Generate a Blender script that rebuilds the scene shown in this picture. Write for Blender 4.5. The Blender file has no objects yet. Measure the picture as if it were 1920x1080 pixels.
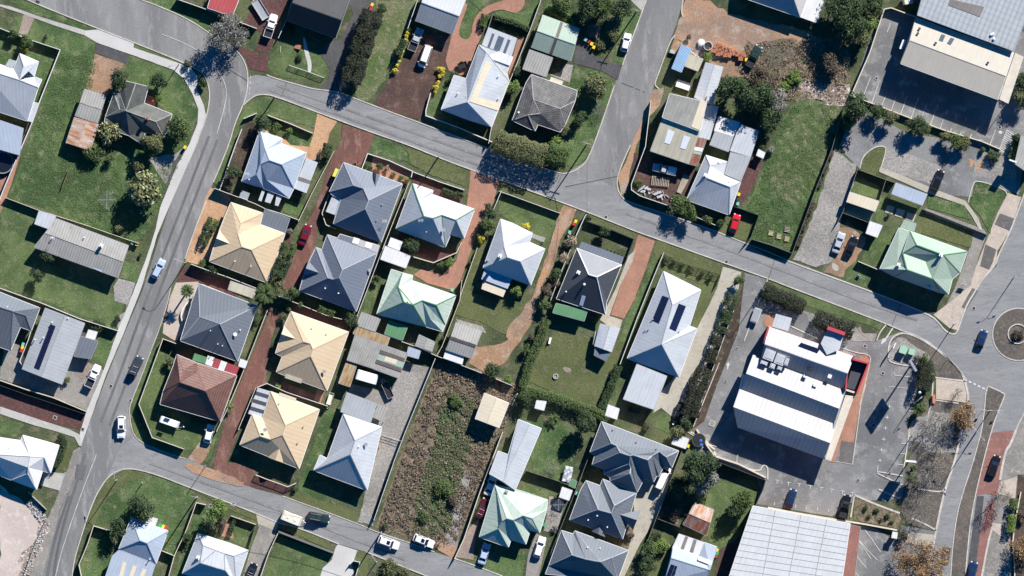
import bpy, bmesh, math, random
import numpy as np
from mathutils import Vector
random.seed(7); rng = np.random.default_rng(7)
SC = bpy.context.scene; COL = SC.collection
# ---------------------------------------------------------------- camera, sky, sun, exposure
S = 0.115                                   # metres per photo pixel
cd = bpy.data.cameras.new('camera'); cam = bpy.data.objects.new('camera', cd); COL.objects.link(cam)
CAM_H = 1600.0
cam.location = (0, 0, CAM_H); cam.rotation_euler = (0, 0, 0)
cd.sensor_width = 36; cd.lens = 36 * CAM_H / (1920 * S); cd.clip_start = 10; cd.clip_end = 6000
SC.camera = cam
SUN_EL, SUN_AZ = math.radians(33), math.radians(33.5)      # azimuth east of north (picture up)
wd = bpy.data.worlds.new('World'); SC.world = wd; wd.use_nodes = True
nt = wd.node_tree; bg = nt.nodes['Background']
sky = nt.nodes.new('ShaderNodeTexSky'); sky.sky_type = 'NISHITA'; sky.sun_disc = False
sky.air_density = .75; sky.ozone_density = 6; sky.dust_density = .3; sky.sun_elevation = SUN_EL; sky.sun_rotation = SUN_AZ
hs = nt.nodes.new('ShaderNodeHueSaturation'); hs.inputs['Saturation'].default_value = 2.0
nt.links.new(sky.outputs[0], hs.inputs['Color']); nt.links.new(hs.outputs[0], bg.inputs[0]); bg.inputs[1].default_value = 0.07
ld = bpy.data.lights.new('sun', 'SUN'); ld.energy = 5.0; ld.angle = math.radians(0.5); ld.color = (1, .97, .925)
sun = bpy.data.objects.new('sun', ld); COL.objects.link(sun)
sd = Vector((math.sin(SUN_AZ)*math.cos(SUN_EL), math.cos(SUN_AZ)*math.cos(SUN_EL), math.sin(SUN_EL)))
sun.rotation_euler = sd.to_track_quat('Z', 'Y').to_euler(); sun.location = sd*200
SC.view_settings.view_transform = 'Standard'; SC.view_settings.look = 'None'
SC.view_settings.exposure = 0.72; SC.view_settings.gamma = 1
SC.cycles.max_bounces = 4
# ---------------------------------------------------------------- coordinates: photo pixels -> metres
FR = [0, 0, 1]
def at(x=0, y=0, s=1): FR[:] = [x, y, s]
def W(tx, ty): return ((FR[0]+tx/FR[2]-960)*S, -(FR[1]+ty/FR[2]-540)*S)
def P(s):
    out = []
    for t in s.split():
        h = None
        if ':' in t: t, h = t.split(':'); h = float(h)
        x, y = t.split(','); x, y = W(float(x), float(y)); out.append((x, y, h))
    return out
# ---------------------------------------------------------------- materials
MATS = {}
def node(nt, t, **k):
    n = nt.nodes.new(t)
    for a, b in k.items(): setattr(n, a, b)
    return n
def newmat(name):
    m = bpy.data.materials.new(name); m.use_nodes = True; MATS[name] = m
    return m, m.node_tree, m.node_tree.nodes['Principled BSDF']
def setf(n, i, v): n.inputs[i].default_value = v
def mixc(nt, fac, a, b, mode='MIX'):
    n = node(nt, 'ShaderNodeMix', data_type='RGBA', blend_type=mode)
    for i, v in ((0, fac), (6, a), (7, b)):
        if hasattr(v, 'links'): nt.links.new(v, n.inputs[i])
        else: n.inputs[i].default_value = v if i == 0 else (*v, 1)
    return n.outputs[2]
def noise(nt, vec, scale, detail=4, rough=.6):
    n = node(nt, 'ShaderNodeTexNoise'); setf(n, 'Scale', scale); setf(n, 'Detail', detail); setf(n, 'Roughness', rough)
    nt.links.new(vec, n.inputs['Vector']); return n.outputs['Fac']
def ramp(nt, fac, a, b):
    n = node(nt, 'ShaderNodeMapRange'); setf(n, 1, a); setf(n, 2, b); nt.links.new(fac, n.inputs[0]); return n.outputs[0]
def groundmat(name, c1, c2, c3=None, big=.12, mid=.9, fine=3.0, fam=.35, bump=.3, rough=.95, ang=None, stretch=1, cut=(.42, .6), cut3=(.52, .66)):
    """two or three colours in soft patches, speckled at leaf / gravel size"""
    m, nt, b = newmat(name)
    g = node(nt, 'ShaderNodeNewGeometry'); v = g.outputs['Position']
    if ang is not None:
        mp = node(nt, 'ShaderNodeMapping'); mp.inputs['Rotation'].default_value = (0, 0, math.radians(ang)); mp.inputs['Scale'].default_value = (1, 1/stretch, 1)
        nt.links.new(v, mp.inputs[0]); v2 = mp.outputs[0]
    else: v2 = v
    c = mixc(nt, ramp(nt, noise(nt, v2, big, 5), *cut), c1, c2)
    if c3: c = mixc(nt, ramp(nt, noise(nt, v2, mid, 5, .7), *cut3), c, c3)
    f = noise(nt, v, fine, 3, .8)
    k = node(nt, 'ShaderNodeMapRange'); setf(k, 1, .3); setf(k, 2, .7); setf(k, 3, 1-fam); setf(k, 4, 1+fam); nt.links.new(f, k.inputs[0])
    cc = node(nt, 'ShaderNodeVectorMath', operation='SCALE'); nt.links.new(c, cc.inputs[0]); nt.links.new(k.outputs[0], cc.inputs['Scale'])
    nt.links.new(cc.outputs[0], b.inputs['Base Color']); setf(b, 'Roughness', rough); setf(b, 'Specular IOR Level', .2)
    if bump:
        bp = node(nt, 'ShaderNodeBump'); setf(bp, 'Strength', bump); setf(bp, 'Distance', .12)
        nt.links.new(f, bp.inputs['Height']); nt.links.new(bp.outputs[0], b.inputs['Normal'])
    return m
def plain(name, col, rough=.5, metal=0, var=.12, sc=1.2, spec=.5, emit=None):
    m, nt, b = newmat(name)
    g = node(nt, 'ShaderNodeNewGeometry')
    k = node(nt, 'ShaderNodeMapRange'); setf(k, 1, .3); setf(k, 2, .7); setf(k, 3, 1-var); setf(k, 4, 1+var)
    nt.links.new(noise(nt, g.outputs['Position'], sc), k.inputs[0])
    cc = node(nt, 'ShaderNodeVectorMath', operation='SCALE'); cc.inputs[0].default_value = col; nt.links.new(k.outputs[0], cc.inputs['Scale'])
    nt.links.new(cc.outputs[0], b.inputs['Base Color'])
    setf(b, 'Roughness', rough); setf(b, 'Metallic', metal); setf(b, 'Specular IOR Level', spec)
    return m
def roofmat(name, col, rib=.76, ribd=.12, lap=0, lapd=.1, rust=None, rustcut=(.5, .62), rough=.55, dirt=.15, bump=.5, spec=.3, dsc=.35):
    """sheet metal with ribs running down the slope (UV v), or tiles when lap > 0"""
    m, nt, b = newmat(name)
    uv = node(nt, 'ShaderNodeUVMap'); uv.uv_map = 'UVMap'
    sp = node(nt, 'ShaderNodeSeparateXYZ'); nt.links.new(uv.outputs[0], sp.inputs[0])
    def saw(o, per):
        d = node(nt, 'ShaderNodeMath', operation='MULTIPLY'); setf(d, 1, 2*math.pi/per); nt.links.new(o, d.inputs[0])
        s = node(nt, 'ShaderNodeMath', operation='SINE'); nt.links.new(d.outputs[0], s.inputs[0])
        r = node(nt, 'ShaderNodeMapRange'); setf(r, 1, .2); setf(r, 2, 1); nt.links.new(s.outputs[0], r.inputs[0]); return r.outputs[0]
    g = node(nt, 'ShaderNodeNewGeometry')
    n1 = noise(nt, g.outputs['Position'], dsc, 5, .65)
    k = node(nt, 'ShaderNodeMapRange'); setf(k, 1, .3); setf(k, 2, .7); setf(k, 3, 1-dirt); setf(k, 4, 1+dirt*.6); nt.links.new(n1, k.inputs[0])
    n2 = noise(nt, g.outputs['Position'], 3.5, 2, .7)
    mq = node(nt, 'ShaderNodeMapping'); mq.inputs['Scale'].default_value = (2.2, .22, 1); nt.links.new(uv.outputs[0], mq.inputs[0]); n2 = noise(nt, mq.outputs[0], 1.0, 5, .75)
    k2 = node(nt, 'ShaderNodeMapRange'); setf(k2, 1, .3); setf(k2, 2, .7); setf(k2, 3, 1-.07-dirt*.5); setf(k2, 4, 1.05); nt.links.new(n2, k2.inputs[0])
    mu = node(nt, 'ShaderNodeMath', operation='MULTIPLY'); nt.links.new(k.outputs[0], mu.inputs[0]); nt.links.new(k2.outputs[0], mu.inputs[1])
    s1 = saw(sp.outputs[0], rib)
    q = node(nt, 'ShaderNodeMath', operation='MULTIPLY_ADD'); setf(q, 1, -ribd); setf(q, 2, 1); nt.links.new(s1, q.inputs[0])
    mu2 = node(nt, 'ShaderNodeMath', operation='MULTIPLY'); nt.links.new(mu.outputs[0], mu2.inputs[0]); nt.links.new(q.outputs[0], mu2.inputs[1])
    fac = mu2.outputs[0]
    if lap:
        s2 = saw(sp.outputs[1], lap)
        q2 = node(nt, 'ShaderNodeMath', operation='MULTIPLY_ADD'); setf(q2, 1, -lapd); setf(q2, 2, 1); nt.links.new(s2, q2.inputs[0])
        m3 = node(nt, 'ShaderNodeMath', operation='MULTIPLY'); nt.links.new(fac, m3.inputs[0]); nt.links.new(q2.outputs[0], m3.inputs[1]); fac = m3.outputs[0]
    c = col
    if rust:
        mp = node(nt, 'ShaderNodeMapping'); mp.inputs['Scale'].default_value = (1.6, .35, 1); nt.links.new(uv.outputs[0], mp.inputs[0])
        c = mixc(nt, ramp(nt, noise(nt, mp.outputs[0], .8, 4, .7), *rustcut), col, rust)
    cc = node(nt, 'ShaderNodeVectorMath', operation='SCALE')
    if hasattr(c, 'links'): nt.links.new(c, cc.inputs[0])
    else: cc.inputs[0].default_value = c
    nt.links.new(fac, cc.inputs['Scale']); nt.links.new(cc.outputs[0], b.inputs['Base Color'])
    setf(b, 'Roughness', rough); setf(b, 'Specular IOR Level', spec)
    return m
# ground and paving
groundmat('grass', (.056, .072, .034), (.105, .122, .058), (.150, .135, .088), big=.10, mid=.35, fam=.5, bump=.8)
groundmat('lush', (.050, .088, .032), (.100, .148, .054), (.170, .182, .095), big=.11, mid=.4, fam=.5, bump=.9)
groundmat('lawn', (.066, .100, .038), (.110, .148, .056), (.155, .165, .086), big=.2, mid=.6, fam=.4, bump=.5)
groundmat('drylawn', (.110, .125, .050), (.085, .100, .040), (.150, .140, .080), big=.15, mid=.6, fam=.4, bump=.5)
groundmat('wildgrass', (.085, .125, .042), (.150, .160, .080), (.230, .205, .140), big=.12, mid=.8, fam=.5, bump=.9)
groundmat('scrub', (.200, .150, .105), (.130, .110, .070), (.075, .095, .040), big=.10, mid=.25, fine=1.6, fam=.7, bump=1.0, cut3=(.56, .66))
groundmat('mulch', (.085, .060, .045), (.050, .040, .030), (.140, .110, .085), fine=4, fam=.5)
groundmat('dirt', (.330, .200, .120), (.240, .160, .105), (.400, .300, .220), big=.12, mid=.4, fam=.3)
groundmat('orangedirt', (.400, .235, .140), (.270, .185, .135), (.350, .280, .220), big=.10, mid=.3, fam=.3)
groundmat('redgravel', (.185, .088, .068), (.140, .070, .058), (.250, .150, .115), big=.12, mid=.4, fam=.3, ang=25, stretch=3)
groundmat('darkgravel', (.105, .062, .048), (.075, .048, .040), (.150, .100, .080), big=.15, mid=.5, fam=.4)
groundmat('orangepave', (.500, .310, .175), (.430, .260, .150), (.380, .220, .140), big=.3, mid=1.2, fam=.2, bump=.1)
groundmat('terracotta', (.390, .205, .140), (.330, .175, .120), (.290, .150, .110), big=.3, mid=1.5, fam=.22, bump=.1)
groundmat('maroonpave', (.115, .055, .050), (.085, .045, .042), (.150, .080, .070), big=.3, mid=1.5, fam=.2, bump=.1)
groundmat('concrete', (.430, .410, .370), (.370, .350, .315), (.480, .460, .420), big=.2, mid=1, fam=.1, bump=.05)
groundmat('newconcrete', (.530, .510, .475), (.470, .452, .420), (.50, .475, .44), big=.15, mid=1, fam=.07, bump=.03)
groundmat('creamconcrete', (.430, .395, .325), (.390, .350, .280), (.330, .300, .245), big=.2, mid=1, fam=.12, bump=.05)
groundmat('oldconcrete', (.270, .250, .220), (.210, .195, .175), (.330, .300, .260), big=.15, mid=.8, fam=.25, bump=.1)
groundmat('asphalt', (.180, .176, .170), (.240, .234, .224), (.285, .276, .262), big=.09, mid=.5, fam=.13, bump=.1, ang=67, stretch=4)
groundmat('asphalt_diag', (.225, .223, .220), (.270, .265, .258), (.195, .193, .190), big=.07, mid=.35, fam=.12, bump=.1, ang=-68, stretch=.2)
groundmat('asphalt_lot', (.150, .149, .147), (.225, .222, .216), (.290, .282, .268), big=.08, mid=.3, fam=.2, bump=.15)
groundmat('asphalt_new', (.075, .074, .076), (.095, .092, .092), (.115, .11, .105), big=.2, mid=1, fam=.2, bump=.1)
groundmat('wheelmark', (.115, .113, .113), (.150, .147, .145), None, big=.15, fam=.15, bump=.1, ang=67, stretch=8)
groundmat('gravel', (.300, .280, .255), (.230, .215, .195), (.350, .320, .280), big=.15, mid=.6, fine=2.5, fam=.4, bump=.4)
groundmat('beigeearth', (.300, .265, .205), (.240, .215, .165), (.180, .180, .110), big=.12, mid=.6, fam=.25)
groundmat('whitesand', (.540, .450, .390), (.470, .390, .340), (.590, .520, .470), big=.1, mid=.5, fam=.12, bump=.2)
groundmat('rubble', (.360, .290, .240), (.240, .180, .140), (.520, .470, .440), big=.3, mid=1, fine=2, fam=.6, bump=1)
groundmat('brickpath', (.290, .225, .185), (.240, .190, .160), (.330, .260, .220), fam=.2, bump=.1)
groundmat('redshoulder', (.270, .130, .105), (.220, .110, .095), (.300, .17, .14), fam=.15, bump=.1, big=.2)
groundmat('medianbrown', (.135, .115, .095), (.100, .088, .075), (.170, .145, .120), fam=.35, bump=.3)
groundmat('blockpave', (.480, .400, .320), (.420, .350, .285), (.520, .450, .380), fam=.15, bump=.1, big=.3)
groundmat('greypave', (.150, .138, .128), (.120, .112, .105), (.18, .165, .15), fam=.25, bump=.1)
groundmat('kerb', (.520, .480, .420), (.440, .400, .350), (.600, .560, .500), fam=.12, bump=.05, big=.4)
groundmat('markpaint', (.58, .57, .54), (.46, .45, .43), (.34, .33, .32), big=.6, mid=2, fam=.12, bump=0, cut3=(.6, .72))
groundmat('ironcover', (.03, .03, .03), (.05, .05, .05), None, fam=.3)
# roofs
roofmat('r_white', (.68, .665, .64), ribd=.06, dirt=.06)
roofmat('r_cream', (.66, .57, .42), ribd=.06, dirt=.07)
roofmat('r_sand', (.60, .455, .29), ribd=.09, dirt=.05, rib=.9)
roofmat('r_zinc', (.38, .395, .40), ribd=.10, dirt=.10)
roofmat('r_paleblue', (.38, .43, .50), ribd=.08, dirt=.08)
roofmat('r_paleroof', (.50, .515, .53), ribd=.08, dirt=.10)
roofmat('r_bluegrey', (.165, .184, .222), ribd=.15, dirt=.06)
roofmat('r_slate', (.150, .166, .188), ribd=.15, dirt=.06)
roofmat('r_charcoal', (.068, .074, .085), ribd=.10, dirt=.10)
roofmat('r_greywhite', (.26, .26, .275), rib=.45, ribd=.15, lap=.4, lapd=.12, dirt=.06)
roofmat('r_green', (.33, .41, .325), ribd=.07, dirt=.08)
roofmat('r_paleg', (.46, .52, .45), ribd=.07, dirt=.08, rust=(.33, .47, .31), rustcut=(.45, .7))
roofmat('r_dkgreen', (.11, .25, .12), ribd=.08, dirt=.12)
roofmat('r_oldgrey', (.36, .345, .31), ribd=.25, dirt=.22, rib=.5)
roofmat('r_oldlight', (.38, .365, .33), ribd=.30, dirt=.15, rib=.6)
roofmat('r_rust', (.55, .47, .40), ribd=.15, rust=(.48, .20, .09), rustcut=(.42, .6), dirt=.2)
roofmat('r_rustdark', (.34, .30, .28), ribd=.15, rust=(.26, .09, .05), rustcut=(.35, .55), dirt=.2)
roofmat('r_rustyellow', (.42, .33, .20), ribd=.2, rust=(.36, .19, .07), rustcut=(.45, .6), dirt=.2)
roofmat('r_red', (.42, .085, .085), ribd=.15, dirt=.1)
roofmat('r_maroon', (.36, .06, .07), ribd=.1, dirt=.1)
roofmat('r_biggrey', (.40, .42, .43), rib=1.1, ribd=.22, lap=1.3, lapd=.1, dirt=.06)
roofmat('r_bigwhite', (.58, .58, .565), rib=1.0, ribd=.04, lap=0, dirt=.08)
roofmat('r_mac', (.43, .415, .40), ribd=.16, dirt=.10, rib=.9)
roofmat('r_drab', (.30, .29, .26), ribd=.08, dirt=.18, rib=.8, rust=(.48, .44, .34), rustcut=(.55, .75))
roofmat('r_shedcream', (.50, .46, .34), ribd=.10, dirt=.12, rib=1.6)
roofmat('r_beige', (.52, .47, .385), ribd=.02, dirt=.04)
roofmat('r_greyflat', (.48, .45, .44), ribd=.05, dirt=.06)
roofmat('r_tile_dark', (.125, .130, .115), rib=.33, ribd=.25, lap=.36, lapd=.35, dirt=.35, dsc=.8)
roofmat('r_tile_grey', (.185, .175, .165), rib=.33, ribd=.25, lap=.5, lapd=.45, dirt=.4, dsc=.8)
roofmat('r_tile_black', (.045, .045, .05), rib=.33, ribd=.2, lap=.5, lapd=.45, dirt=.2)
roofmat('r_tile_brown', (.215, .110, .085), rib=.33, ribd=.2, lap=.62, lapd=.5, dirt=.22, dsc=.9)
roofmat('r_stripe', (.42, .45, .49), rib=.76, ribd=.2, dirt=.1)
roofmat('r_bluesheet', (.30, .45, .62), rib=.45, ribd=.5, lap=.0, dirt=.1)
roofmat('r_translucent', (.72, .76, .82), ribd=.05, dirt=.06)
roofmat('r_dullstrip', (.22, .20, .18), ribd=.05, dirt=.2)
roofmat('r_brownstrip', (.13, .105, .095), ribd=.1, dirt=.2)
for n, c in dict(wallcream=(.55, .48, .36), wallbrick=(.32, .17, .11), wallwhite=(.7, .7, .68), wallgrey=(.35, .35, .35), walltin=(.4, .42, .42), walltan=(.6, .5, .36)).items():
    plain(n, c, .8, var=.08, sc=.6, spec=.2)
plain('trimwhite', (.78, .78, .76), .5, var=.05); plain('trimcream', (.66, .58, .43), .5, var=.05); plain('trimdark', (.06, .065, .075), .5, var=.05)
plain('trimgrey', (.30, .31, .32), .5, var=.05); plain('trimgreen', (.06, .22, .09), .5, var=.05)
plain('fencegrey', (.16, .155, .14), .7, var=.12); plain('fencecream', (.60, .53, .42), .7, var=.1); plain('fencewhite', (.66, .64, .60), .6, var=.08)
plain('fencedark', (.045, .05, .05), .6); plain('fencegreen', (.10, .16, .11), .6); plain('timber', (.17, .12, .08), .8, var=.3); plain('paletimber', (.42, .36, .28), .8, var=.3)
plain('steel', (.42, .43, .44), .35, .7); plain('galv', (.55, .56, .57), .45, .3); plain('blacksteel', (.02, .02, .022), .5)
plain('solar', (.012, .016, .045), .15, 0, var=.1, spec=.6); plain('glass', (.012, .016, .022), .06, 0, var=.02, spec=.8)
plain('skylight', (.10, .12, .15), .2); plain('rubber', (.015, .015, .016), .8); plain('terrac', (.45, .18, .10), .8)
plain('bark', (.15, .12, .095), .9, var=.25, sc=5); plain('palebark', (.30, .27, .24), .9, var=.25, sc=5); plain('twig', (.21, .18, .155), .9)
for n, c, r in (('p_white', (.80, .80, .80), .18), ('p_silver', (.42, .44, .46), .22), ('p_bluesilver', (.42, .50, .66), .22), ('p_red', (.55, .02, .03), .15),
             ('p_maroon', (.16, .012, .02), .15), ('p_darkred', (.10, .01, .014), .15), ('p_black', (.012, .013, .016), .12), ('p_navy', (.012, .030, .085), .15),
             ('p_slate', (.035, .045, .06), .2), ('p_grey', (.12, .13, .14), .2), ('p_green', (.02, .045, .04), .2), ('p_cream', (.72, .66, .52), .25),
             ('b_green', (.03, .35, .16), .45), ('b_yellow', (.80, .55, .03), .45), ('b_red', (.55, .03, .03), .45), ('b_teal', (.14, .50, .38), .45),
             ('b_body', (.03, .05, .04), .55), ('redpaint', (.46, .06, .07), .5), ('lamp', (.75, .75, .72), .3), ('amber', (.6, .2, .02), .3), ('tailred', (.35, .01, .01), .3),
             ('bluetarp', (.03, .15, .5), .5), ('whiteplastic', (.8, .8, .8), .35), ('greenmetal', (.30, .50, .36), .5), ('shadecloth', (.10, .17, .13), .8), ('yellowplastic', (.75, .70, .12), .4), ('lightyellow', (.82, .76, .52), .5)):
    plain(n, c, r, var=.03)
def leafmat(name, a, b, c):
    m, nt, bs = newmat(name)
    g = node(nt, 'ShaderNodeNewGeometry')
    r = node(nt, 'ShaderNodeValToRGB'); e = r.color_ramp.elements
    e[0].position = 0; e[0].color = (*a, 1); e[1].position = 1; e[1].color = (*c, 1); x = e.new(.6); x.color = (*b, 1)
    nt.links.new(g.outputs['Random Per Island'], r.inputs[0]); nt.links.new(r.outputs[0], bs.inputs['Base Color'])
    setf(bs, 'Roughness', .75); setf(bs, 'Specular IOR Level', .2)
leafmat('l_dark', (.022, .040, .018), (.045, .070, .028), (.085, .115, .050))
leafmat('l_mid', (.040, .065, .022), (.075, .110, .035), (.130, .170, .060))
leafmat('l_bright', (.070, .120, .025), (.120, .180, .040), (.200, .260, .080))
leafmat('l_olive', (.060, .070, .030), (.110, .120, .050), (.190, .190, .090))
leafmat('l_yellow', (.35, .28, .02), (.60, .50, .05), (.80, .70, .12))
leafmat('l_brown', (.050, .038, .030), (.095, .075, .050), (.150, .125, .085))
leafmat('l_orange', (.12, .08, .05), (.27, .16, .08), (.46, .30, .14))
leafmat('l_palm', (.045, .055, .02), (.16, .17, .07), (.42, .41, .22))
leafmat('l_grey', (.10, .10, .085), (.19, .18, .155), (.30, .285, .25))
leafmat('l_pink', (.10, .09, .04), (.30, .22, .15), (.55, .42, .33))
leafmat('l_straw', (.10, .075, .05), (.20, .155, .105), (.35, .28, .21))
leafmat('l_white', (.28, .25, .23), (.45, .41, .38), (.68, .65, .62))
leafmat('l_grass', (.050, .095, .030), (.090, .145, .048), (.150, .185, .085))
leafmat('l_darkhedge', (.018, .022, .014), (.035, .042, .024), (.075, .075, .045))
# ---------------------------------------------------------------- objects
def link(name, data, parent=None):
    o = bpy.data.objects.new(name, data); COL.objects.link(o)
    if parent: o.parent = parent
    return o
def tag(o, label, cat, group=None, kind=None):
    if label: o['label'] = label
    if cat: o['category'] = cat
    if group: o['group'] = group
    if kind: o['kind'] = kind
    return o
def empty(name, x, y, z=0, rz=0):
    o = link(name, None); o.location = (x, y, z); o.rotation_euler = (0, 0, rz); o.empty_display_size = .3; return o
class MB:
    def __init__(s): s.v = []; s.f = []; s.mi = []
    def poly(s, pts, mi=0):
        b = len(s.v); s.v += [tuple(p) for p in pts]; s.f.append(tuple(range(b, b+len(pts)))); s.mi.append(mi)
    def box(s, c, d, rz=0, mi=0, taper=1):
        cx, cy, cz = c; hx, hy, hz = d[0]/2, d[1]/2, d[2]/2; b = len(s.v); co, si = math.cos(rz), math.sin(rz)
        for z in (-1, 1):
            t = taper if z > 0 else 1
            for x, y in ((-1, -1), (1, -1), (1, 1), (-1, 1)):
                X, Y = x*hx*t, y*hy*t
                s.v.append((cx+X*co-Y*si, cy+X*si+Y*co, cz+z*hz))
        for f in ((3, 2, 1, 0), (4, 5, 6, 7), (0, 1, 5, 4), (1, 2, 6, 5), (2, 3, 7, 6), (3, 0, 4, 7)):
            s.f.append(tuple(b+i for i in f)); s.mi.append(mi)
    def tube(s, a, b_, r0, r1=None, n=8, mi=0, cap=True):
        r1 = r0 if r1 is None else r1
        a, b_ = Vector(a), Vector(b_); d = (b_-a).normalized()
        u = d.orthogonal().normalized(); w = d.cross(u); b = len(s.v)
        for p, r in ((a, r0), (b_, r1)):
            for i in range(n):
                t = 2*math.pi*i/n; s.v.append(tuple(p+(u*math.cos(t)+w*math.sin(t))*r))
        for i in range(n):
            j = (i+1) % n; s.f.append((b+i, b+j, b+n+j, b+n+i)); s.mi.append(mi)
        if cap:
            s.f.append(tuple(b+n+i for i in range(n))); s.mi.append(mi); s.f.append(tuple(b+n-1-i for i in range(n))); s.mi.append(mi)
    def lathe(s, c, prof, n=16, mi=0, cap=True):
        b = len(s.v); k = len(prof)
        for r, z in prof:
            for i in range(n):
                t = 2*math.pi*i/n; s.v.append((c[0]+r*math.cos(t), c[1]+r*math.sin(t), c[2]+z))
        for q in range(k-1):
            for i in range(n):
                j = (i+1) % n; s.f.append((b+q*n+i, b+q*n+j, b+(q+1)*n+j, b+(q+1)*n+i)); s.mi.append(mi)
        if cap: s.f.append(tuple(b+(k-1)*n+i for i in range(n))); s.mi.append(mi)
    def prism(s, pts, z0, z1, mi=0):
        """pts counter-clockwise; z1 may be a list"""
        n = len(pts); b = len(s.v)
        zt = z1 if isinstance(z1, (list, tuple)) else [z1]*n; zb = z0 if isinstance(z0, (list, tuple)) else [z0]*n
        s.v += [(p[0], p[1], zb[i]) for i, p in enumerate(pts)] + [(p[0], p[1], zt[i]) for i, p in enumerate(pts)]
        s.f.append(tuple(b+n+i for i in range(n))); s.mi.append(mi); s.f.append(tuple(b+n-1-i for i in range(n))); s.mi.append(mi)
        for i in range(n):
            j = (i+1) % n; s.f.append((b+i, b+j, b+n+j, b+n+i)); s.mi.append(mi)
    def build(s, name, mats, parent=None, off=(0, 0, 0), smooth=False):
        me = bpy.data.meshes.new(name)
        me.from_pydata([(x-off[0], y-off[1], z-off[2]) for x, y, z in s.v], [], s.f)
        for m in ([mats] if isinstance(mats, str) else mats): me.materials.append(MATS[m])
        if any(s.mi): me.polygons.foreach_set('material_index', s.mi)
        if smooth: me.polygons.foreach_set('use_smooth', [True]*len(s.f))
        me.update(); return link(name, me, parent)
def area2(p): return sum(p[i][0]*p[(i+1) % len(p)][1]-p[(i+1) % len(p)][0]*p[i][1] for i in range(len(p)))
def ccw(p): return list(p) if area2(p) > 0 else list(reversed(p))
def inset(p, d):
    p = ccw(p); n = len(p); out = []
    for i in range(n):
        a, b, c = Vector(p[i-1][:2]), Vector(p[i][:2]), Vector(p[(i+1) % n][:2])
        e1, e2 = (b-a).normalized(), (c-b).normalized(); n1, n2 = Vector((-e1.y, e1.x)), Vector((-e2.y, e2.x))
        m = n1+n2; m = m/max(m.length_squared, .35)*1.0*2*.5*2 if m.length > .1 else n1
        k = 2/max((n1+n2).length_squared, .7); v = b+(n1+n2)*d*k/1.0*.5*1.0*1.0 if False else b+(n1+n2)*(d/(1+max(n1.dot(n2), -.5)))
        out.append((v.x, v.y))
    return out
def centre(p): return sum(q[0] for q in p)/len(p), sum(q[1] for q in p)/len(p)
LAYER = dict(lo=.02, mid=.04, road=.06, path=.08, mark=.10, top=.12)
patchn = [0]
def patch(name, mat, s, layer='mid', smooth=0, kind='structure', wob=0):
    p = [q[:2] for q in P(s)]
    for _ in range(smooth):
        p = [((a[0]*(1-t)+b[0]*t), (a[1]*(1-t)+b[1]*t)) for a, b in zip(p, p[1:]+p[:1]) for t in (.25, .75)]
    if wob:
        q = []
        for a, b in zip(p, p[1:]+p[:1]):
            L = math.dist(a, b); n = max(1, int(L/1.2))
            for i in range(n):
                t = i/n; q.append((a[0]+(b[0]-a[0])*t+random.uniform(-wob, wob), a[1]+(b[1]-a[1])*t+random.uniform(-wob, wob)))
        p = q
    patchn[0] += 1
    z = LAYER[layer]+(patchn[0] % 40)*.0004
    m = MB(); m.poly([(x, y, z) for x, y in ccw(p)])
    o = m.build(name, mat); o['kind'] = kind; return o
def line_mb(m, p, w, z0, z1, closed=False, mi=0):
    """mitred strip along a polyline"""
    n = len(p); L = []; R = []
    for i in range(n):
        a = Vector(p[i-1][:2]) if (i or closed) else None; b = Vector(p[i][:2]); c = Vector(p[(i+1) % n][:2]) if (i < n-1 or closed) else None
        d1 = (b-a).normalized() if a is not None and (b-a).length > 1e-6 else None; d2 = (c-b).normalized() if c is not None and (c-b).length > 1e-6 else d1
        d1 = d1 or d2; nn = Vector((-d1.y, d1.x)) + Vector((-d2.y, d2.x)); nn = nn/max(.5, nn.length_squared)*2*(w/2)
        L.append(b+nn); R.append(b-nn)
    rng_ = range(n if closed else n-1); b0 = len(m.v)
    for i in range(n): m.v += [(L[i].x, L[i].y, z0), (R[i].x, R[i].y, z0), (R[i].x, R[i].y, z1), (L[i].x, L[i].y, z1)]
    for i in rng_:
        j = (i+1) % n; A, B = b0+4*i, b0+4*j
        for q, r in ((0, 1), (1, 2), (2, 3), (3, 0)): m.f.append((A+r, A+q, B+q, B+r)); m.mi.append(mi)
    if not closed:
        for A, o in ((b0, 1), (b0+4*(n-1), -1)): m.f.append((A, A+1, A+2, A+3)[::o]); m.mi.append(mi)
def smoothline(p, k=2):
    for _ in range(k):
        q = [p[0]]
        for a, b in zip(p, p[1:]): q += [tuple(a[i]*(1-t)+b[i]*t for i in (0, 1)) for t in (.25, .75)]
        p = q+[p[-1]]
    return p
def kerb(s, w=.22, h=.15, mat='kerb', name='kerb', sm=2):
    m = MB(); line_mb(m, smoothline([q[:2] for q in P(s)], sm), w, 0, h); o = m.build(name, mat); o['kind'] = 'structure'; return o
def mark(s, w=.12, mat='markpaint', name='road_marking', sm=0, dash=None):
    p = smoothline([q[:2] for q in P(s)], sm); m = MB()
    patchn[0] += 1; z = LAYER['mark']+(patchn[0] % 40)*.0004
    segs = [p]
    if dash:
        segs = []; a, b = Vector(p[0]), Vector(p[-1]); L = (b-a).length; t = 0
        while t < L: segs.append([tuple(a.lerp(b, t/L)), tuple(a.lerp(b, min(1, (t+dash[0])/L)))]); t += sum(dash)
    for g in segs:
        for i in range(1):
            n = len(g); L_ = []; R_ = []
            for k in range(n):
                d = (Vector(g[min(k+1, n-1)])-Vector(g[max(k-1, 0)])).normalized(); nn = Vector((-d.y, d.x))*w/2
                L_.append(Vector(g[k])+nn); R_.append(Vector(g[k])-nn)
            for k in range(n-1): m.poly([(*R_[k], z), (*R_[k+1], z), (*L_[k+1], z), (*L_[k], z)])
    o = m.build(name, mat); o['kind'] = 'structure'; return o
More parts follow.
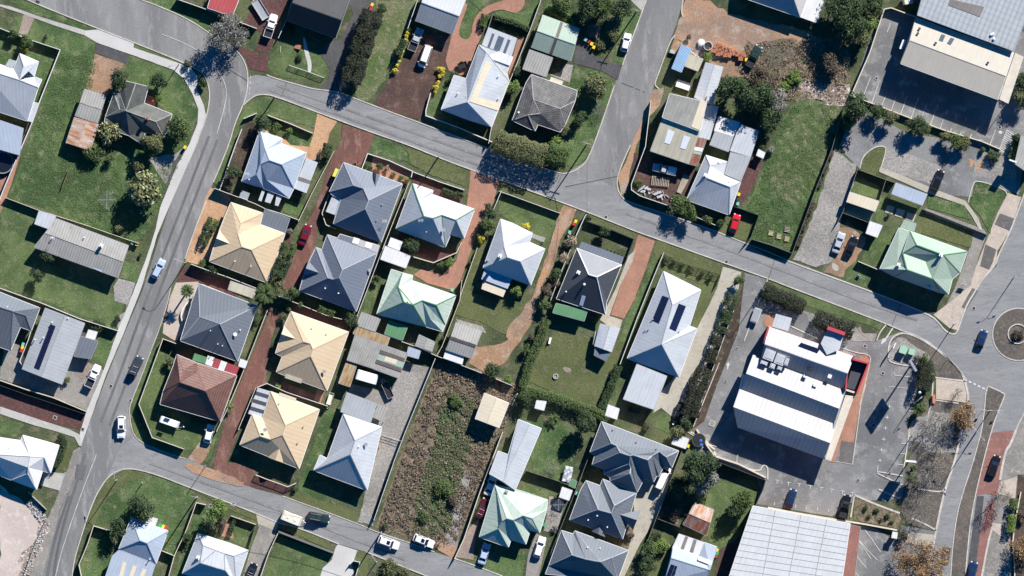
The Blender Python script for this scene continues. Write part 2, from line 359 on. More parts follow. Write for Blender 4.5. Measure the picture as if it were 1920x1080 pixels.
# ---------------------------------------------------------------- fences
def fence(label, s, h=1.8, mat='fencegrey', cap=None, w=.06, name='boundary_fence', cat='fence', group=None, style='panel', capw=.11, sm=0):
    p = smoothline([q[:2] for q in P(s)], sm); r = empty(name, p[0][0], p[0][1]); tag(r, label, cat, group); o = (p[0][0], p[0][1], 0)
    m = MB()
    if style == 'panel':
        line_mb(m, p, w, 0, h); m.build('panel', mat, r, o)
    else:
        for a, b in zip(p, p[1:]):
            L = math.dist(a, b); n = max(1, int(L/.22)); ang = math.atan2(b[1]-a[1], b[0]-a[0])
            for i in range(n+1): m.box((a[0]+(b[0]-a[0])*i/n, a[1]+(b[1]-a[1])*i/n, h/2), (.07, .03, h), ang)
        m.build('picket', mat, r, o)
    m = MB(); line_mb(m, p, capw*.8, h+.003, h+.05); m.build('top_rail', cap or mat, r, o)
    m = MB()
    for a, b in zip(p, p[1:]):
        L = math.dist(a, b); n = max(1, round(L/2.4))
        for i in range(n): m.box((a[0]+(b[0]-a[0])*i/n, a[1]+(b[1]-a[1])*i/n, h/2+.02), (.12, .12, h+.04))
    m.box((p[-1][0], p[-1][1], h/2+.02), (.12, .12, h+.04)); m.build('post', cap or mat, r, o)
    return r
# ---------------------------------------------------------------- buildings
CUR = {}
def distseg(p, a, b):
    ax, ay = a; dx, dy = b[0]-ax, b[1]-ay; t = max(0, min(1, ((p[0]-ax)*dx+(p[1]-ay)*dy)/(dx*dx+dy*dy+1e-9)))
    return math.hypot(p[0]-ax-t*dx, p[1]-ay-t*dy)
def zat(x, y):
    best = None
    for f in CUR['faces']:
        p0 = f[0]
        for i in range(1, len(f)-1):
            a, b, c = p0, f[i], f[i+1]; d = (b[0]-a[0])*(c[1]-a[1])-(c[0]-a[0])*(b[1]-a[1])
            if abs(d) < 1e-6: continue
            u = ((b[0]-x)*(c[1]-y)-(c[0]-x)*(b[1]-y))/d; v = ((c[0]-x)*(a[1]-y)-(a[0]-x)*(c[1]-y))/d; w = 1-u-v
            if min(u, v, w) > -1e-3:
                z = u*a[2]+v*b[2]+w*c[2]
                if best is None or z > best: best = z
    return best if best is not None else CUR['eave']
def uvface(me, faces3):
    uv = me.uv_layers.new(name='UVMap'); k = 0; d = np.zeros(len(me.loops)*2)
    for poly in me.polygons:
        n = Vector(poly.normal)
        h = Vector((0, 0, 1)).cross(n)
        if h.length < .02: h = Vector((math.cos(math.radians(-22)), math.sin(math.radians(-22)), 0))
        h.normalize(); dn = n.cross(h)
        for li in poly.loop_indices:
            v = me.vertices[me.loops[li].vertex_index].co; d[2*li] = v.dot(h); d[2*li+1] = v.dot(dn)
    uv.data.foreach_set('uv', d)
def bld(label, m, outl, inner='', faces='', eave=2.6, pitch=.40, hk=None, wall='wallcream', name='house', cat='house', trim='trimwhite', cap=None, group=None, over=.35, posts=False, thick=.16):
    A = P(outl); B = P(inner) if inner else []; n = len(A)
    if area2(A) < 0: pass
    out2 = [a[:2] for a in A]; allp = []
    for a in A: allp.append((a[0], a[1], eave+(a[2] or 0)))
    for b in B:
        h = b[2] if b[2] is not None else pitch*min(distseg(b[:2], out2[i], out2[(i+1) % n]) for i in range(n))
        allp.append((b[0], b[1], eave+h*(hk or (.88 if m == 'r_sand' else 1.3 if name in ('house', 'restaurant') else 1))))
    L = 'abcdefghijklmnopqrstuvwxyzABCDEFGHIJKLMNOPQRSTUVWXYZ'
    fs = [[L.index(c) for c in w] for w in faces.split()] if faces else [list(range(n))]
    cx, cy = centre(out2); r = empty(name, cx, cy); tag(r, label, cat, group); off = (cx, cy, 0)
    me = bpy.data.meshes.new('roof'); F = []
    for f in fs:
        q = [allp[i] for i in f]; F.append(f if area2(q) > 0 or abs(area2(q)) < .3 else f[::-1])
    # planar-fit is not needed: triangulate every face from the data itself
    bm = bmesh.new(); V = [bm.verts.new((p[0]-cx, p[1]-cy, p[2])) for p in allp]
    bm.verts.ensure_lookup_table(); bf = []
    for f in F:
        try: bf.append(bm.faces.new([V[i] for i in f]))
        except ValueError: pass
    bm.normal_update()
    capm = MB()
    eave_z = min(p[2] for p in allp)
    if not posts or len(B):
        for e in bm.edges:
            if len(e.link_faces) == 2:
                f1, f2 = e.link_faces; a, b = e.verts[0].co, e.verts[1].co
                if f1.normal.angle(f2.normal, 0) < .12 or abs(f1.normal.z) < .15 or abs(f2.normal.z) < .15: continue
                mid = (a+b)/2
                convex = (f1.calc_center_median()-mid).dot(f2.normal) < 0
                d = (b-a).normalized(); s = d.cross(Vector((0, 0, 1))).normalized()*.11; up = .05 if convex else .012
                if not convex: s = s*.8
                q = [a+s, b+s, b-s, a-s]
                for k in range(1): capm.poly([tuple(v+Vector((0, 0, up-.015))) for v in q][::1], 0 if convex else 1)
                c0, c1 = a+Vector((0, 0, up+.03)), b+Vector((0, 0, up+.03))
                if convex: capm.poly([tuple(a+s), tuple(b+s), tuple(c1), tuple(c0)]); capm.poly([tuple(c0), tuple(c1), tuple(b-s), tuple(a-s)])
    bmesh.ops.triangulate(bm, faces=bf[:], ngon_method='EAR_CLIP') if False else None
    bm.to_mesh(me); bm.free(); me.materials.append(MATS[m]); uvface(me, F); link('roof', me, r)
    CUR.clear(); CUR.update(root=r, faces=[[allp[i] for i in f] for f in F], eave=eave, c=(cx, cy), mat=m)
    # underside and gutters
    out = ccw([(a[0], a[1], eave+(a[2] or 0)) for a in A])
    g = MB(); oz = [p[2]-.012 for p in out]; g.prism([(p[0], p[1]) for p in out], [z-thick for z in oz], oz)
    for i in range(n):
        a, b = out[i], out[(i+1) % n]
        d = Vector((b[0]-a[0], b[1]-a[1], 0)); Ld = d.length
        if Ld < .2: continue
        d.normalize(); nn = Vector((d.y, -d.x, 0))*.09
        A_, B_ = Vector(a), Vector(b); dn = Vector((0, 0, -.02))
        g.poly([tuple(A_+dn), tuple(B_+dn), tuple(B_+nn+dn), tuple(A_+nn+dn)][::-1]); g.poly([tuple(A_+nn+dn), tuple(B_+nn+dn), tuple(B_+nn+Vector((0, 0, -.15))), tuple(A_+nn+Vector((0, 0, -.15)))][::-1])
    g.build('gutter', trim, r, off)
    if capm.f: capm.build('ridge_capping', [cap or m, 'trimgrey' if cap != 'trimdark' else 'trimdark'], r)
    for c in r.children:
        if c.name.startswith('ridge_capping') and not c.data.uv_layers: c.data.uv_layers.new(name='UVMap')
    ins = inset(out, over)
    if posts:
        for p, z in zip(inset(out, .2), [q[2] for q in out]):
            q = MB(); q.box((p[0], p[1], (z-.15)/2), (.1, .1, z-.15)); q.build('post', 'trimgrey', r, off)
    else:
        w = MB(); w.prism(ins, -.02, [q[2]-.1 for q in out]); w.build('wall', wall, r, off)
    return r
def gab(label, m, s, rise=.8, eave=2.4, **k):
    """a b c d, ridge runs parallel to ab"""
    a, b, c, d = P(s)
    i = lambda p, q: f'{(p[0]+q[0])/2/S+960:.2f},{540-(p[1]+q[1])/2/S:.2f}:{rise}'
    o = ' '.join(f'{p[0]/S+960:.2f},{540-p[1]/S:.2f}' for p in (a, b, c, d))
    f = FR[:]; at(0, 0, 1); k.setdefault('trim', 'trimgrey')
    r = bld(label, m, o, i(d, a)+' '+i(b, c), 'abfe efcd bcf dae', eave, **k); FR[:] = f; return r
def skil(label, m, s, eave=2.3, posts=False, **k):
    k.setdefault('trim', 'trimgrey'); k.setdefault('over', .12); return bld(label, m, s, eave=eave, posts=posts, **k)
def panel(name, mat, s, up=.04, th=.03, label=None):
    """flat piece lying on the current roof"""
    p = ccw([q[:2] for q in P(s)]); cx, cy = CUR['c']
    if len(p) == 4:
        z = [zat(*q) for q in p]; mz = sum(z)/4
        # plane through the first three corners
        z[3] = z[0]+z[2]-z[1]
    else: z = [zat(*q) for q in p]
    m = MB(); m.prism(p, [q+up for q in z], [q+up+th for q in z]); o = m.build(name, mat, CUR['root'], (cx, cy, 0))
    if not o.data.uv_layers: uvface(o.data, None)
    if label: o['label'] = label
    return o
def lean(name, mat, s, z=2.4, posts=True, th=.08, label=None):
    """attached flat roof on posts"""
    P_ = P(s); p = ccw([(q[0], q[1], q[2]) for q in P_]); cx, cy = CUR['c']; zz = [q[2] if q[2] is not None else z for q in p]
    m = MB(); m.prism([q[:2] for q in p], [q-th for q in zz], zz); o = m.build(name, mat, CUR['root'], (cx, cy, 0)); uvface(o.data, None)
    if posts:
        ii = inset([q[:2] for q in p], .12)
        for q, h in zip(ii, zz): m = MB(); m.box((q[0], q[1], (h-th)/2), (.09, .09, h-th-.004)); m.build('support', 'trimgrey', o, (cx, cy, 0))
    if label: o['label'] = label
    return o
def vent(s, kind='vent_pipe', h=.7, r=.09, mat='trimwhite'):
    for q in P(s):
        x, y = q[:2]; z = zat(x, y); cx, cy = CUR['c']; m = MB()
        if kind == 'vent_pipe': m.tube((x, y, z-.1), (x, y, z+h), r, n=8); m.tube((x, y, z+h), (x, y, z+h+.06), r*1.8, n=8)
        elif kind == 'whirlybird': m.lathe((x, y, z), [(.12, -.1), (.12, .15), (.24, .2), (.28, .32), (.22, .44), (.08, .5)], 12)
        elif kind == 'chimney': m.box((x, y, z+h/2-.2), (.62, .62, h+.4), math.radians(-22)); m.box((x, y, z+h+.06), (.76, .76, .12), math.radians(-22)); m.tube((x, y, z+h+.1), (x, y, z+h+.35), .13)
        elif kind == 'air_conditioner': m.box((x, y, z+.3), (1.0, .9, .7), math.radians(-22)); m.lathe((x, y, z+.65), [(.34, 0), (.34, .05), (.1, .07)], 14)
        elif kind == 'satellite_dish': m.tube((x, y, z-.05), (x, y, z+.5), .03); m.lathe((x, y, z+.5), [(.05, 0), (.3, .06), (.42, .16)], 14)
        elif kind == 'antenna':
            m.tube((x, y, z-.05), (x, y, z+2), .025, n=5)
            for i in range(6): m.tube((x-.5+.18*i, y-.35, z+1.9-.06*i), (x-.5+.18*i, y+.35, z+1.9-.06*i), .02, n=4)
            m.tube((x-.6, y, z+1.95), (x+.5, y, z+1.6), .02, n=4)
        m.build(kind, mat, CUR['root'], (cx, cy, 0))
def solar(s, nx, ny):
    """grid of solar panels inside quad a b c d (on the current roof)"""
    a, b, c, d = [Vector(q[:2]) for q in P(s)]; cx, cy = CUR['c']; g = .03
    for i in range(nx):
        for j in range(ny):
            def pt(u, v): return a.lerp(b, u).lerp(d.lerp(c, u), v)
            q = [pt((i+g)/nx, (j+g)/ny), pt((i+1-g)/nx, (j+g)/ny), pt((i+1-g)/nx, (j+1-g)/ny), pt((i+g)/nx, (j+1-g)/ny)]
            p = ccw([tuple(v) for v in q]); z = [zat(*v)+.08 for v in p]; z[3] = z[0]+z[2]-z[1]
            m = MB(); m.prism(p, z, [k+.04 for k in z]); m.build('solar_panel', 'solar', CUR['root'], (cx, cy, 0))
def gablet(s, rise=.9, m=None):
    """small gable: two front eave corners and the point where its ridge dies into the roof"""
    (ax, ay, _), (bx, by, _), (qx, qy, _) = P(s); cx, cy = CUR['c']; e = CUR['eave']+.03; zc = zat(qx, qy)+.03
    a, b, c, t = (ax, ay, e), (bx, by, e), (qx, qy, zc), ((ax+bx)/2, (ay+by)/2, max(e+rise, zc-.05)); mb = MB()
    for f in ((a, t, c), (t, b, c), (a, b, t)): mb.poly(f if area2(f) > 0 else f[::-1])
    o = mb.build('gable', m or CUR['mat'], CUR['root'], (cx, cy, 0)); uvface(o.data, None)
# ---------------------------------------------------------------- plants
def cards(name, mat, pts, sizes, parent, loc=(0, 0, 0), up=.35, out=None):
    """many leaf-sized quads; pts (N,3), relative to loc"""
    N = len(pts); n = rng.normal(size=(N, 3)); n[:, 2] = abs(n[:, 2])+up
    if out is not None: n = n*.55+out*1.0
    n /= np.linalg.norm(n, axis=1)[:, None]
    t = rng.normal(size=(N, 3)); u = np.cross(n, t); u /= np.linalg.norm(u, axis=1)[:, None]; w = np.cross(n, u)
    s = sizes[:, None]; q = np.empty((N, 4, 3))
    q[:, 0] = pts-u*s*.5; q[:, 1] = pts-w*s*.28; q[:, 2] = pts+u*s*.5; q[:, 3] = pts+w*s*.28
    me = bpy.data.meshes.new(name); me.vertices.add(4*N); me.vertices.foreach_set('co', q.ravel())
    me.loops.add(4*N); me.loops.foreach_set('vertex_index', np.arange(4*N, dtype=np.int32))
    me.polygons.add(N); me.polygons.foreach_set('loop_start', np.arange(0, 4*N, 4, dtype=np.int32)); me.polygons.foreach_set('loop_total', np.full(N, 4, np.int32))
    me.materials.append(MATS[mat]); me.update(calc_edges=True); o = link(name, me, parent); o.location = loc; return o
def ball(n):
    v = rng.normal(size=(n, 3)); v /= np.linalg.norm(v, axis=1)[:, None]; return v
def crownpts(r, h, base, lobes, dens, leaf):
    """leaf positions: shells of several overlapping lobes with gaps between"""
    out = []; nrm = []; L = []
    for i in range(lobes):
        a = rng.uniform(0, 6.28); d = r*.62*math.sqrt(rng.uniform(.02, 1)); lr = r*rng.uniform(.30, .46)
        z = base+(h-base)*rng.uniform(.35, .85)*(1-.35*(d/r)**2); L.append((d*math.cos(a), d*math.sin(a), z, lr))
    L.append((0, 0, base+(h-base)*.62, r*.55))
    for x, y, z, lr in L:
        n = int(dens*lr*lr*12.6/leaf**2*1.5); v = ball(n); rad = lr*(1-.55*rng.random(n)**2.2); bump = 1+.16*np.sin(v[:, 0]*7+x*3)*np.cos(v[:, 1]*6+y)+.1*rng.normal(size=n)
        p = v*(rad*bump)[:, None]; p[:, 2] *= .8; p += (x, y, z); p[:, 2] = np.clip(p[:, 2], base*.6, None); out.append(p); nrm.append(v)
    return np.concatenate(out), np.concatenate(nrm)
def trunk_mb(r, h, base, x=0, y=0, n=5, th=None):
    m = MB(); th = th or max(.06, r*.07); m.tube((x, y, -.05), (x, y, base+.1*h), th, th*.7, 8)
    for i in range(n):
        a = i*6.28/n+random.random(); m.tube((x, y, base*.8), (x+math.cos(a)*r*.5, y+math.sin(a)*r*.5, base+(h-base)*.55), th*.5, th*.12, 5)
    return m
def tree(label, s, r, h=None, leaf='l_mid', name='tree', cat='tree', group=None, dens=1, ls=None, lobes=None, squash=None, rz=0):
    """r in units of the current frame"""
    x, y = P(s)[0][:2]; r = r/FR[2]*S*1.14; h = (h or max(.9, r*1.7))*(1.15 if r > 1.5 else 1); base = h*.28 if r > 1 else .08*h
    ls = ls or max(.17, min(.5, .17+r*.09)); dens = dens*1.5; o = empty(name, x, y); tag(o, label, cat, group)
    trunk_mb(r, h, base).build('trunk' if r > 1 else 'stem', 'bark', o)
    lobes = lobes or int(5+r*2.2); p, nv = crownpts(r, h, base, lobes, dens, ls)
    if squash: p[:, 1] *= squash; c, si = math.cos(rz), math.sin(rz); p[:, :2] = np.stack([p[:, 0]*c-p[:, 1]*si, p[:, 0]*si+p[:, 1]*c], 1)
    cards('crown' if r > 1 else 'foliage', leaf, p, rng.uniform(.6, 1.25, len(p))*ls, o, out=nv); return o
def shrub(label, s, r, leaf='l_mid', h=None, group=None, name='shrub', cat='shrub', **k): return tree(label, s, r, h, leaf, name, cat, group, **k)
def hedge(label, s, w, h, leaf='l_mid', name='hedge', cat='hedge', group=None, dens=1, ls=.3, wob=.13, gaps=0):
    """leafy wall along a polyline; w in frame units"""
    p = [q[:2] for q in P(s)]; w = w/FR[2]*S*1.08; h *= 1.3; o = empty(name, *p[0]); tag(o, label, cat, group); out = []; nrm = []
    L = sum(math.dist(a, b) for a, b in zip(p, p[1:])); N = int(dens*L*(w+1.6*h)/ls**2*7)
    ts = rng.random(N)*L; seg = [0]
    for a, b in zip(p, p[1:]): seg.append(seg[-1]+math.dist(a, b))
    ph = rng.uniform(0, 6, 4); st = MB()
    for t in ts:
        i = 0
        while i < len(seg)-2 and t > seg[i+1]: i += 1
        a, b = p[i], p[i+1]; u = (t-seg[i])/(seg[i+1]-seg[i]); d = ((b[0]-a[0])/(seg[i+1]-seg[i]), (b[1]-a[1])/(seg[i+1]-seg[i]))
        th = random.uniform(0, math.pi); rr = 1-.5*random.random()**2
        k = 1+wob*(math.sin(t*1.1+ph[0])*.5+math.sin(t*2.7+ph[1])*.5)
        if gaps and math.sin(t*1.7+ph[2]) < -1+gaps: continue
        lat = math.copysign(abs(math.cos(th))**.6, math.cos(th))*w/2*rr*k; z = h*(.35+.65*math.sin(th)**.6*rr)*(1+wob*.4*math.sin(t*1.9+ph[3])) if random.random() < .75 else random.uniform(.05, h*.8)
        nrm.append((-d[1]*lat/w*1.6, d[0]*lat/w*1.6, .3+.7*math.sin(th)))
        out.append((a[0]+(b[0]-a[0])*u-d[1]*lat-p[0][0]+random.gauss(0, .06), a[1]+(b[1]-a[1])*u+d[0]*lat-p[0][1]+random.gauss(0, .06), z))
    q = np.array(out); cards('foliage', leaf, q, rng.uniform(.6, 1.25, len(q))*ls, o, out=np.array(nrm))
    for a, b in zip(p, p[1:]):
        n = max(1, int(math.dist(a, b)/1.5))
        for i in range(n): x, y = a[0]+(b[0]-a[0])*(i+.5)/n-p[0][0], a[1]+(b[1]-a[1])*(i+.5)/n-p[0][1]; st.tube((x, y, 0), (x, y, h*.6), .05, .02, 5)
    st.build('stem', 'bark', o); return o
def palm(label, s, r, h=4.5, leaf='l_palm', n=34, trunk=.22, name='palm_tree', cat='palm tree', group=None, droop=1.0, dense=1):
    x, y = P(s)[0][:2]; r = r/FR[2]*S; o = empty(name, x, y); tag(o, label, cat, group)
    m = MB(); m.tube((0, 0, -.05), (0, 0, h), trunk, trunk*.8, 10); m.build('trunk', 'palebark', o)
    m = MB()
    for i in range(n):
        a = i*2.4+random.uniform(-.2, .2); el = 1.25*(1-i/n)+.05; L = r*random.uniform(.85, 1.08); k = 9; pts = []
        px, pz, e = 0, h, el
        for j in range(k+1): pts.append((px, pz)); px += L/k*math.cos(e)*1.05; pz += L/k*math.sin(e); e -= (el+.5)*droop/k*1.0
        ca, sa = math.cos(a), math.sin(a)
        for j in range(k):
            (x0, z0), (x1, z1) = pts[j], pts[j+1]; wd_ = .035
            m.poly([(ca*x0-sa*wd_, sa*x0+ca*wd_, z0), (ca*x0+sa*wd_, sa*x0-ca*wd_, z0), (ca*x1+sa*wd_, sa*x1-ca*wd_, z1), (ca*x1-sa*wd_, sa*x1+ca*wd_, z1)])
            for q in range(int(2*dense)):
                t = (q+.5)/(2*dense); xm, zm = x0+(x1-x0)*t, z0+(z1-z0)*t; ll = r*.26*math.sin(math.pi*min(1, (j+t+1.2)/(k+1.4)))+.08
                for sg in (1, -1):
                    ex, ey = xm+ll*.6, sg*ll; m.poly([(ca*xm-sa*0, sa*xm, zm), (ca*(xm+.09), sa*(xm+.09), zm), (ca*ex-sa*ey, sa*ex+ca*ey, zm-ll*.35)])
    m.build('crown', leaf, o); return o
def bare(label, s, r, h=6, col='twig', name='bare_tree', cat='tree', group=None, leaves=None, nleaf=0, depth=5, ls=.2, lean_=(0, 0)):
    x, y = P(s)[0][:2]; r = r/FR[2]*S; o = empty(name, x, y); tag(o, label, cat, group); m = MB(); tips = []
    def grow(p, d, L, rad, k):
        q = p+d*L; m.tube(p, q, rad, rad*.65, 6 if k > 2 else 4, cap=False)
        if k <= 2: tips.append(q); tips.append(p.lerp(q, .5))
        if k == 0: return
        for i in range(3 if k > 1 else 4):
            v = Vector(rng.normal(size=3)).normalized(); dd = (d*.75+v*.75+Vector((0, 0, .12))).normalized(); grow(q, dd, L*random.uniform(.62, .85), rad*.6, k-1)
    k0 = h*.28; m.tube((0, 0, -.05), (0, 0, k0), h*.022, h*.018, 8)
    for i in range(5): a = i*1.257+random.random(); grow(Vector((0, 0, k0)), Vector((math.cos(a)*.8+lean_[0], math.sin(a)*.8+lean_[1], .75)).normalized(), r*.42, h*.012, depth-1)
    bb = max(max(abs(v[0]), abs(v[1])) for v in m.v); k = r/bb*1.05; m.v = [(v[0]*k, v[1]*k, v[2]*min(1, h/max(q[2] for q in m.v[-50:]+m.v[:50]+[(0, 0, h)])) if False else v[2]) for v in m.v]
    m.build('trunk', col, o)
    if not leaves: leaves, nleaf, ls = 'l_grey', int(500+r*r*60), .13
    if leaves:
        T = np.array([(t.x*k, t.y*k, t.z) for t in tips]); idx = rng.integers(0, len(T), nleaf); q = T[idx]*np.where(rng.random(nleaf) < .45, rng.uniform(.15, 1, nleaf), 1)[:, None]**np.array([1, 1, .35])+rng.normal(size=(nleaf, 3))*.35
        cards('crown', leaves, q, rng.uniform(.6, 1.3, nleaf)*ls, o)
    return o
# ---------------------------------------------------------------- vehicles
KIND = dict(  # L, W, H, cowl, roof front, roof rear, rear glass foot, bonnet z, boot z
    sedan=(4.7, 1.80, 1.45, 1.00, .30, -1.00, -1.70, .95, 1.0), hatch=(4.15, 1.74, 1.48, .95, .35, -1.30, -1.85, .95, 1.0),
    suv=(4.8, 1.90, 1.78, 1.05, .50, -1.85, -2.20, 1.08, 1.15), wagon=(4.8, 1.82, 1.48, 1.00, .32, -1.80, -2.18, .95, 1.0),
    ute=(5.2, 1.86, 1.72, 1.15, .60, -.35, -.60, 1.05, 1.05), van=(4.95, 1.88, 1.98, 1.90, 1.25, -2.28, -2.42, 1.15, 1.2))
def car(label, kind, paint, s, group=None, rack=False, sunroof=False, traymat='blacksteel', cat=None, scale=1, tray=None):
    """s: nose then tail, in frame units; placed by the midpoint"""
    (ax, ay, _), (bx, by, _) = P(s); L, Wd, H, xc, r1, r2, r3, bz, tz = KIND[kind]
    o = empty('parked_car' if kind not in ('van', 'ute') else ('parked_van' if kind == 'van' else 'parked_ute'), (ax+bx)/2, (ay+by)/2, 0, math.atan2(ay-by, ax-bx)); o.scale = (scale,)*3
    tag(o, label, cat or {'van': 'van', 'ute': 'ute'}.get(kind, 'car'), group)
    h = Wd/2; xs = [L/2, L/2-.12, L/2-.45, xc, (xc+r3)/2, r3, -L/2+.35, -L/2+.08, -L/2]
    ws = [h*.70, h*.84, h*.95, h, h, h*.99, h*.95, h*.86, h*.76]; zt = [bz-.33, bz-.20, bz-.08, bz, bz+.02, tz, tz-.02 if kind != 'suv' else tz, tz-.10, tz-.25]
    m = MB(); n = len(xs); sec = 9
    for x, w, z in zip(xs, ws, zt):
        for y, zz in ((-w*.9, .24), (-w, .42), (-w, z*.78), (-w*.93, z-.03), (0, z+.035), (w*.93, z-.03), (w, z*.78), (w, .42), (w*.9, .24)): m.v.append((x, y, zz))
    for i in range(n-1):
        for j in range(sec-1): a = i*sec+j; m.f.append((a, a+1, a+sec+1, a+sec)); m.mi.append(0)
        a = i*sec; m.f.append((a+sec-1, a, a+sec, a+2*sec-1)); m.mi.append(0)
    m.f.append(tuple(range(sec))); m.f.append(tuple(range((n-1)*sec, n*sec))[::-1]); m.mi += [0, 0]
    # cabin: pillars and roof in body colour
    zb = bz-.02; wb, wt = h*.93, h*.74
    foot = [(xc, wb*.93), (xc-.35, wb), (r3+.3, wb), (r3, wb*.9)]; top = [(r1, wt*.92), (r1-.25, wt), (r2+.15, wt), (r2, wt*.92)]
    b0 = len(m.v)
    ring = lambda pts, z: [(x, -y, z) for x, y in pts]+[(x, y, z) for x, y in pts[::-1]]
    m.v += ring(foot, zb)+ring(top, H-.05)+ring([(x*.97+(r1+r2)/2*.03, y*.86) for x, y in top], H)
    for lv in (0, 8):
        for j in range(8): k = (j+1) % 8; m.f.append((b0+lv+j, b0+lv+k, b0+lv+8+k, b0+lv+8+j)); m.mi.append(0)
    m.f.append(tuple(b0+16+j for j in range(8))); m.mi.append(0)
    body = m.build('body', paint, o)
    bm = bmesh.new(); bm.from_mesh(body.data); bmesh.ops.recalc_face_normals(bm, faces=bm.faces); bm.to_mesh(body.data); bm.free()
    bv = body.modifiers.new('bevel', 'BEVEL'); bv.width = .05; bv.segments = 2; bv.limit_method = 'ANGLE'; bv.angle_limit = math.radians(28)
    e = .018
    def pane(name, A, mat='glass', up=Vector((0, 0, 1))):
        A = [Vector(v) for v in A]; c = sum(A, Vector())/4; nrm = (A[1]-A[0]).cross(A[2]-A[0]).normalized()
        if nrm.dot(c-Vector(((r1+r2)/2, 0, .9))) < 0: nrm = -nrm
        q = [c+(v-c)*.90+nrm*e for v in A]; mm = MB(); mm.poly([tuple(v) for v in q]); mm.poly([tuple(c+(v-c)*.93+nrm*e*.4) for v in A])
        return mm.build(name, mat, o)
    zz = H-.05
    pane('windscreen', [(xc, -wb*.93, zb), (xc, wb*.93, zb), (r1, wt*.92, zz), (r1, -wt*.92, zz)])
    pane('rear_window', [(r3, -wb*.9, zb+.02), (r3, wb*.9, zb+.02), (r2, wt*.92, zz), (r2, -wt*.92, zz)])
    for sg in (1, -1):
        mid = (xc+r3)/2; a, b_ = r1-.25, r2+.15; mt = (a+b_)/2
        pane('side_window', [(xc-.35, sg*wb, zb+.03), (mid, sg*wb, zb+.03), (mt, sg*wt, zz), (a, sg*wt, zz)])
        if kind != 'ute': pane('side_window', [(mid, sg*wb, zb+.03), (r3+.3, sg*wb, zb+.03), (b_, sg*wt, zz), (mt, sg*wt, zz)])
        mm = MB(); mm.box((xc-.3, sg*(h+.10), bz+.03), (.14, .22, .14)); mm.build('wing_mirror', paint, o)
        mm = MB(); mm.box((L/2-.16, sg*h*.66, bz-.22), (.26, .34, .13), -sg*.35); mm.build('headlight', 'lamp', o)
        mm = MB(); mm.box((-L/2+.05, sg*h*.70, tz-.26), (.12, .28, .22)); mm.build('tail_light', 'tailred', o)
        for wx in (L/2-.88, -L/2+.92):
            mm = MB(); mm.tube((wx, sg*(h-.21), .33), (wx, sg*(h+.012), .33), .33, n=16); wh = mm.build('wheel', 'rubber', o)
            mm = MB(); mm.tube((wx, sg*(h-.02), .33), (wx, sg*(h+.022), .33), .2, n=10); mm.build('rim', 'steel', wh)
    mm = MB(); mm.box((L/2-.02, 0, .62), (.06, .7, .22)); mm.build('grille', 'blacksteel', o)
    mm = MB(); mm.box((-L/2-.01, 0, .62), (.03, .42, .12)); mm.build('number_plate', 'lightyellow', o)
    if kind == 'ute':
        x0, x1 = r3-.12, -L/2+.06; mm = MB(); t = tray or .9
        mm.box(((x0+x1)/2, 0, 1.10), (x0-x1, Wd*t, .03)); mm.build('tray_bed', traymat, o)
        for nme, c, d in (('tray_side', ((x0+x1)/2, h*.97, 1.22), (x0-x1, .07, .3)), ('tray_side', ((x0+x1)/2, -h*.97, 1.22), (x0-x1, .07, .3)), ('tailgate', (x1-.03, 0, 1.22), (.07, Wd, .3)), ('headboard', (x0+.02, 0, 1.3), (.07, Wd*.98, .46))):
            mm = MB(); mm.box(c, d); mm.build(nme, paint, o)
    if rack:
        for sg in (1, -1): mm = MB(); mm.tube((r1-.1, sg*wt*.82, H+.07), (r2+.1, sg*wt*.82, H+.07), .03); mm.build('roof_rail', 'steel', o)
        for xx in (r1-.5, r2+.6): mm = MB(); mm.tube((xx, -wt*.82, H+.08), (xx, wt*.82, H+.08), .025); mm.build('roof_bar', 'steel', o)
    if sunroof: mm = MB(); mm.box((r1-.55, 0, H+.008), (.75, .85, .02)); mm.build('sunroof', 'glass', o)
    return o
def caravan(label, s, L=5.2, Wd=2.3, H=2.6, mat='p_white', wheels=2, name='caravan', cat='caravan', hatches=2):
    (ax, ay, _), (bx, by, _) = P(s); o = empty(name, (ax+bx)/2, (ay+by)/2, 0, math.atan2(ay-by, ax-bx)); tag(o, label, cat)
    prof = [(L/2-.45, .5), (L/2, 1.0), (L/2-.05, 1.6), (L/2-.5, H-.08), (L/2-.9, H), (-L/2+.4, H), (-L/2+.05, H-.25), (-L/2, .5)]; m = MB(); n = len(prof)
    for y in (-Wd/2, Wd/2): m.v += [(x, y, z) for x, z in prof]
    for i in range(n): j = (i+1) % n; m.f.append((i, j, n+j, n+i)); m.mi.append(0)
    m.f += [tuple(range(n))[::-1], tuple(range(n, 2*n))]; m.mi += [0, 0]
    b = m.build('body', mat, o); bv = b.modifiers.new('bevel', 'BEVEL'); bv.width = .12; bv.segments = 3; bv.limit_method = 'ANGLE'
    bm = bmesh.new(); bm.from_mesh(b.data); bmesh.ops.recalc_face_normals(bm, faces=bm.faces); bm.to_mesh(b.data); bm.free()
    for i in range(hatches): m = MB(); m.box((L*(.18-.36*i), 0, H+.05), (.5, .5, .1)); m.build('roof_hatch', 'whiteplastic', o)
    for sg in (1, -1):
        m = MB(); m.tube((-.2, sg*(Wd/2-.2), .33), (-.2, sg*(Wd/2+.02), .33), .33, n=14); m.build('wheel', 'rubber', o)
        m = MB(); m.box((-.6, sg*(Wd/2+.012), 1.7), (1.2, .03, .6)); m.build('window', 'glass', o)
    m = MB(); m.tube((L/2-.3, .6, .5), (L/2+1.1, 0, .5), .05); m.tube((L/2-.3, -.6, .5), (L/2+1.1, 0, .5), .05); m.build('tow_bar', 'steel', o)
    return o
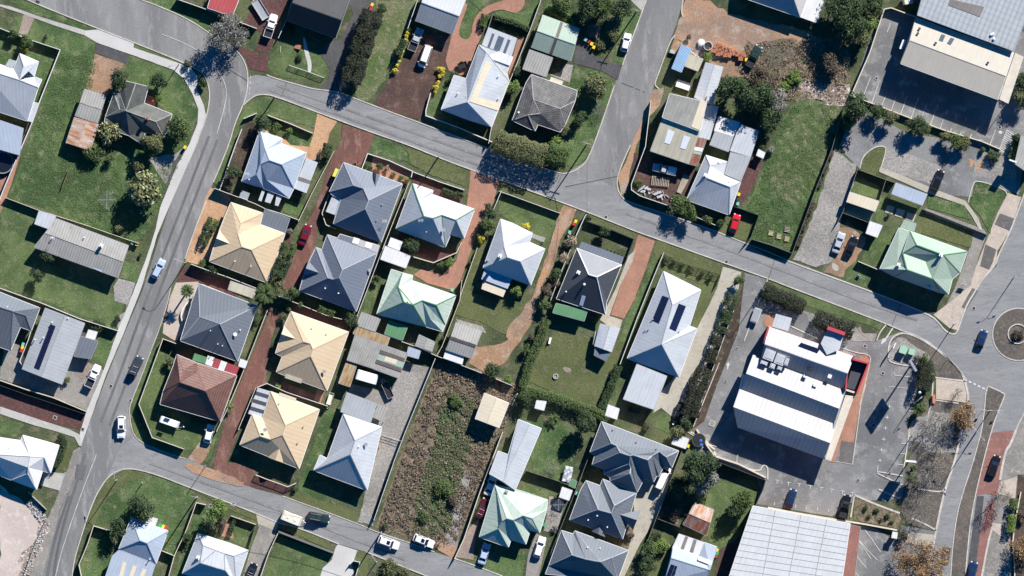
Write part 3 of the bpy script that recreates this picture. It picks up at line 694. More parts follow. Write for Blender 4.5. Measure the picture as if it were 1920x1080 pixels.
def trailer(label, s, L=2.6, Wd=1.5, mat='blacksteel', bed='blacksteel', name='trailer', load=None):
    (ax, ay, _), (bx, by, _) = P(s); o = empty(name, (ax+bx)/2, (ay+by)/2, 0, math.atan2(ay-by, ax-bx)); tag(o, label, 'trailer')
    m = MB(); m.box((0, 0, .6), (L-.1, Wd-.1, .05)); m.build('bed', bed, o)
    for c, d in (((0, Wd/2, .75), (L, .05, .35)), ((0, -Wd/2, .75), (L, .05, .35)), ((L/2, 0, .75), (.05, Wd-.06, .35)), ((-L/2, 0, .75), (.05, Wd-.06, .35))): m = MB(); m.box(c, d); m.build('side_panel', mat, o)
    for sg in (1, -1): m = MB(); m.tube((0, sg*(Wd/2+.05), .3), (0, sg*(Wd/2+.25), .3), .3, n=14); m.build('wheel', 'rubber', o)
    m = MB(); m.tube((L/2, .4, .55), (L/2+1, 0, .5), .04); m.tube((L/2, -.4, .55), (L/2+1, 0, .5), .04); m.build('tow_bar', mat, o); return o
def bins(s, cols, labels, group='wheelie bins put out beside houses', ang=-.4):
    for q, c, l in zip(P(s), cols, labels):
        o = empty('wheelie_bin', q[0], q[1], 0, ang+random.uniform(-.2, .2)); tag(o, l, 'bin', group)
        m = MB(); m.box((0, 0, .5), (.48, .56, .9), taper=1.15); m.build('bin_body', 'b_body', o)
        m = MB(); m.box((0, 0, .99), (.62, .72, .07), taper=.94); m.build('lid', c, o)
        m = MB(); m.tube((-.24, -.36, .93), (.24, -.36, .93), .025); m.build('handle', 'b_body', o)
        for sg in (1, -1): m = MB(); m.tube((sg*.24, -.3, .1), (sg*.30, -.3, .1), .1, n=10); m.build('wheel', 'rubber', o)
# ---------------------------------------------------------------- poles, lamps, small things
def powerpole(label, s, h=9, ang=20, arms=1, mat='palebark'):
    x, y = P(s)[0][:2]; o = empty('power_pole', x, y, 0, math.radians(ang)); tag(o, label, 'power pole', 'timber power poles')
    m = MB(); m.tube((0, 0, -.1), (0, 0, h), .16, .12, 10); m.build('pole', mat, o)
    for i in range(arms):
        m = MB(); m.box((0, .14, h-.35-i*.9), (2.2, .12, .12)); m.build('crossarm', 'palebark', o)
        for k in (-.95, -.4, .4, .95): m = MB(); m.lathe((k, .14, h-.29-i*.9), [(.05, 0), (.06, .1), (.03, .18)], 8); m.build('insulator', 'trimgrey', o)
def streetlamp(label, s, h=7.5, ang=0, reach=1.6, arms=1, mat='galv', group='street lamps'):
    x, y = P(s)[0][:2]; o = empty('street_lamp', x, y, 0, math.radians(ang)); tag(o, label, 'street lamp', group)
    m = MB(); m.tube((0, 0, -.1), (0, 0, h), .11, .06, 10); m.build('pole', mat, o)
    for k in range(arms):
        sg = 1 if k == 0 else -1; m = MB(); pr = [(0, h-.05), (.25*reach, h+.35), (.6*reach, h+.5), (reach, h+.45)]
        for a, b in zip(pr, pr[1:]): m.tube((sg*a[0], 0, a[1]), (sg*b[0], 0, b[1]), .04, n=6)
        m.build('arm', mat, o); m = MB(); m.box((sg*(reach+.2), 0, h+.42), (.62, .26, .13), taper=.8); m.build('lamp_head', 'trimgrey', o)
def post(label, s, h=2.5, mat='galv', plate=None, pm='whiteplastic', ang=0, name='sign_post', cat='sign post', group=None, r=.04):
    x, y = P(s)[0][:2]; o = empty(name, x, y, 0, math.radians(ang)); tag(o, label, cat, group)
    m = MB(); m.tube((0, 0, -.05), (0, 0, h), r, n=8); m.build('pole', mat, o)
    if plate: m = MB(); m.box((0, 0, h-plate[2]/2), plate); m.build('sign_panel', pm, o)
    return o
def cover(s, w=.7, mat='ironcover', ring='concrete'):
    for q in P(s):
        for k, mt, z, nm in ((1.45, ring, .006, 'cover_surround'), (1, mat, .012, 'drain_cover')):
            m = MB(); m.box((q[0], q[1], LAYER['mark']+.02+z), (w*k, w*k, .02), math.radians(-24)); o = m.build(nm, mt); o['kind'] = 'structure'
def simple(name, cat, label, parts, s=None, z=0, ang=0, group=None, kind=None):
    """parts: list of (part name, material, builder(MB))"""
    x, y = P(s)[0][:2]; o = empty(name, x, y, z, math.radians(ang)); tag(o, label, cat, group, kind)
    for nme, mt, f in parts: m = MB(); f(m); m.build(nme, mt, o)
    return o
def clothesline(label, s, r=1.7, h=1.9):
    def arms(m):
        for k in range(4): a = k*math.pi/2; m.tube((0, 0, h), (math.cos(a)*r, math.sin(a)*r, h+.15), .03, n=5)
    def wires(m):
        for f in (.45, .72, 1):
            for k in range(4): a, b = k*math.pi/2, (k+1)*math.pi/2; m.tube((math.cos(a)*r*f, math.sin(a)*r*f, h+.13*f), (math.cos(b)*r*f, math.sin(b)*r*f, h+.13*f), .012, n=4)
    return simple('rotary_clothesline', 'clothesline', label, [('pole', 'galv', lambda m: m.tube((0, 0, 0), (0, 0, h+.1), .04)), ('arm', 'galv', arms), ('line', 'galv', wires)], s)
def scatter(label, s, mat, n, size=.35, hmax=.5, clump=0, cat='ground cover', name='ground_cover', up=2.2):
    """low plants, litter or stones strewn over a polygon nobody could count"""
    p = [q[:2] for q in P(s)]; a = np.array(p); lo, hi = a.min(0), a.max(0); out = []
    q = rng.uniform(lo, hi, (n*3, 2)); ins = np.zeros(len(q), bool); j = len(p)-1
    for i in range(len(p)):
        c = ((a[i, 1] > q[:, 1]) != (a[j, 1] > q[:, 1])) & (q[:, 0] < (a[j, 0]-a[i, 0])*(q[:, 1]-a[i, 1])/(a[j, 1]-a[i, 1]+1e-9)+a[i, 0]); ins ^= c; j = i
    q = q[ins]
    if clump:
        f = np.sin(q[:, 0]*.9+np.sin(q[:, 1]*.7)*2)*np.cos(q[:, 1]*1.1+np.sin(q[:, 0]*.5)*2)+.5*np.sin(q[:, 0]*2.3+q[:, 1]*1.9); q = q[f > clump-1+rng.normal(size=len(q))*.35]
    q = q[:n]; z = rng.random(len(q))**1.6*hmax+.08
    o = empty(name, *p[0]); tag(o, label, cat, kind='stuff'); cards('foliage', mat, np.column_stack([q-np.array(p[0]), z]), rng.uniform(.5, 1.3, len(q))*size, o, up=up); return o
def T(c, r):
    at(480 * c, 270 * r, 4)
def Z(x, y):
    at(x, y, 6)
m = MB()
m.poly([(-420, -420, 0), (420, -420, 0), (420, 420, 0), (-420, 420, 0)])
g = m.build('ground', 'grass')
g['kind'] = 'structure'
at()
patch('west_road', 'asphalt', '-60,-38 230,-38 261,-2 300,12 358,38 398,66 425,76 441,92 455,108 464,130 465,155 462,176 457,195 440,232 430,270 400,342 387,377 367,425 347,485 320,540 312,577 296,625 282,660 262,715 242,760 243,777 246,800 252,818 270,836 300,848 200,897 185,920 175,940 162,975 145,1020 135,1082 128,1130 66,1130 80,1080 112,960 140,895 152,837 162,808 195,720 217,665 269,540 295,457 322,375 368,270 388,217 394,180 390,155 382,140 370,130 332,112 252,80 185,54 85,14 45,-3', 'road')
patch('south_street', 'asphalt_diag', '200,897 215,885 237,878 262,881 300,892 350,912 480,962 520,980 562,990 635,1020 687,1035 730,1052 792,1077 900,1120 1040,1120 942,1080 890,1060 852,1047 815,1035 767,1017 705,997 667,980 530,930 480,917 462,910 400,880 335,855 270,832 252,818 225,840', 'road')
patch('cross_street', 'asphalt_diag', '462,176 465,155 465,145 480,140 510,145 587,167 605,168 640,174 670,186 717,204 787,230 867,260 960,295 1010,312 1055,327 1075,322 1100,302 1110,310 1157,335 1158,355 1162,365 1167,370 1177,378 1267,407 1347,435 1397,456 1440,481 1480,490 1585,529 1622,542 1690,570 1745,590 1772,620 1785,627 1800,650 1787,682 1752,647 1710,625 1690,620 1660,606 1485,540 1440,522 1397,507 1355,492 1230,447 1195,435 1100,397 1055,380 960,345 937,337 880,317 822,295 762,270 702,250 597,211 512,179 497,177 480,178 466,190 457,195', 'road')
patch('north_street', 'asphalt', '1214,-40 1290,-40 1278,12 1268,45 1260,67 1246,100 1230,145 1225,165 1207,215 1185,270 1170,300 1157,335 1158,355 1130,340 1055,327 1100,302 1112,275 1130,225 1152,160 1167,122 1185,72 1204,22 1212,0', 'road')
patch('roundabout_road', 'asphalt_diag', '1925,357 1905,405 1895,432 1885,455 1870,482 1868,500 1855,510 1837,527 1832,540 1812,572 1800,607 1795,625 1785,627 1772,620 1745,640 1787,682 1800,697 1807,710 1812,725 1816,745 1812,765 1802,810 1792,860 1770,922 1755,995 1745,1045 1738,1085 1738,1130 1990,1130 1990,357', 'road')
patch('red_shoulder', 'redshoulder', '1856,812 1905,806 1894,835 1887,842 1880,870 1875,900 1868,930 1848,925 1828,930', 'mark')
patch('red_shoulder', 'redshoulder', '1868,930 1860,990 1852,1020 1842,1085 1826,1085 1832,1030 1848,950', 'mark')
patch('east_verge', 'oldconcrete', '1925,765 1912,790 1890,845 1876,900 1868,950 1856,1000 1840,1085 1925,1085', 'mark')
patch('paved_crossing', 'blockpave', '1876,903 1908,893 1903,935 1870,925', 'top')
patch('paved_crossing', 'blockpave', '1860,980 1885,984 1886,1010 1872,1003 1858,990', 'top')
patch('garden_bed', 'mulch', '1908,890 1925,890 1925,1085 1896,1085 1900,1000', 'top')
def ringpts(cx, cy, r, n=40, k=1):
    return ' '.join((f'{cx + r * math.cos(i * 2 * math.pi / n):.1f},{cy + k * r * math.sin(i * 2 * math.pi / n):.1f}' for i in range(n)))
patch('roundabout_island', 'medianbrown', ringpts(1910, 627, 49), 'top')
kerb(ringpts(1910, 627, 49) + ' 1959,627', sm=0)
kerb(ringpts(1908, 626, 18) + ' 1926,626', sm=0, h=0.3)
patch('median_island', 'medianbrown', '1852,726 1858,726 1884,740 1882,750 1868,780 1860,805 1850,840 1830,922 1820,975 1815,1022 1809,1090 1782,1090 1786,1022 1795,960 1808,915 1822,875 1833,835 1840,810 1846,770', 'top')
kerb('1858,726 1852,724 1848,735 1846,770 1840,810 1833,835 1822,875 1808,915 1795,960 1786,1022 1782,1090')
kerb('1858,726 1884,738 1884,742 1868,780 1860,805 1850,840 1830,922 1820,975 1815,1022 1809,1090')
patch('footpath', 'concrete', '0,8 20,12 80,33 160,57 158,66 100,47 40,25 0,12', 'path')
patch('footpath', 'newconcrete', '160,57 185,55 252,80 250,89 332,117 357,127 370,142 370,170 382,197 386,217 370,268 322,377 295,440 275,507 265,540 232,625 200,700 162,808 152,837 149,830 150,810 162,772 197,687 220,622 253,540 275,482 292,430 300,390 332,310 351,277 355,270 370,232 372,205 360,175 345,147 325,131 245,102 182,80 158,66', 'path', wob=0.04)
patch('footpath', 'concrete', '0,762 0,776 60,796 110,810 140,820 148,835 152,837 150,815 130,805 60,782', 'path')
patch('crossover', 'oldconcrete', '150,838 152,840 140,895 112,960 100,1010 80,1082 50,1082 62,1040 85,985 110,925 120,885 125,885 138,845', 'mid', wob=0.1)
patch('verge', 'lush', '15,1 45,0 85,15 180,54 178,62 140,50 60,25', 'lo', wob=0.15)
patch('verge', 'lawn', '254,82 300,100 345,118 366,128 365,131 330,118 250,90', 'mid', wob=0.15)
patch('verge', 'lush', '250,0 268,5 330,32 396,62 470,85 480,52 380,15 340,0', 'mid', wob=0.1)
patch('verge', 'lawn', '430,270 440,240 457,200 470,190 500,180 597,213 590,240 540,225 500,215 480,222 450,238 427,300 413,350 400,342 420,295', 'mid', wob=0.1)
patch('verge', 'lush', '690,254 760,275 880,320 872,345 800,325 760,302 700,288', 'mid', wob=0.1)
patch('verge', 'drylawn', '760,276 880,320 873,350 800,325 770,305', 'mark', wob=0.2)
patch('verge', 'drylawn', '940,342 1055,382 1050,400 980,375 938,365', 'mid', wob=0.15)
patch('verge', 'drylawn', '1090,402 1195,440 1190,455 1140,440 1085,412', 'mid', wob=0.15)
patch('verge', 'drylawn', '1232,450 1355,495 1348,520 1300,502 1225,475', 'mid', wob=0.15)
patch('verge', 'lawn', '1440,530 1480,542 1660,606 1648,618 1600,600 1520,575 1430,545', 'mid', wob=0.15)
patch('verge', 'drylawn', '530,932 667,980 672,970 660,955 600,938 555,920', 'mid', wob=0.1)
patch('verge', 'lawn', '282,662 300,640 300,650 275,720 258,755 256,770 268,800 300,830 345,845 340,858 300,848 270,836 252,812 243,777 242,760 262,715', 'mid', wob=0.08)
patch('verge', 'drylawn', '350,912 480,962 540,985 620,1015 615,1028 560,1005 440,960', 'mid', wob=0.1)
kerb('261,-2 300,12 358,38 398,66')
kerb('441,92 455,108 464,130 465,155 462,176 457,195 440,232 430,270 400,342')
kerb('387,377 367,425 347,485')
kerb('45,-3 85,14 185,54 252,80 332,112 370,130 382,140 390,155 394,180 388,217 368,270')
kerb('457,197 466,188 480,178 497,177 512,179 597,211 702,250 762,270 822,295 880,317 960,345 1055,380 1100,397 1195,435 1230,447 1355,492 1397,507 1440,522 1485,540 1660,606 1690,620 1710,625 1752,647 1787,682 1800,697 1807,710')
kerb('500,140 510,145 587,167 605,168 640,174 670,186 717,204 787,230 867,260 960,295 1010,312 1055,327 1075,322 1090,312 1100,302 1112,275 1130,225 1152,160')
kerb('1167,122 1185,72 1204,22 1212,0 1216,-30')
kerb('1284,-20 1277,22 1281,32')
kerb('1265,66 1258,75 1248,100 1232,145 1229,152 1228,160 1235,166')
kerb('1182,272 1165,310 1157,335 1157,350 1162,364 1170,373 1177,378 1267,407 1347,435 1397,456 1440,472')
kerb('1440,472 1480,490')
kerb('1480,490 1585,529 1622,542 1745,590 1760,605 1772,620 1785,627 1794,625 1800,607 1812,572 1832,540 1840,526 1868,495 1870,482 1895,432 1905,405 1925,352', w=0.3)
kerb('320,540 312,577 296,625 282,660 262,715 243,760 243,777 246,800 252,818 270,832 300,845 335,857 350,860', w=0.16)
kerb('135,1082 140,1045 162,975 175,940 185,920 200,897 215,885 237,878 262,881 300,892 350,912 480,962 520,980 562,990 635,1020')
kerb('687,1035 730,1052 792,1077 900,1120')
kerb('530,930 667,980 705,997 767,1017 815,1035', w=0.16)
kerb('852,1047 890,1060 942,1080')
kerb('1807,710 1812,725 1816,745 1812,765 1802,810 1792,860 1770,922 1755,995 1745,1045 1738,1090', w=0.45)
kerb('1905,806 1894,835 1887,842 1880,870 1875,900', w=0.5)
kerb('1860,990 1852,1020 1840,1085', w=0.4)
kerb('1925,765 1912,790 1905,806')
for s in ('392,255 340,390 305,480 270,575 225,700 190,790', '408,262 356,397 321,487 286,582 241,707 206,797', '130,930 108,990 92,1060 88,1090', '160,850 148,893 122,972 106,1040 100,1090'):
    mark(s, 0.55, 'wheelmark', 'worn_lane', 2)
mark('303,64 345,80 380,100 403,125 420,150 426,175 420,205 407,250', 0.13, sm=2)
mark('181,852 160,905 135,975 115,1035 103,1085', 0.13, sm=2)
mark('470,142 467,178', 0.14, dash=(0.7, 0.5))
mark('1808,711 1854,733', 0.42, dash=(0.62, 0.45))
cover('208,724 245,751 155,805 395,949 1136,407 1362,491 1826,578', 0.55)
cover('908,894', 0.5)
cover('103,783 437,945 605,966', 0.6)
cover('70,5 442,90', 0.6, ring='ironcover')
at()
patch('lawn', 'lush', '30,66 60,35 160,68 182,80 175,100 178,112 168,160 150,205 125,270 115,283 210,300 230,270 320,262 345,240 350,275 330,320 300,385 270,450 240,455 160,428 95,395 15,370 45,290 80,185 112,98', 'lo', wob=0.2)
patch('lawn', 'lawn', '25,35 45,28 62,35 112,92 55,72 20,55', 'mid', wob=0.1)
patch('lawn', 'lush', '0,55 40,70 108,93 60,225 0,225', 'lo')
patch('lawn', 'lawn', '0,385 12,372 75,396 95,402 60,480 200,545 235,560 228,590 215,618 140,585 0,536', 'mid', wob=0.2)
patch('lawn', 'lush', '235,490 262,498 258,530 225,520', 'mid', wob=0.1)
patch('lawn', 'lush', '245,105 325,133 345,150 358,178 370,205 366,235 348,275 325,262 318,215 290,190 282,170 240,150 232,140', 'lo', wob=0.15)
patch('driveway', 'asphalt_new', '182,81 243,103 236,120 178,99', 'road')
patch('driveway', 'dirt', '178,100 234,120 215,150 200,180 160,166 172,130', 'mid', wob=0.15)
patch('gravel_patch', 'orangedirt', '183,105 222,117 215,145 185,138', 'road', smooth=1, wob=0.2)
patch('driveway', 'brickpath', '45,25 65,32 51,66 35,62', 'road')
patch('driveway', 'gravel', '285,295 325,290 348,276 330,315 310,345 296,320 275,300', 'mid', wob=0.3)
patch('driveway', 'asphalt_new', '325,305 341,280 352,278 332,320 312,370 305,365 318,330', 'road', wob=0.1)
patch('crossover', 'gravel', '213,537 222,522 254,530 240,572 215,564', 'road')
patch('verge', 'gravel', '215,600 235,585 240,560 236,590 222,618', 'mid', wob=0.3)
patch('paving', 'terracotta', '0,282 38,290 20,350 0,400', 'mid')
patch('garden_bed', 'mulch', '0,290 22,300 22,325 5,335 0,330', 'road')
patch('driveway', 'oldconcrete', '0,700 10,640 35,645 55,690 110,720 125,670 150,672 196,695 165,770 100,745 0,710', 'mid', wob=0.05)
patch('paving', 'brickpath', '148,675 160,670 170,690 155,712 146,705', 'road')
patch('lawn', 'lush', '188,622 216,630 195,685 174,675', 'mid')
patch('paving', 'asphalt_new', '150,615 172,618 170,670 140,668', 'mid')
patch('driveway', 'maroonpave', '0,725 60,745 163,780 158,800 150,806 60,783 0,762', 'mid')
patch('lawn', 'lawn', '0,782 45,795 30,820 0,812', 'mid', wob=0.1)
patch('lawn', 'drylawn', '130,825 138,840 125,885 110,880 118,850', 'mid', wob=0.1)
patch('driveway', 'concrete', '82,884 122,888 112,920 76,910', 'road')
patch('construction_site', 'whitesand', '0,905 20,925 50,945 85,975 88,990 60,1040 50,1082 0,1082', 'mid', wob=0.3)
patch('spoil', 'rubble', '50,945 62,930 85,965 95,975 80,1020 55,1082 38,1082 48,1050 30,1055 60,1020 78,985', 'road', wob=0.6)
patch('driveway', 'orangepave', '595,213 632,228 618,250 612,275 603,300 575,300 540,280 505,262 484,250 480,240 500,245 535,262 545,272 580,275 588,250', 'road', wob=0.03)
patch('lawn', 'lush', '500,225 560,245 587,252 580,275 548,272 530,252 505,245', 'mid')
patch('garden_bed', 'mulch', '458,232 470,225 490,245 470,285 452,330 440,345 418,350 432,300', 'mid')
patch('driveway', 'redgravel', '642,233 702,252 688,288 680,310 650,312 632,315 600,400 590,470 560,545 540,545 525,540 560,460 600,365 610,330 625,290 640,262', 'road', wob=0.08)
patch('lawn', 'drylawn', '628,228 641,233 637,270 622,280 615,300 612,265', 'mid')
patch('lawn', 'lush', '520,375 535,372 570,385 562,405 535,400', 'mid')
patch('paving', 'orangepave', '387,366 395,352 425,362 432,372 410,430 400,470 385,500 347,490 360,450 372,410', 'road', wob=0.03)
patch('driveway', 'maroonpave', '325,548 340,500 365,505 450,535 440,560 380,540 350,600 340,640 315,635 320,600 308,590 312,572', 'mid')
patch('paving', 'blockpave', '312,590 318,560 330,530 372,528 372,560 350,590 345,620 330,640 305,625 308,600 318,595', 'road')
patch('driveway', 'redgravel', '505,585 525,590 508,640 500,690 500,720 470,735 450,790 440,830 425,870 400,870 420,800 450,720 480,650', 'road', wob=0.08)
patch('driveway', 'redgravel', '402,868 440,868 480,880 468,912 430,900 400,888', 'road', wob=0.1)
patch('paving', 'redgravel', '470,735 505,722 540,740 600,760 605,745 520,712', 'mid')
patch('driveway', 'maroonpave', '425,400 440,395 500,420 545,440 545,470 500,450 470,430', 'mid')
patch('driveway', 'dirt', '352,860 372,830 388,825 395,840 385,862 375,872 350,868', 'mid', wob=0.15)
patch('sand_wash', 'orangedirt', '350,866 402,880 460,905 455,915 400,900 360,885 345,875', 'mark', smooth=2, wob=0.2)
patch('lawn', 'lawn', '300,650 330,680 315,720 330,740 340,780 390,800 385,832 345,848 300,830 268,795 262,760 285,690', 'lo', wob=0.1)
patch('lawn', 'lush', '395,790 410,800 395,860 385,868 392,830', 'mid')
patch('garden_bed', 'mulch', '484,575 560,585 640,605 632,625 560,600 500,590', 'mid')
patch('paving', 'maroonpave', '540,578 560,570 665,610 655,628 600,605', 'mid')
patch('paving', 'maroonpave', '455,885 545,915 535,928 480,915 465,910', 'mid')
patch('paving', 'terracotta', '598,722 612,728 600,756 588,752', 'road')
patch('lawn', 'lush', '612,765 636,770 600,870 588,915 610,930 670,970 668,985 560,935 560,905 575,870', 'lo', wob=0.1)
patch('yard', 'gravel', '760,680 810,690 780,760 750,830 725,895 700,960 700,985 672,978 690,900 710,840 700,800 720,770 740,720', 'road', wob=0.15)
patch('yard', 'oldconcrete', '660,720 700,730 745,740 735,830 700,810 640,800 650,740', 'mid')
patch('garden_bed', 'terracotta', '708,818 716,820 700,870 690,880 698,850', 'road')
patch('driveway', 'maroonpave', '440,85 480,98 505,105 500,135 468,130 462,112', 'road')
patch('driveway', 'maroonpave', '480,0 540,0 525,40 505,100 480,95 490,60 455,48', 'mid')
patch('lawn', 'lawn', '506,105 540,70 565,85 600,100 620,125 612,145 560,150 515,140 500,125', 'lo', wob=0.05)
patch('footpath', 'newconcrete', '572,70 578,95 585,120 583,137 577,134 577,120 570,95 568,70', 'road', smooth=1)
patch('driveway', 'asphalt_new', '620,0 705,0 690,50 665,130 640,175 600,165 615,150 620,130 600,100 610,80 640,72 662,25 650,0', 'road', wob=0.1)
patch('lawn', 'wildgrass', '705,0 785,0 760,60 735,120 705,175 690,190 665,180 680,130 700,70', 'mid', wob=0.3)
patch('driveway', 'darkgravel', '760,110 790,60 850,70 845,110 830,150 800,200 785,225 720,205 700,195 735,140', 'road', wob=0.15)
patch('paving', 'terracotta', '846,70 855,30 870,5 878,8 862,50 860,68 875,75 884,65 886,45 895,25 915,10 935,3 965,-4 985,-5 982,15 968,25 955,22 940,17 920,22 905,35 900,50 905,62 895,85 880,125 870,145 832,128', 'road', smooth=1)
patch('lawn', 'lush', '872,0 920,0 895,20 884,45 880,70 870,74 860,62 864,40', 'mid')
patch('lawn', 'lush', '940,20 960,25 985,20 1000,0 1010,0 1000,35 990,50 925,25', 'mid')
patch('paving', 'terracotta', '970,75 985,70 960,140 950,150', 'mid')
patch('lawn', 'lawn', '815,150 850,145 835,180 830,215 800,215', 'mid')
patch('lawn', 'lush', '1020,5 1080,20 1090,60 1065,50 1020,30', 'mid')
patch('driveway', 'asphalt_new', '1083,75 1090,68 1100,90 1115,105 1145,118 1167,122 1158,150 1140,140 1125,132 1075,118', 'road', wob=0.05)
patch('paving', 'gravel', '1060,120 1075,122 1068,155 1030,140 1050,135', 'mid')
patch('lawn', 'lush', '1068,160 1078,125 1130,135 1153,158 1140,205 1125,250 1105,290 1075,318 1050,300 1080,200 1060,180', 'lo', wob=0.05)
patch('lawn', 'lush', '1165,30 1190,10 1204,22 1185,72 1170,120 1150,115 1155,90', 'lo', wob=0.1)
patch('crossover', 'concrete', '1183,0 1213,0 1205,22 1190,8', 'road')
patch('yard', 'orangedirt', '1285,0 1330,0 1345,15 1400,35 1520,60 1545,90 1540,130 1500,140 1400,110 1300,85 1262,72 1278,30', 'mid', wob=0.4)
patch('yard', 'orangedirt', '1225,168 1245,165 1235,200 1210,230 1195,270 1180,330 1175,360 1165,365 1160,335 1185,270', 'mid', wob=0.2)
patch('yard', 'dirt', '1262,72 1320,90 1420,115 1440,150 1330,140 1260,100', 'mid', wob=0.4)
patch('yard', 'rubble', '1300,80 1345,85 1360,110 1310,105 1290,95', 'road', wob=0.5)
patch('yard', 'scrub', '1400,80 1560,70 1595,110 1590,185 1500,190 1440,190 1380,130', 'road', wob=0.6)
patch('yard', 'rubble', '1495,140 1520,150 1590,160 1595,190 1570,200 1500,175 1485,165', 'path', wob=0.6)
patch('lawn', 'lush', '1485,195 1500,185 1560,190 1585,210 1560,300 1530,380 1490,465 1410,450 1395,395 1420,350 1440,290 1460,240', 'lo', wob=0.4)
patch('lawn', 'wildgrass', '1500,190 1560,190 1580,210 1555,300 1520,370 1480,385 1440,350 1460,270', 'mid', wob=0.9, smooth=1)
patch('yard', 'darkgravel', '1190,285 1215,290 1300,320 1310,350 1270,390 1220,370 1182,350', 'mid', wob=0.2)
patch('yard', 'maroonpave', '1395,290 1430,300 1415,345 1390,385 1380,370', 'mid')
patch('lawn', 'drylawn', '1347,410 1400,395 1420,405 1400,452 1350,438 1355,420', 'mid', wob=0.1)
patch('driveway', 'gravel', '1565,280 1605,310 1600,345 1570,440 1560,490 1530,500 1487,487 1505,450 1535,380', 'road', wob=0.25)
patch('yard', 'dirt', '1560,490 1572,425 1600,430 1625,445 1605,490 1590,525 1545,510', 'mid', wob=0.2)
patch('sand_wash', 'creamconcrete', '1558,492 1572,497 1573,508 1562,508', 'path', smooth=2)
patch('lawn', 'lawn', '1585,505 1605,490 1640,500 1625,540 1580,525', 'mid')
patch('lawn', 'lawn', '1605,330 1650,350 1645,372 1595,360', 'mid', wob=0.1)
patch('lawn', 'lawn', '1650,365 1665,372 1645,440 1690,420 1680,450 1640,500 1610,500 1640,420', 'mid', wob=0.05)
patch('car_park', 'asphalt_lot', '1655,15 1720,30 1925,60 1925,290 1875,280 1840,265 1773,245 1709,222 1640,196 1595,180 1625,90', 'mid')
patch('car_park', 'asphalt_lot', '1605,205 1640,215 1700,250 1800,265 1905,250 1920,300 1910,365 1840,340 1830,370 1760,365 1690,330 1655,320 1650,290 1610,315 1585,290 1575,270', 'road', wob=0.05)
patch('gravel_patch', 'gravel', '1660,275 1765,312 1752,345 1650,320 1655,295', 'path', wob=0.2)
patch('gravel_patch', 'gravel', '1830,300 1905,285 1905,365 1850,335 1825,330', 'path', wob=0.2)
patch('sand_wash', 'orangedirt', '1815,300 1825,297 1828,310 1818,318', 'mark', smooth=1, wob=0.3)
patch('sand_wash', 'orangedirt', '1832,300 1842,298 1838,320 1830,322', 'mark', smooth=1, wob=0.3)
patch('lawn', 'drylawn', '1612,312 1617,295 1630,282 1645,274 1658,274 1662,280 1655,310 1648,318 1640,330 1700,350 1730,365 1700,360 1615,320', 'path')
kerb('1612,316 1617,295 1630,282 1645,274 1658,274 1662,280 1655,305 1652,315')
patch('footpath', 'creamconcrete', '1650,313 1700,332 1745,352 1810,376 1835,410 1842,432 1836,430 1822,405 1808,385 1740,362 1648,322', 'mark')
patch('lawn', 'lush', '1740,368 1810,385 1820,412 1740,390', 'path', wob=0.05)
patch('lawn', 'drylawn', '1735,400 1825,435 1820,465 1720,435', 'path', wob=0.05)
patch('footpath', 'oldconcrete', '1735,390 1845,430 1850,440 1835,480 1820,540 1798,580 1770,580 1790,540 1810,490 1825,440 1735,405', 'mid')
patch('lawn', 'lush', '1827,340 1835,337 1880,352 1885,362 1875,385 1860,410 1857,440 1838,405 1820,385', 'path')
kerb('1815,380 1824,345 1832,337 1885,355 1888,365')
patch('footpath', 'blockpave', '1890,362 1915,370 1905,400 1895,430 1880,455 1870,470 1868,495 1840,525 1825,560 1812,585 1800,600 1798,620 1780,615 1750,590 1790,560 1820,535 1830,500 1850,450 1870,400', 'mid')
for s in ('1875,400 1903,410 1893,432 1865,420', '1848,458 1868,468 1862,490 1855,505 1838,498', '1823,540 1835,545 1812,580 1803,575'):
    patch('footpath', 'greypave', s, 'mark')
patch('yard', 'mulch', '1430,500 1400,510 1385,560 1340,660 1310,750 1300,800 1318,805 1345,720 1385,620 1412,545', 'lo')
patch('driveway', 'asphalt_lot', '1397,512 1437,522 1425,560 1440,560 1480,575 1600,610 1640,640 1690,622 1670,612 1710,625 1740,640 1730,700 1700,800 1715,830 1690,860 1700,900 1700,935 1600,940 1560,968 1420,945 1420,895 1360,870 1300,840 1300,805 1320,790 1345,720 1385,620', 'lo', wob=0.02)
patch('driveway', 'creamconcrete', '1355,500 1390,510 1385,540 1355,620 1320,700 1290,790 1265,785 1240,765 1225,775 1235,740 1262,710 1290,650 1315,600 1345,540', 'road', wob=0.05)
patch('lawn', 'drylawn', '1310,525 1345,535 1340,560 1310,640 1285,700 1270,700 1300,600', 'mid', wob=0.08)
patch('lawn', 'drylawn', '1225,470 1348,522 1345,540 1315,530 1250,510 1235,500', 'mid', wob=0.08)
patch('driveway', 'terracotta', '1196,440 1228,452 1205,520 1190,560 1170,598 1145,590 1165,530 1185,480', 'road', wob=0.06)
patch('footpath', 'creamconcrete', '1192,468 1186,490 1163,535 1143,592 1167,600 1160,625 1125,600 1135,580 1155,540 1178,480', 'path')
patch('lawn', 'lush', '1210,520 1225,480 1240,488 1225,520 1180,650 1150,740 1130,730 1170,610 1190,560', 'lo')
patch('lawn', 'drylawn', '1040,620 1140,640 1175,640 1150,740 1120,765 1060,745 990,715 1000,680', 'mid', wob=0.1)
patch('lawn', 'lawn', '1155,705 1170,708 1145,760 1135,755', 'mid')
patch('driveway', 'dirt', '1057,383 1080,392 1072,420 1050,450 1040,490 1010,560 1000,600 975,640 945,680 915,700 880,680 890,650 940,645 975,620 990,590 1010,520 1035,450 1045,410', 'road', wob=0.15)
patch('sand_wash', 'orangedirt', '1062,390 1075,395 1048,450 1035,480 1000,575 975,625 950,640 955,610 1000,560 1030,470', 'path', wob=0.4, smooth=1)
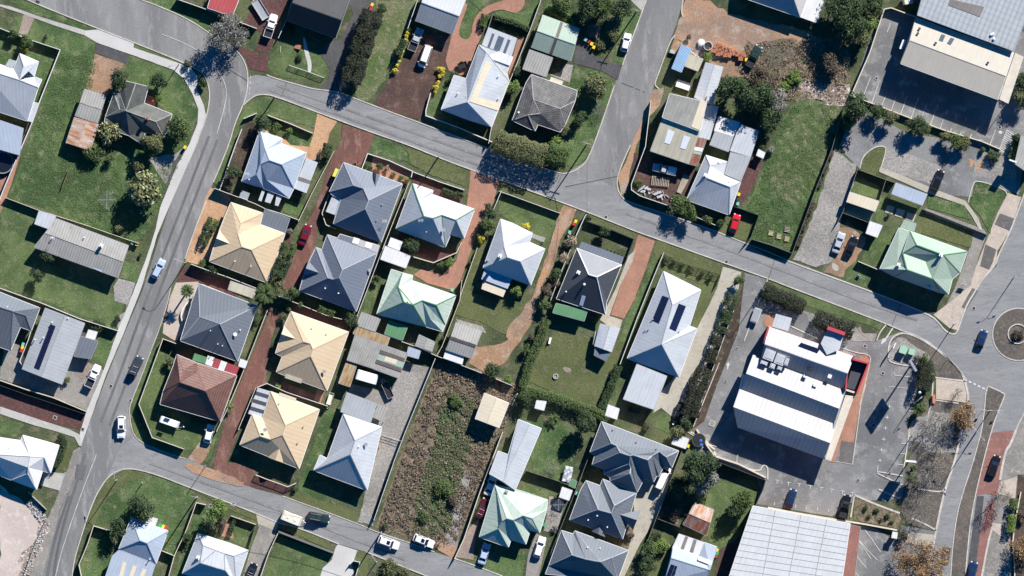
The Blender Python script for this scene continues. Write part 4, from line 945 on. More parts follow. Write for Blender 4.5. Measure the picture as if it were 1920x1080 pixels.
patch('lawn', 'lawn', '935,365 985,378 1050,402 1035,440 1020,460 960,420 935,400', 'mid', wob=0.08)
patch('lawn', 'drylawn', '900,400 925,400 905,470 880,545 945,575 985,550 1010,555 985,600 970,615 950,628 930,620 905,605 855,590 870,520', 'mid', wob=0.1)
patch('driveway', 'terracotta', '882,318 937,338 925,380 900,420 890,450 880,480 862,530 850,545 800,530 775,515 790,505 830,515 855,490 870,440 875,385 880,345', 'road', wob=0.04)
patch('paving', 'terracotta', '780,330 820,345 845,370 830,375 800,345 775,345', 'mid')
patch('garden_bed', 'terracotta', '700,290 772,320 768,345 745,345 695,320', 'mid')
patch('paving', 'maroonpave', '770,325 870,360 860,385 830,375 775,345', 'mid')
patch('lawn', 'lawn', '690,530 712,520 705,560 690,590 680,590', 'mid')
patch('garden_bed', 'gravel', '855,598 905,612 912,625 860,608', 'mid')
patch('paving', 'maroonpave', '745,440 830,470 860,470 845,490 812,490 745,465', 'mid')
patch('yard', 'scrub', '820,685 890,690 970,720 965,760 940,830 905,900 880,960 860,1020 820,1030 770,1015 705,990 712,965 770,800', 'lo', wob=0.3)
patch('track', 'gravel', '870,880 885,885 875,930 862,1000 855,1040 830,1030 850,960', 'mid', wob=0.3)
patch('sand_wash', 'orangedirt', '815,1015 855,1020 850,1045 825,1038', 'path', wob=0.4, smooth=1)
patch('garden_bed', 'terracotta', '900,730 955,740 950,755 905,745', 'mid', wob=0.1)
patch('lawn', 'lush', '200,897 237,880 262,883 350,914 365,925 350,965 335,1020 325,1060 310,1035 250,990 200,980 175,985 165,975 185,925', 'mid', wob=0.15)
patch('verge', 'drylawn', '200,897 237,880 262,883 280,890 240,905 200,935 175,985 165,978 185,925', 'path', wob=0.3)
patch('lawn', 'lush', '178,990 205,995 210,1030 200,1082 150,1082 150,1060', 'mid', wob=0.1)
patch('lawn', 'lush', '370,950 395,955 385,1000 345,1082 325,1082 350,1010', 'mid')
patch('lawn', 'lawn', '440,985 480,1000 470,1030 430,1012', 'mid')
patch('paving', 'terracotta', '425,975 435,978 438,1010 415,1005 410,995', 'mid')
patch('lawn', 'lawn', '523,1005 625,1040 615,1082 495,1082', 'mid', wob=0.1)
patch('driveway', 'oldconcrete', '480,962 522,982 512,1020 500,1050 490,1082 455,1082 470,1030 485,990', 'road', wob=0.03)
patch('crossover', 'creamconcrete', '480,962 522,980 518,996 484,982', 'path')
patch('driveway', 'newconcrete', '633,1020 670,1032 660,1060 665,1082 600,1082 605,1065 622,1050 628,1030', 'road')
patch('verge', 'drylawn', '672,1035 690,1040 690,1082 668,1082', 'mid')
patch('driveway', 'brickpath', '880,990 900,970 890,1010 888,1050 855,1045', 'road')
patch('lawn', 'lush', '888,1045 925,1050 960,1035 985,1035 980,1082 945,1082 890,1062', 'mid', wob=0.05)
patch('driveway', 'oldconcrete', '990,1040 1005,1000 1025,1010 1010,1082 985,1082', 'road')
patch('lawn', 'lush', '985,790 1070,800 1080,850 1060,915 1000,885 990,830', 'mid', wob=0.1)
patch('lawn', 'lawn', '980,910 1030,920 1025,940 975,930', 'mid')
patch('paving', 'gravel', '1030,930 1060,935 1045,1000 1020,995', 'mid', wob=0.05)
patch('driveway', 'creamconcrete', '1215,870 1262,880 1248,930 1235,965 1200,1020 1170,1082 1140,1082 1175,1040 1190,985 1188,940', 'road')
patch('garden_bed', 'scrub', '1170,990 1190,985 1180,1030 1150,1020', 'mid')
patch('lawn', 'lawn', '1240,770 1265,785 1262,815 1225,800', 'mid', wob=0.1)
patch('lawn', 'lawn', '1330,900 1420,900 1425,920 1390,1000 1350,1050 1320,1000 1330,960 1300,930', 'lo', wob=0.2)
patch('driveway', 'darkgravel', '1350,1030 1400,1000 1370,1082 1340,1082', 'mid')
patch('lawn', 'drylawn', '1220,1005 1250,995 1260,1030 1235,1082 1215,1082', 'mid', wob=0.15)
patch('garden_bed', 'scrub', '1235,945 1280,955 1270,985 1235,970', 'mid', wob=0.3)
patch('garden_bed', 'gravel', '1305,810 1330,815 1335,835 1312,842 1300,830', 'road')
patch('paving', 'terracotta', '1612,670 1625,665 1632,680 1625,720 1610,775 1600,830 1577,828 1565,867 1556,866 1590,770', 'path')
patch('paving', 'greypave', '1578,826 1604,832 1598,870 1573,865', 'path')
patch('paving', 'terracotta', '1430,600 1437,590 1450,590 1456,600 1450,615 1440,615 1432,610', 'path', smooth=1)
patch('garden_bed', 'gravel', '1540,610 1600,625 1645,625 1640,640 1600,640 1545,620', 'road')
patch('garden_bed', 'medianbrown', '1680,628 1700,625 1740,640 1787,682 1805,710 1800,715 1755,705 1750,690 1720,680 1700,660 1670,650 1665,645', 'road')
patch('traffic_island', 'gravel', '1665,665 1668,645 1690,628 1715,650 1745,665 1740,685 1712,683 1670,678', 'mark', smooth=1)
patch('footpath', 'blockpave', '1755,708 1805,712 1812,735 1812,755 1755,748', 'path')
patch('footpath', 'medianbrown', '1745,750 1812,757 1800,810 1792,860 1770,922 1755,995 1705,985 1690,960 1695,900 1710,830 1720,790', 'road', wob=0.1)
patch('leaf_litter', 'gravel', '1745,770 1790,780 1790,850 1750,850 1700,820 1710,790', 'path', wob=0.5)
patch('paving', 'creamconcrete', '1705,998 1755,1003 1750,1018 1740,1025 1690,1015', 'path')
patch('garden_bed', 'scrub', '1602,928 1640,945 1685,962 1690,975 1680,990 1600,975', 'path')
kerb('1602,928 1640,945 1687,962', w=0.4)
kerb('1602,928 1595,970', w=0.3)
patch('car_park', 'asphalt_lot', '1612,985 1640,990 1690,1020 1745,1030 1738,1085 1600,1085', 'mid')
patch('yard', 'asphalt', '1690,985 1755,996 1750,1020 1735,1085 1670,1085 1680,1030', 'mid')
for s in ('1600,1000 1625,1030 1645,1050', '1619,990 1634,1010 1651,1035', '1610,1013 1633,1048', '1606,1043 1625,1066', '1600,1070 1615,1085'):
    mark(s, 0.14)
Z(1600, 180)
for s in ('100,30 120,-20', '205,78 235,0', '315,120 360,5', '430,155 480,5', '535,200 605,0', '648,250 735,15', '760,268 825,90', '865,330 915,190', '975,375 1010,265', '1085,410 1105,365', '1200,445 1215,400', '1305,490 1330,430', '1415,538 1430,485', '940,135 955,95', '1040,200 1050,160', '1148,245 1158,210', '1265,280 1275,240', '1525,580 1600,380', '1635,620 1730,375'):
    mark(s, 0.12)
T(3, 0)
for s in ('893,242 920,172', '970,268 997,200', '708,738 768,580', '780,770 828,630'):
    mark(s, 0.12)
Z(1600, 180)
for k in range(11):
    a = k / 10
    mark(f'{1650 + 80 * a * 0.9:.0f},{600 - 215 * a:.0f} {1735 + 70 * a * 1.2:.0f},{660 - 215 * a:.0f}', 0.2, name='hatched_bay')
mark('1725,378 1840,430 1745,665 1638,620', 0.12)
patch('bay_symbol', 'markpaint', '1630,400 1650,385 1678,400 1672,425 1640,428', 'mark', smooth=1)
T(3, 2)
for s in ('950,655 1095,670', '948,632 950,655', '905,745 925,740 1095,757', '1025,830 1095,840', '1050,920 1090,925'):
    mark(s, 0.12)
for x, y in ((910, 890), (893, 970), (880, 1050)):
    mark(f'{x - 15},{y} {x + 15},{y}', 0.14)
    mark(f'{x},{y - 15} {x},{y + 12}', 0.14)
T(3, 3)
for x, y in ((70, 362), (155, 378), (235, 388), (318, 402), (400, 415), (480, 430), (560, 442), (635, 455)):
    mark(f'{x - 15},{y - 3} {x + 15},{y + 3}', 0.14)
    mark(f'{x},{y} {x - 4},{y + 25}', 0.14)
for x, y in ((868, 55), (852, 135), (840, 213)):
    mark(f'{x - 15},{y} {x + 15},{y}', 0.14)
    mark(f'{x},{y - 15} {x},{y + 12}', 0.14)
for x in (50, 130, 210, 292, 373, 455):
    mark(f'{x},{520 + x * 0.12:.0f} {x - 4},{545 + x * 0.12:.0f}', 0.14)
for s in ('1000,85 1040,88', '985,160 1030,165', '975,243 1015,247', '825,250 820,310'):
    mark(s, 0.14)
kerb('1060,0 1015,290', w=0.25)
kerb('820,300 835,298 1010,330', w=0.25)
kerb('820,310 1010,400', w=0.25)
kerb('830,430 985,497', w=0.35)
kerb('1080,648 1180,690 1262,738', w=0.35)
kerb('1120,425 1290,452 1330,430', w=0.3)
patch('arrow_marking', 'markpaint', '845,505 865,495 868,502 888,515 884,522 866,513 862,518', 'mark')
T(3, 2)
patch('arrow_marking', 'markpaint', '932,298 940,302 888,385 884,400 846,426 852,395 866,378 878,380', 'mark')
T(2, 2)
patch('arrow_marking', 'markpaint', '1610,612 1620,612 1628,580 1635,580 1622,552 1605,578 1612,580', 'mark')
cover('1688,452 1603,700', 0.4)
cover('1502,1016', 0.9, 'oldconcrete')
T(3, 2)
cover('862,640', 0.5)
cover('792,1030 728,435', 0.55)
T(3, 3)
cover('676,362 810,590', 0.45)
T(3, 0)
cover('813,588 1738,955', 0.5)
Z(1340, 720)
mark('1365,870 1555,905', 0.12)
kerb('0,810 100,850 500,1000 545,905 600,930 595,1075', w=0.3)
kerb('250,900 250,800 280,790', w=0.2)
kerb('1700,0 1640,220 1585,660 1550,905', w=0.18)
Z(1340, 580)
kerb('1630,1080 1760,560 1740,520 1690,500 1600,490 1390,420', w=0.18)
kerb('1160,330 840,180', w=0.22)
T(3, 2)
kerb('815,395 840,330 890,270', w=0.25)
kerb('905,540 900,450 925,380 970,345 1040,335 1180,395 1390,560 1480,680', w=0.3, mat='kerb')
kerb('905,525 920,560 1090,590', w=0.3)
kerb('1255,670 1480,700', w=0.3)
kerb('1255,840 1430,865', w=0.25)
kerb('1240,660 1230,840 1190,1000', w=0.3)
T(2, 2)
kerb('1670,140 1500,620', w=0.16)
kerb('1555,560 1360,1040', w=0.18)
T(2, 3)
kerb('1340,0 1440,40 1530,170', w=0.35)
kerb('1320,0 1460,90 1540,110', w=0.2)
at()
kerb('1440,522 1425,560 1395,640', w=0.2)
patch('paving', 'brickpath', '1613,612 1617,625 1623,632 1618,633 1608,615', 'path')
at()
for s in ('1165,155 1210,173', '880,0 905,22', '410,118 465,152', '1060,350 1160,330', '300,645 330,655', '1690,565 1672,612', '1455,480 1441,522', '540,148 527,182', '905,243 893,278'): mark(s, .12, 'asphalt_new', 'road_seam', 1)
for s in ('520,160 700,222 880,285 1040,340', '505,168 690,235 870,300 1030,355', '1175,400 1400,480 1600,560 1720,600', '280,868 420,918 600,985 760,1050', '1245,20 1190,160 1135,320', '1262,20 1205,160 1150,320'): mark(s, .5, 'asphalt', 'worn_lane', 2)
patch('road_patch', 'wheelmark', '144,870 163,872 156,900 141,897', 'mark'); patch('road_patch', 'asphalt_new', '1768,1027 1783,1027 1778,1060 1764,1060', 'mark'); patch('road_patch', 'asphalt_new', '1832,930 1845,930 1828,1080 1812,1080', 'mark')
patch('weedy_patch', 'lush', '838,745 872,760 868,840 850,900 838,960 815,985 800,960 812,900 822,830 826,780', 'mid', smooth=2, wob=.7)
T(0, 0)
bld('white metal roofed house with a broad blue grey rear slope beside the white fence', 'r_paleroof', '-130,440 108,520 155,405 295,465 262,578 320,600 290,668 212,910 -190,780', '-150,505:1.9 190,502:1.3 158,605:1.5 285,655:1.3', 'bckl cdk dekl ablj lefgm jlmghi', eave=2.7, hk=1.7)
panel('verandah_sheet', 'r_zinc', '75,445 130,460 100,515 45,495')
lean('side_awning', 'r_paleroof', '262,765 298,775 245,920 212,908', 2.5)
T(0, 0)
T(0, 0)
skil('pale blue flat roofed garage at the left edge below the white fence', 'r_paleblue', '-80,875:.5 182,965:.3 152,1165:0 -140,1080:.2', eave=2.6, name='garage', cat='garage')
gab('corrugated grey shed in front of the dark tiled corner house', 'r_oldlight', '640,670 800,720 735,925 568,870', 0.25, 2.4, name='shed', cat='shed')
gab('rust stained pinkish tin shed below the corrugated grey shed', 'r_rust', '742,935 682,1133 500,1072 562,882', 0.3, 2.3, name='shed', cat='shed')
bld('dark tiled house on the street bend with a hipped front wing', 'r_tile_dark', '860,700 905,712 935,608 1118,652 1085,775 1295,858 1235,1035 1095,990 1065,1080 975,1020 785,955 795,880', '955,835:1.9 1175,915 905,825:1.0 1026,630:1.4', 'abmo  bcpm pdem cdp efnm fgn ghijklomn alo', eave=2.7, cap='r_oldgrey', wall='wallbrick')
vent('1115,890', 'chimney', 0.9, mat='wallbrick')
panel('verandah_sheet', 'r_oldgrey', '870,705 890,712 945,828 925,830')
bld('small red tin roofed shed behind the north verge', 'r_red', '1600,-80 1800,-15 1745,125 1560,62', eave=2.3, name='shed', cat='shed', over=0.15, trim='trimwhite')
T(1, 0)
bld('black tiled house with a grey front slope beside the gravel drive', 'r_tile_black', '230,155 600,290 735,-90 365,-225', '278,28:2.3 645,158:2.3', 'abfe fcde bcf dae', eave=2.7, trim='trimgrey')
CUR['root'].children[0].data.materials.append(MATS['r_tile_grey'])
CUR['root'].children[0].data.polygons[1].material_index = 1  # this slope takes the greyer tile material, the other stays black
gab('grey and white metal garage at the top of the maroon gravel drive', 'r_zinc', '1195,157 1475,260 1577,-5 1290,-110', 1.7, 3.0, name='garage', cat='garage', wall='walltin')
Z(820, 0)
bld('long house of cream and white metal roofing with a skylit patio', 'r_paleroof', '470,512 850,645 782,830 810,920 605,1430 345,1350 45,1235 190,850 325,890', '555,600:1.6 340,1155:2.1', 'kfghiaj abcdj jdek kef', eave=2.8)
panel('cream_roof_sheet', 'r_cream', '545,690 782,832 800,925 680,1250 365,1150', up=0.06)
panel('roof_step', 'r_white', '550,645 690,580 850,645 815,745', up=0.25, th=0.03)
lean('patio_roof', 'r_paleroof', '575,310 900,435 835,640 500,512', 2.9)
for s in ('620,378 645,388 592,540 565,528', '690,405 755,432 700,578 635,555', '795,445 825,458 768,605 740,595'):
    p = ccw([q[:2] for q in P(s)])
    m = MB()
    m.prism(p, 2.93, 2.97)
    m.build('skylight', 'skylight', CUR['root'], (*CUR['c'], 0))
vent('330,1115', 'chimney', 1.3, mat='wallbrick')
vent('690,860 235,1050 690,1110', h=0.5)
gab('pale green metal garage with a brown skylight strip', 'r_green', '1185,172 1598,325 1500,690 1055,535', 1.2, 2.7, name='garage', cat='garage', wall='wallcream')
panel('skylight_strip', 'r_brownstrip', '1385,250 1415,262 1362,430 1330,415')
panel('skylight_strip', 'r_brownstrip', '1325,432 1355,440 1295,612 1262,600')
skil('flat grey carport between the pale green garage and the grey tiled house', 'r_oldlight', '1040,560 1298,655 1222,868 960,780', 2.4, posts=True, name='carport', cat='carport')
skil('small cream lean-to roof above the grey tiled house', 'r_cream', '1280,870 1415,918 1393,965 1262,915', 2.3, name='lean_to', cat='lean-to')
T(2, 0)
bld('weathered grey tiled house on the corner of the side street', 'r_tile_grey', '145,562 488,682 472,760 400,935 362,992 195,935 172,985 2,905 105,625', '160,750 358,818 210,855 120,865', 'abckj aji ijlmh cdk jkdefl lfgm mgh', eave=2.7, cap='r_oldgrey', wall='wallbrick')
vent('50,845', h=1.2, r=0.12)
simple('shipping_container', 'container', 'ribbed pale blue shipping container beside the side street', [('body', 'bluetarp', lambda m: m.box((0, 0, 1.25), (5.6, 2.4, 2.5))), ('door', 'galv', lambda m: m.box((2.83, 0, 1.25), (0.06, 2.2, 2.3)))], '1268,442', ang=68)
r = None
for o in list(SC.objects):
    if o.name.startswith('shipping_container'):
        SHIP = o
m = MB()
m.prism([(-2.8, -1.2), (2.8, -1.2), (2.8, 1.2), (-2.8, 1.2)], 2.504, 2.55)
q = m.build('roof_sheet', 'r_bluesheet', SHIP)
uvface(q.data, None)
for k, l in enumerate(q.data.uv_layers[0].data):
    pass
skil('square cream tin shed between the blue container and the long white shed', 'r_shedcream', '1325,408 1432,445 1392,537 1290,497', 2.4, name='shed', cat='shed')
gab('long narrow white shed with a brown skylight strip', 'r_paleroof', '1450,472 1365,735 1500,790 1582,505', 0.5, 2.8, name='shed', cat='shed', wall='walltin')
panel('skylight_strip', 'r_brownstrip', '1512,485 1530,490 1450,765 1430,755')
skil('narrow pale metal roof in the shade of the big round trees', 'r_paleroof', '1458,790 1548,800 1478,1050 1392,1030', 2.6, name='lean_to', cat='lean-to')
Z(1180, 180)
bld('big workshop with a drab grey upper roof beside the side street', 'r_drab', '450,-18 865,75 785,400 365,245', eave=5.0, name='workshop', cat='workshop', wall='walltan', over=0.1, trim='trimwhite')
panel('cream_roof_sheet', 'r_cream', '790,60 862,80 782,392 690,350')
bld('cream roofed workshop with two pale skylights below the drab grey roof', 'r_shedcream', '367,255:1.0 783,408:1.0 665,768:0 232,620:0', eave=3.4, name='workshop', cat='workshop', wall='walltin', over=0.1, trim='trimgrey')
panel('skylight', 'r_translucent', '430,380 505,405 450,548 388,530')
panel('skylight', 'r_translucent', '610,445 682,470 625,605 565,588')
skil('narrow lean-to of rusty and white striped sheets beside the cream workshop', 'r_rustdark', '770,475 865,490 760,790 665,765', 2.6, name='lean_to', cat='lean-to')
panel('white_sheet', 'r_white', '735,572 830,590 815,632 720,612')
panel('green_sheet', 'r_green', '722,617 812,638 800,668 712,650')
bld('pale metal roofed house with front hips and a shaded flat rear wing', 'r_paleroof', '858,668 1105,745 1065,888 1250,965 1118,1338 640,1170', '905,785:1.2 868,925:2.0 1125,1025:1.8', 'abg bchg cdih dei efhi aghf', eave=2.7, wall='wallwhite')
lean('side_wing_roof', 'r_zinc', '1104,742 1132,632 1362,692 1252,962 1067,884', 2.95)
lean('front_verandah', 'r_paleblue', '640,1172 1118,1340 1135,1295 665,1125', 2.6, posts=False)
vent('850,895', 'chimney', 0.9)
vent('1115,965 1000,750', 'whirlybird')
skil('square pale grey metal roof behind the shaded white house', 'r_zinc', '960,400 1165,462 1110,630 900,552', 2.9, name='rear_wing', cat='house wing')
skil('white flat roof with two square skylights half in tree shade', 'r_white', '1000,228 1240,300 1165,458 950,395', 2.7, name='rear_wing', cat='house wing')
panel('skylight', 'skylight', '1065,280 1115,295 1100,325 1055,310')
panel('skylight', 'skylight', '1045,345 1092,360 1078,392 1030,378')
skil('wide pale metal verandah roof lying mostly in black tree shade', 'r_paleroof', '1240,318 1452,400 1360,688 1130,618', 2.5, posts=True, name='verandah', cat='verandah')
skil('little white roofed garden shed by the works fence', 'r_white', '1450,600 1525,640 1502,705 1425,670', 2.0, name='garden_shed', cat='garden shed')
T(3, 0)
bld('grey and cream hipped house at the top edge beside the dark trees', 'r_greyflat', '-200,-180 330,-110 238,135 -215,-22', '-120,-110:1.6 175,-35:2.0', 'abfe bcf cdef dae', eave=3.0)
lean('verandah_roof', 'r_white', '335,-110 445,-70 362,177 240,133', 2.7)
bld('big ribbed grey metal warehouse roof at the top right', 'r_biggrey', '1210,-260 2020,-120 1828,390 1108,122', eave=6.5, name='warehouse', cat='warehouse', wall='wallgrey', trim='trimgrey', over=0.1)
panel('translucent_panel', 'r_dullstrip', '1352,2 1608,60 1575,135 1340,48')
vent('1660,268 1680,300 1672,262', 'whirlybird')
bld('long beige and grey commercial building above the north car park', 'r_beige', '1100,140 1830,402 1712,750 985,482', '1053,310:1.1 1770,577:1.1', 'abfe fcde bcf dae', eave=5.2, name='commercial_building', cat='commercial building', wall='wallcream', trim='trimwhite', over=0.05)
panel('skylight', 'skylight', '1290,262 1320,272 1298,320 1268,308')
panel('skylight', 'skylight', '1358,288 1388,298 1358,345 1330,332')
vent('1125,222 1112,257 1245,330 1635,477', h=0.4, r=0.16, mat='trimdark')
lean('parapet_canopy', 'fencecream', '1842,402 1905,432 1790,782 1722,750', 5.4)
lean('entry_box', 'trimwhite', '1005,300 1030,308 1002,375 978,368', 3.6)
caravan('cream tank trailer parked behind the wall at the top edge', '1080,0 1010,15', L=2.2, Wd=1.6, H=2.0, mat='p_cream', name='tank_trailer', cat='trailer', hatches=1)
T(0, 1)
skil('small square white flat roof joined to the long pale roofed house', 'r_paleroof', '300,500 425,545 390,645 265,600', 2.7, name='annex', cat='annex')
gab('long pale corrugated roofed house with a darker stripe and a square chimney', 'r_oldlight', '430,560 970,762 890,1003 262,775', 0.5, 2.9, wall='wallwhite')
panel('darker_roof_stripe', 'r_paleblue', '790,710 850,733 770,962 705,935', up=0.02)
panel('darker_roof_stripe', 'r_oldgrey', '535,622 548,628 455,845 444,842', up=0.02)
vent('768,762', 'chimney', 1.3, mat='trimwhite')
vent('640,700 400,705', h=0.6)
vent('405,705', 'antenna')
T(0, 2)
bld('slate grey hipped house cut by the left edge below the green field', 'r_slate', '-150,-30 305,150 240,320 160,292 85,470 -250,350', '200,205 108,175:2.1 -90,110:2.1', 'abghi bcg cdhg deh efih afi', eave=2.6)
vent('68,140', h=0.5)
gab('pale grey gabled house with one long strip of solar panels', 'r_zinc', '345,150 172,608 470,722 642,265', 1.0, 2.9, wall='wallwhite')
solar('385,268 428,285 305,612 262,595', 1, 7)
vent('400,255 335,370 270,385', h=0.8)
vent('520,225', h=0.3)
skil('dark blue shade roof beside the solar panelled house', 'r_slate', '605,360 740,400 685,530 560,512', 2.4, posts=True, name='carport', cat='carport')
skil('small white roofed garden shed by the dark shade roof', 'r_white', '668,312 735,330 715,388 645,372', 2.0, name='garden_shed', cat='garden shed')
T(0, 3)
bld('bright white hipped house on the west corner with blue shaded slopes', 'r_white', '-60,30 160,62 178,22 300,55 450,98 385,305 325,290 280,430 92,358 -60,300', '238,178:2.2 340,185:1.3 222,262:1.9 218,308:1.4 -60,160:2.0 262,182:2.0', 'abko bck cdk delk efl lfghnmk hin okmnij', eave=2.7, wall='wallwhite')
vent('78,115', h=0.4)
bld('blue white hipped house with cream striped rear roof at the bottom left', 'r_paleblue', '990,640 1265,738 1175,985 895,875', '1058,808 1110,828', 'abfe bcf cdef dae', eave=2.7, wall='wallwhite')
lean('rear_roof', 'r_paleblue', '845,925 895,880 1172,990 1130,1120 780,1120', 2.65, posts=False)
for x in (935, 1010, 1085):
    p = ccw([q[:2] for q in P(f'{x - 10},{970 + (x - 935) * 0.33:.0f} {x + 20},{980 + (x - 935) * 0.33:.0f} {x - 20},1120 {x - 50},1120')])
    m = MB()
    m.prism(p, 2.68, 2.72)
    m.build('cream_stripe', 'r_cream', CUR['root'], (*CUR['c'], 0))
lean('porch_roof', 'r_white', '1110,625 1190,648 1170,700 1090,672', 2.5)
vent('1130,948', h=0.7)
bld('white hipped house with a raised centre hip at the bottom left', 'r_paleroof', '1490,755 1625,800 1718,828 1865,885 1775,1150 1370,1060', '1530,848:1.1 1760,925:1.2 1512,975:2.0 1695,1030:2.1 1625,882:1.6 1690,905:1.6', 'abkg bclk cdhl deh hejl klji gki agif ijef', eave=2.7, wall='wallwhite', cap='r_zinc')
vent('1492,935', 'chimney', 0.6)
Z(400, 200)
bld('pale blue hipped house on the street corner beside the orange drive', 'r_paleblue', '530,262 655,320 780,362 768,415 1052,522 910,922 855,1032 570,920 322,845', '595,492:1.9 640,607:2.5 778,655:2.4 540,650:2.0 495,768:1.5 608,828:1.0', 'bcdj delkj efl abjkmni nhi nmoh klfom fgho', eave=2.7, wall='wallcream')
vent('410,820', h=0.5)
vent('390,760', 'antenna')
lean('side_patio_roof', 'r_paleroof', '1050,580 1180,630 1100,835 965,790', 2.45)
lean('side_patio_roof', 'r_dullstrip', '963,794 1100,840 1085,872 948,825', 2.4, posts=False)
lean('side_patio_roof', 'r_paleroof', '945,828 1088,876 1050,975 910,920', 2.45)
for i, s in enumerate(('555,930 588,942 545,1068 510,1055', '620,955 692,982 645,1090 582,1070', '715,1000 778,1012 735,1120 695,1110')):
    lean('pergola_sheet', 'r_paleroof', s, 2.3, posts=i != 1)
simple('garden_shed', 'garden shed', 'small dark garden shed with a pale edge below the corner house', [('wall', 'walltin', lambda m: m.box((0, 0, 0.95), (1.7, 1.3, 1.9))), ('roof', 'trimgrey', lambda m: m.box((0, 0, 1.95), (1.9, 1.5, 0.1))), ('fascia', 'trimwhite', lambda m: m.box((0, -0.8, 1.93), (1.9, 0.09, 0.2)))], '355,995', ang=-20)
Z(320, 360)
bld('sand yellow hipped house beside the orange paved west frontage', 'r_sand', '683,118 1042,238 1010,365 1292,470 1092,1022 442,782 490,615 555,430 610,290', '797,355 765,478:1.9 810,618:2.6 918,652:2.6 672,585:1.5 520,525:1.2', 'abj bckj cdmlk dem emlf ajklfghi', eave=2.7)
gablet('555,430 490,615 672,585', 1.3)
vent('730,780 910,835', h=0.9, r=0.08)
skil('dark blue flat shade roof beside the yellow roofed house', 'r_slate', '1065,190 1345,300 1290,460 1020,360', 2.1, posts=True, name='pergola', cat='pergola')
Z(320, 520)
skil('long narrow pale cream patio roof above the slate blue house', 'r_shedcream', '680,42 968,140 935,238 650,138', 2.5, posts=True, name='patio_cover', cat='patio cover')
bld('slate blue hipped house with rows of vent pipes beside the west road palm', 'r_slate', '320,72 980,320 760,945 115,712 240,310 240,290', '335,445 568,525 405,235:1.9 300,425:1.0', 'abhg bch cdgh agdef', eave=2.7, wall='wallcream', cap='trimgrey')
vent('460,598 540,748 592,768', h=1.1, r=0.07)
vent('735,640', 'satellite_dish')
vent('790,590', h=0.4)
T(0, 2)
bld('brown tiled hipped house on the green fenced corner lot', 'r_tile_brown', '1330,498 1478,560 1780,655 1655,1000 1205,870 1228,775 1305,580', '1380,612 1360,705:2.6 1550,770:2.7 1480,625:1.5', 'abkh bcjik cdj ijdef ahifg hki', eave=2.7, wall='wallbrick', cap='r_tile_brown')
panel('porch_gable', 'r_tile_brown', '1228,775 1345,725 1395,850', up=0.15)
lean('striped_patio_roof', 'r_dkgreen', '1462,488 1560,520 1545,570 1445,540', 2.4)
for s, mt in (('1562,505 1615,522 1592,588 1542,570', 'r_white'), ('1617,525 1660,540 1635,605 1595,590', 'r_maroon'), ('1662,542 1708,558 1682,622 1638,607', 'r_white'), ('1710,560 1800,592 1772,655 1685,624', 'r_maroon')):
    lean('striped_patio_roof', mt, s, 2.42, posts=False)
skil('little square white water tank cover beside the red strip roof', 'r_white', '1805,530 1860,550 1840,602 1790,585', 2.0, name='tool_shed', cat='tool shed')
T(1, 1)
bld('large slate blue hipped house between the maroon drive and the rose garden', 'r_bluegrey', '660,140 1100,302 940,738 582,602 640,412 578,385 552,360', '735,312:2.0 850,425:2.8 810,335:2.2 825,490:2.9 850,410:2.8', 'ahg abijh bcki cdk dejik hjefg', eave=2.8, trim='trimwhite', cap='trimgrey')
gablet('878,212 932,235 895,335', .8)
vent('950,455 910,572', h=0.4, mat='trimgrey')
vent('970,580', 'antenna')
lean('curved_awning', 'galv', '575,388 648,412 600,535 525,508', 2.5)
simple('cubby_house', 'cubby house', 'small yellow green playhouse roof beside the slate blue house corner', [('wall', 'paletimber', lambda m: m.box((0, 0, 0.8), (1.2, 1.6, 1.6))), ('roof', 'yellowplastic', lambda m: m.prism([(-0.7, -0.95), (0.7, -0.95), (0.8, 0.9), (-0.6, 0.9)], 1.6, [1.65, 2.0, 2.0, 1.65]))], '607,218', ang=-20)
bld('white and navy hipped house beside the curved terracotta drive', 'r_paleroof', '1175,298 1330,350 1320,378 1640,490 1560,710 1460,680 1420,775 1050,638', '1220,430:1.9 1262,545:2.6 1330,560:2.6 1395,535:2.2 1500,572:1.9', 'abci aijh dmlkjic dem emlgf lkjhg', eave=2.7, cap='r_dkgreen', trim='trimwhite')
vent('1410,645', 'satellite_dish', mat='trimgrey')
vent('1280,658', h=0.4)
vent('1240,575', 'antenna', mat='trimwhite')
skil('translucent lean-to beside the round bush below the white and navy house', 'r_translucent', '1012,702 1100,735 1075,800 990,765', 2.1, posts=True, name='lean_to', cat='lean-to')
skil('white flat garage roof with a frayed edge between two houses', 'r_white', '970,765 1160,840 1125,932 935,865', 2.5, name='garage', cat='garage')
Z(540, 430)
bld('blue grey hipped house with a gabled west porch and white patio squares', 'r_bluegrey', '445,62 560,100 590,55 1030,185 1005,270 770,925 132,690 180,525 205,430 320,205 385,230', '620,455:3.0 585,545:3.0 520,562:2.4 455,545:2.3 355,490:1.5', 'abcdel efml fgonm almnk jkno ghijo', eave=2.7, cap='trimgrey')
gablet('235,355 180,525 355,490', 1.3)
lean('patio_strip', 'r_greyflat', '722,160 745,90 1035,190 1010,268', 2.75, posts=False)
for s in ('745,88 812,110 790,172 722,150', '880,140 952,165 935,222 865,200'):
    p = ccw([q[:2] for q in P(s)])
    m = MB()
    m.prism(p, 2.78, 2.83)
    m.build('patio_skylight', 'whiteplastic', CUR['root'], (*CUR['c'], 0))
vent('425,662 575,718', h=0.9)
vent('925,460', 'satellite_dish', mat='trimgrey')
bld('pale green and white hipped house below the terracotta loop', 'r_paleg', '1165,450 1290,490 1405,520 1395,575 1890,745 1770,1075 1740,1150 1555,1095 1000,955', '1245,650:1.9 1310,818:2.7 1410,848:2.7 1515,800:2.3 1670,850:1.9 1605,1010:.9', 'bcdj bjkia den dnmlj ljk efn omnf fgho ohlm lhik', eave=2.7, cap='r_dkgreen', wall='wallcream')
vent('1340,970 1360,805', h=0.4)
T(1, 2)
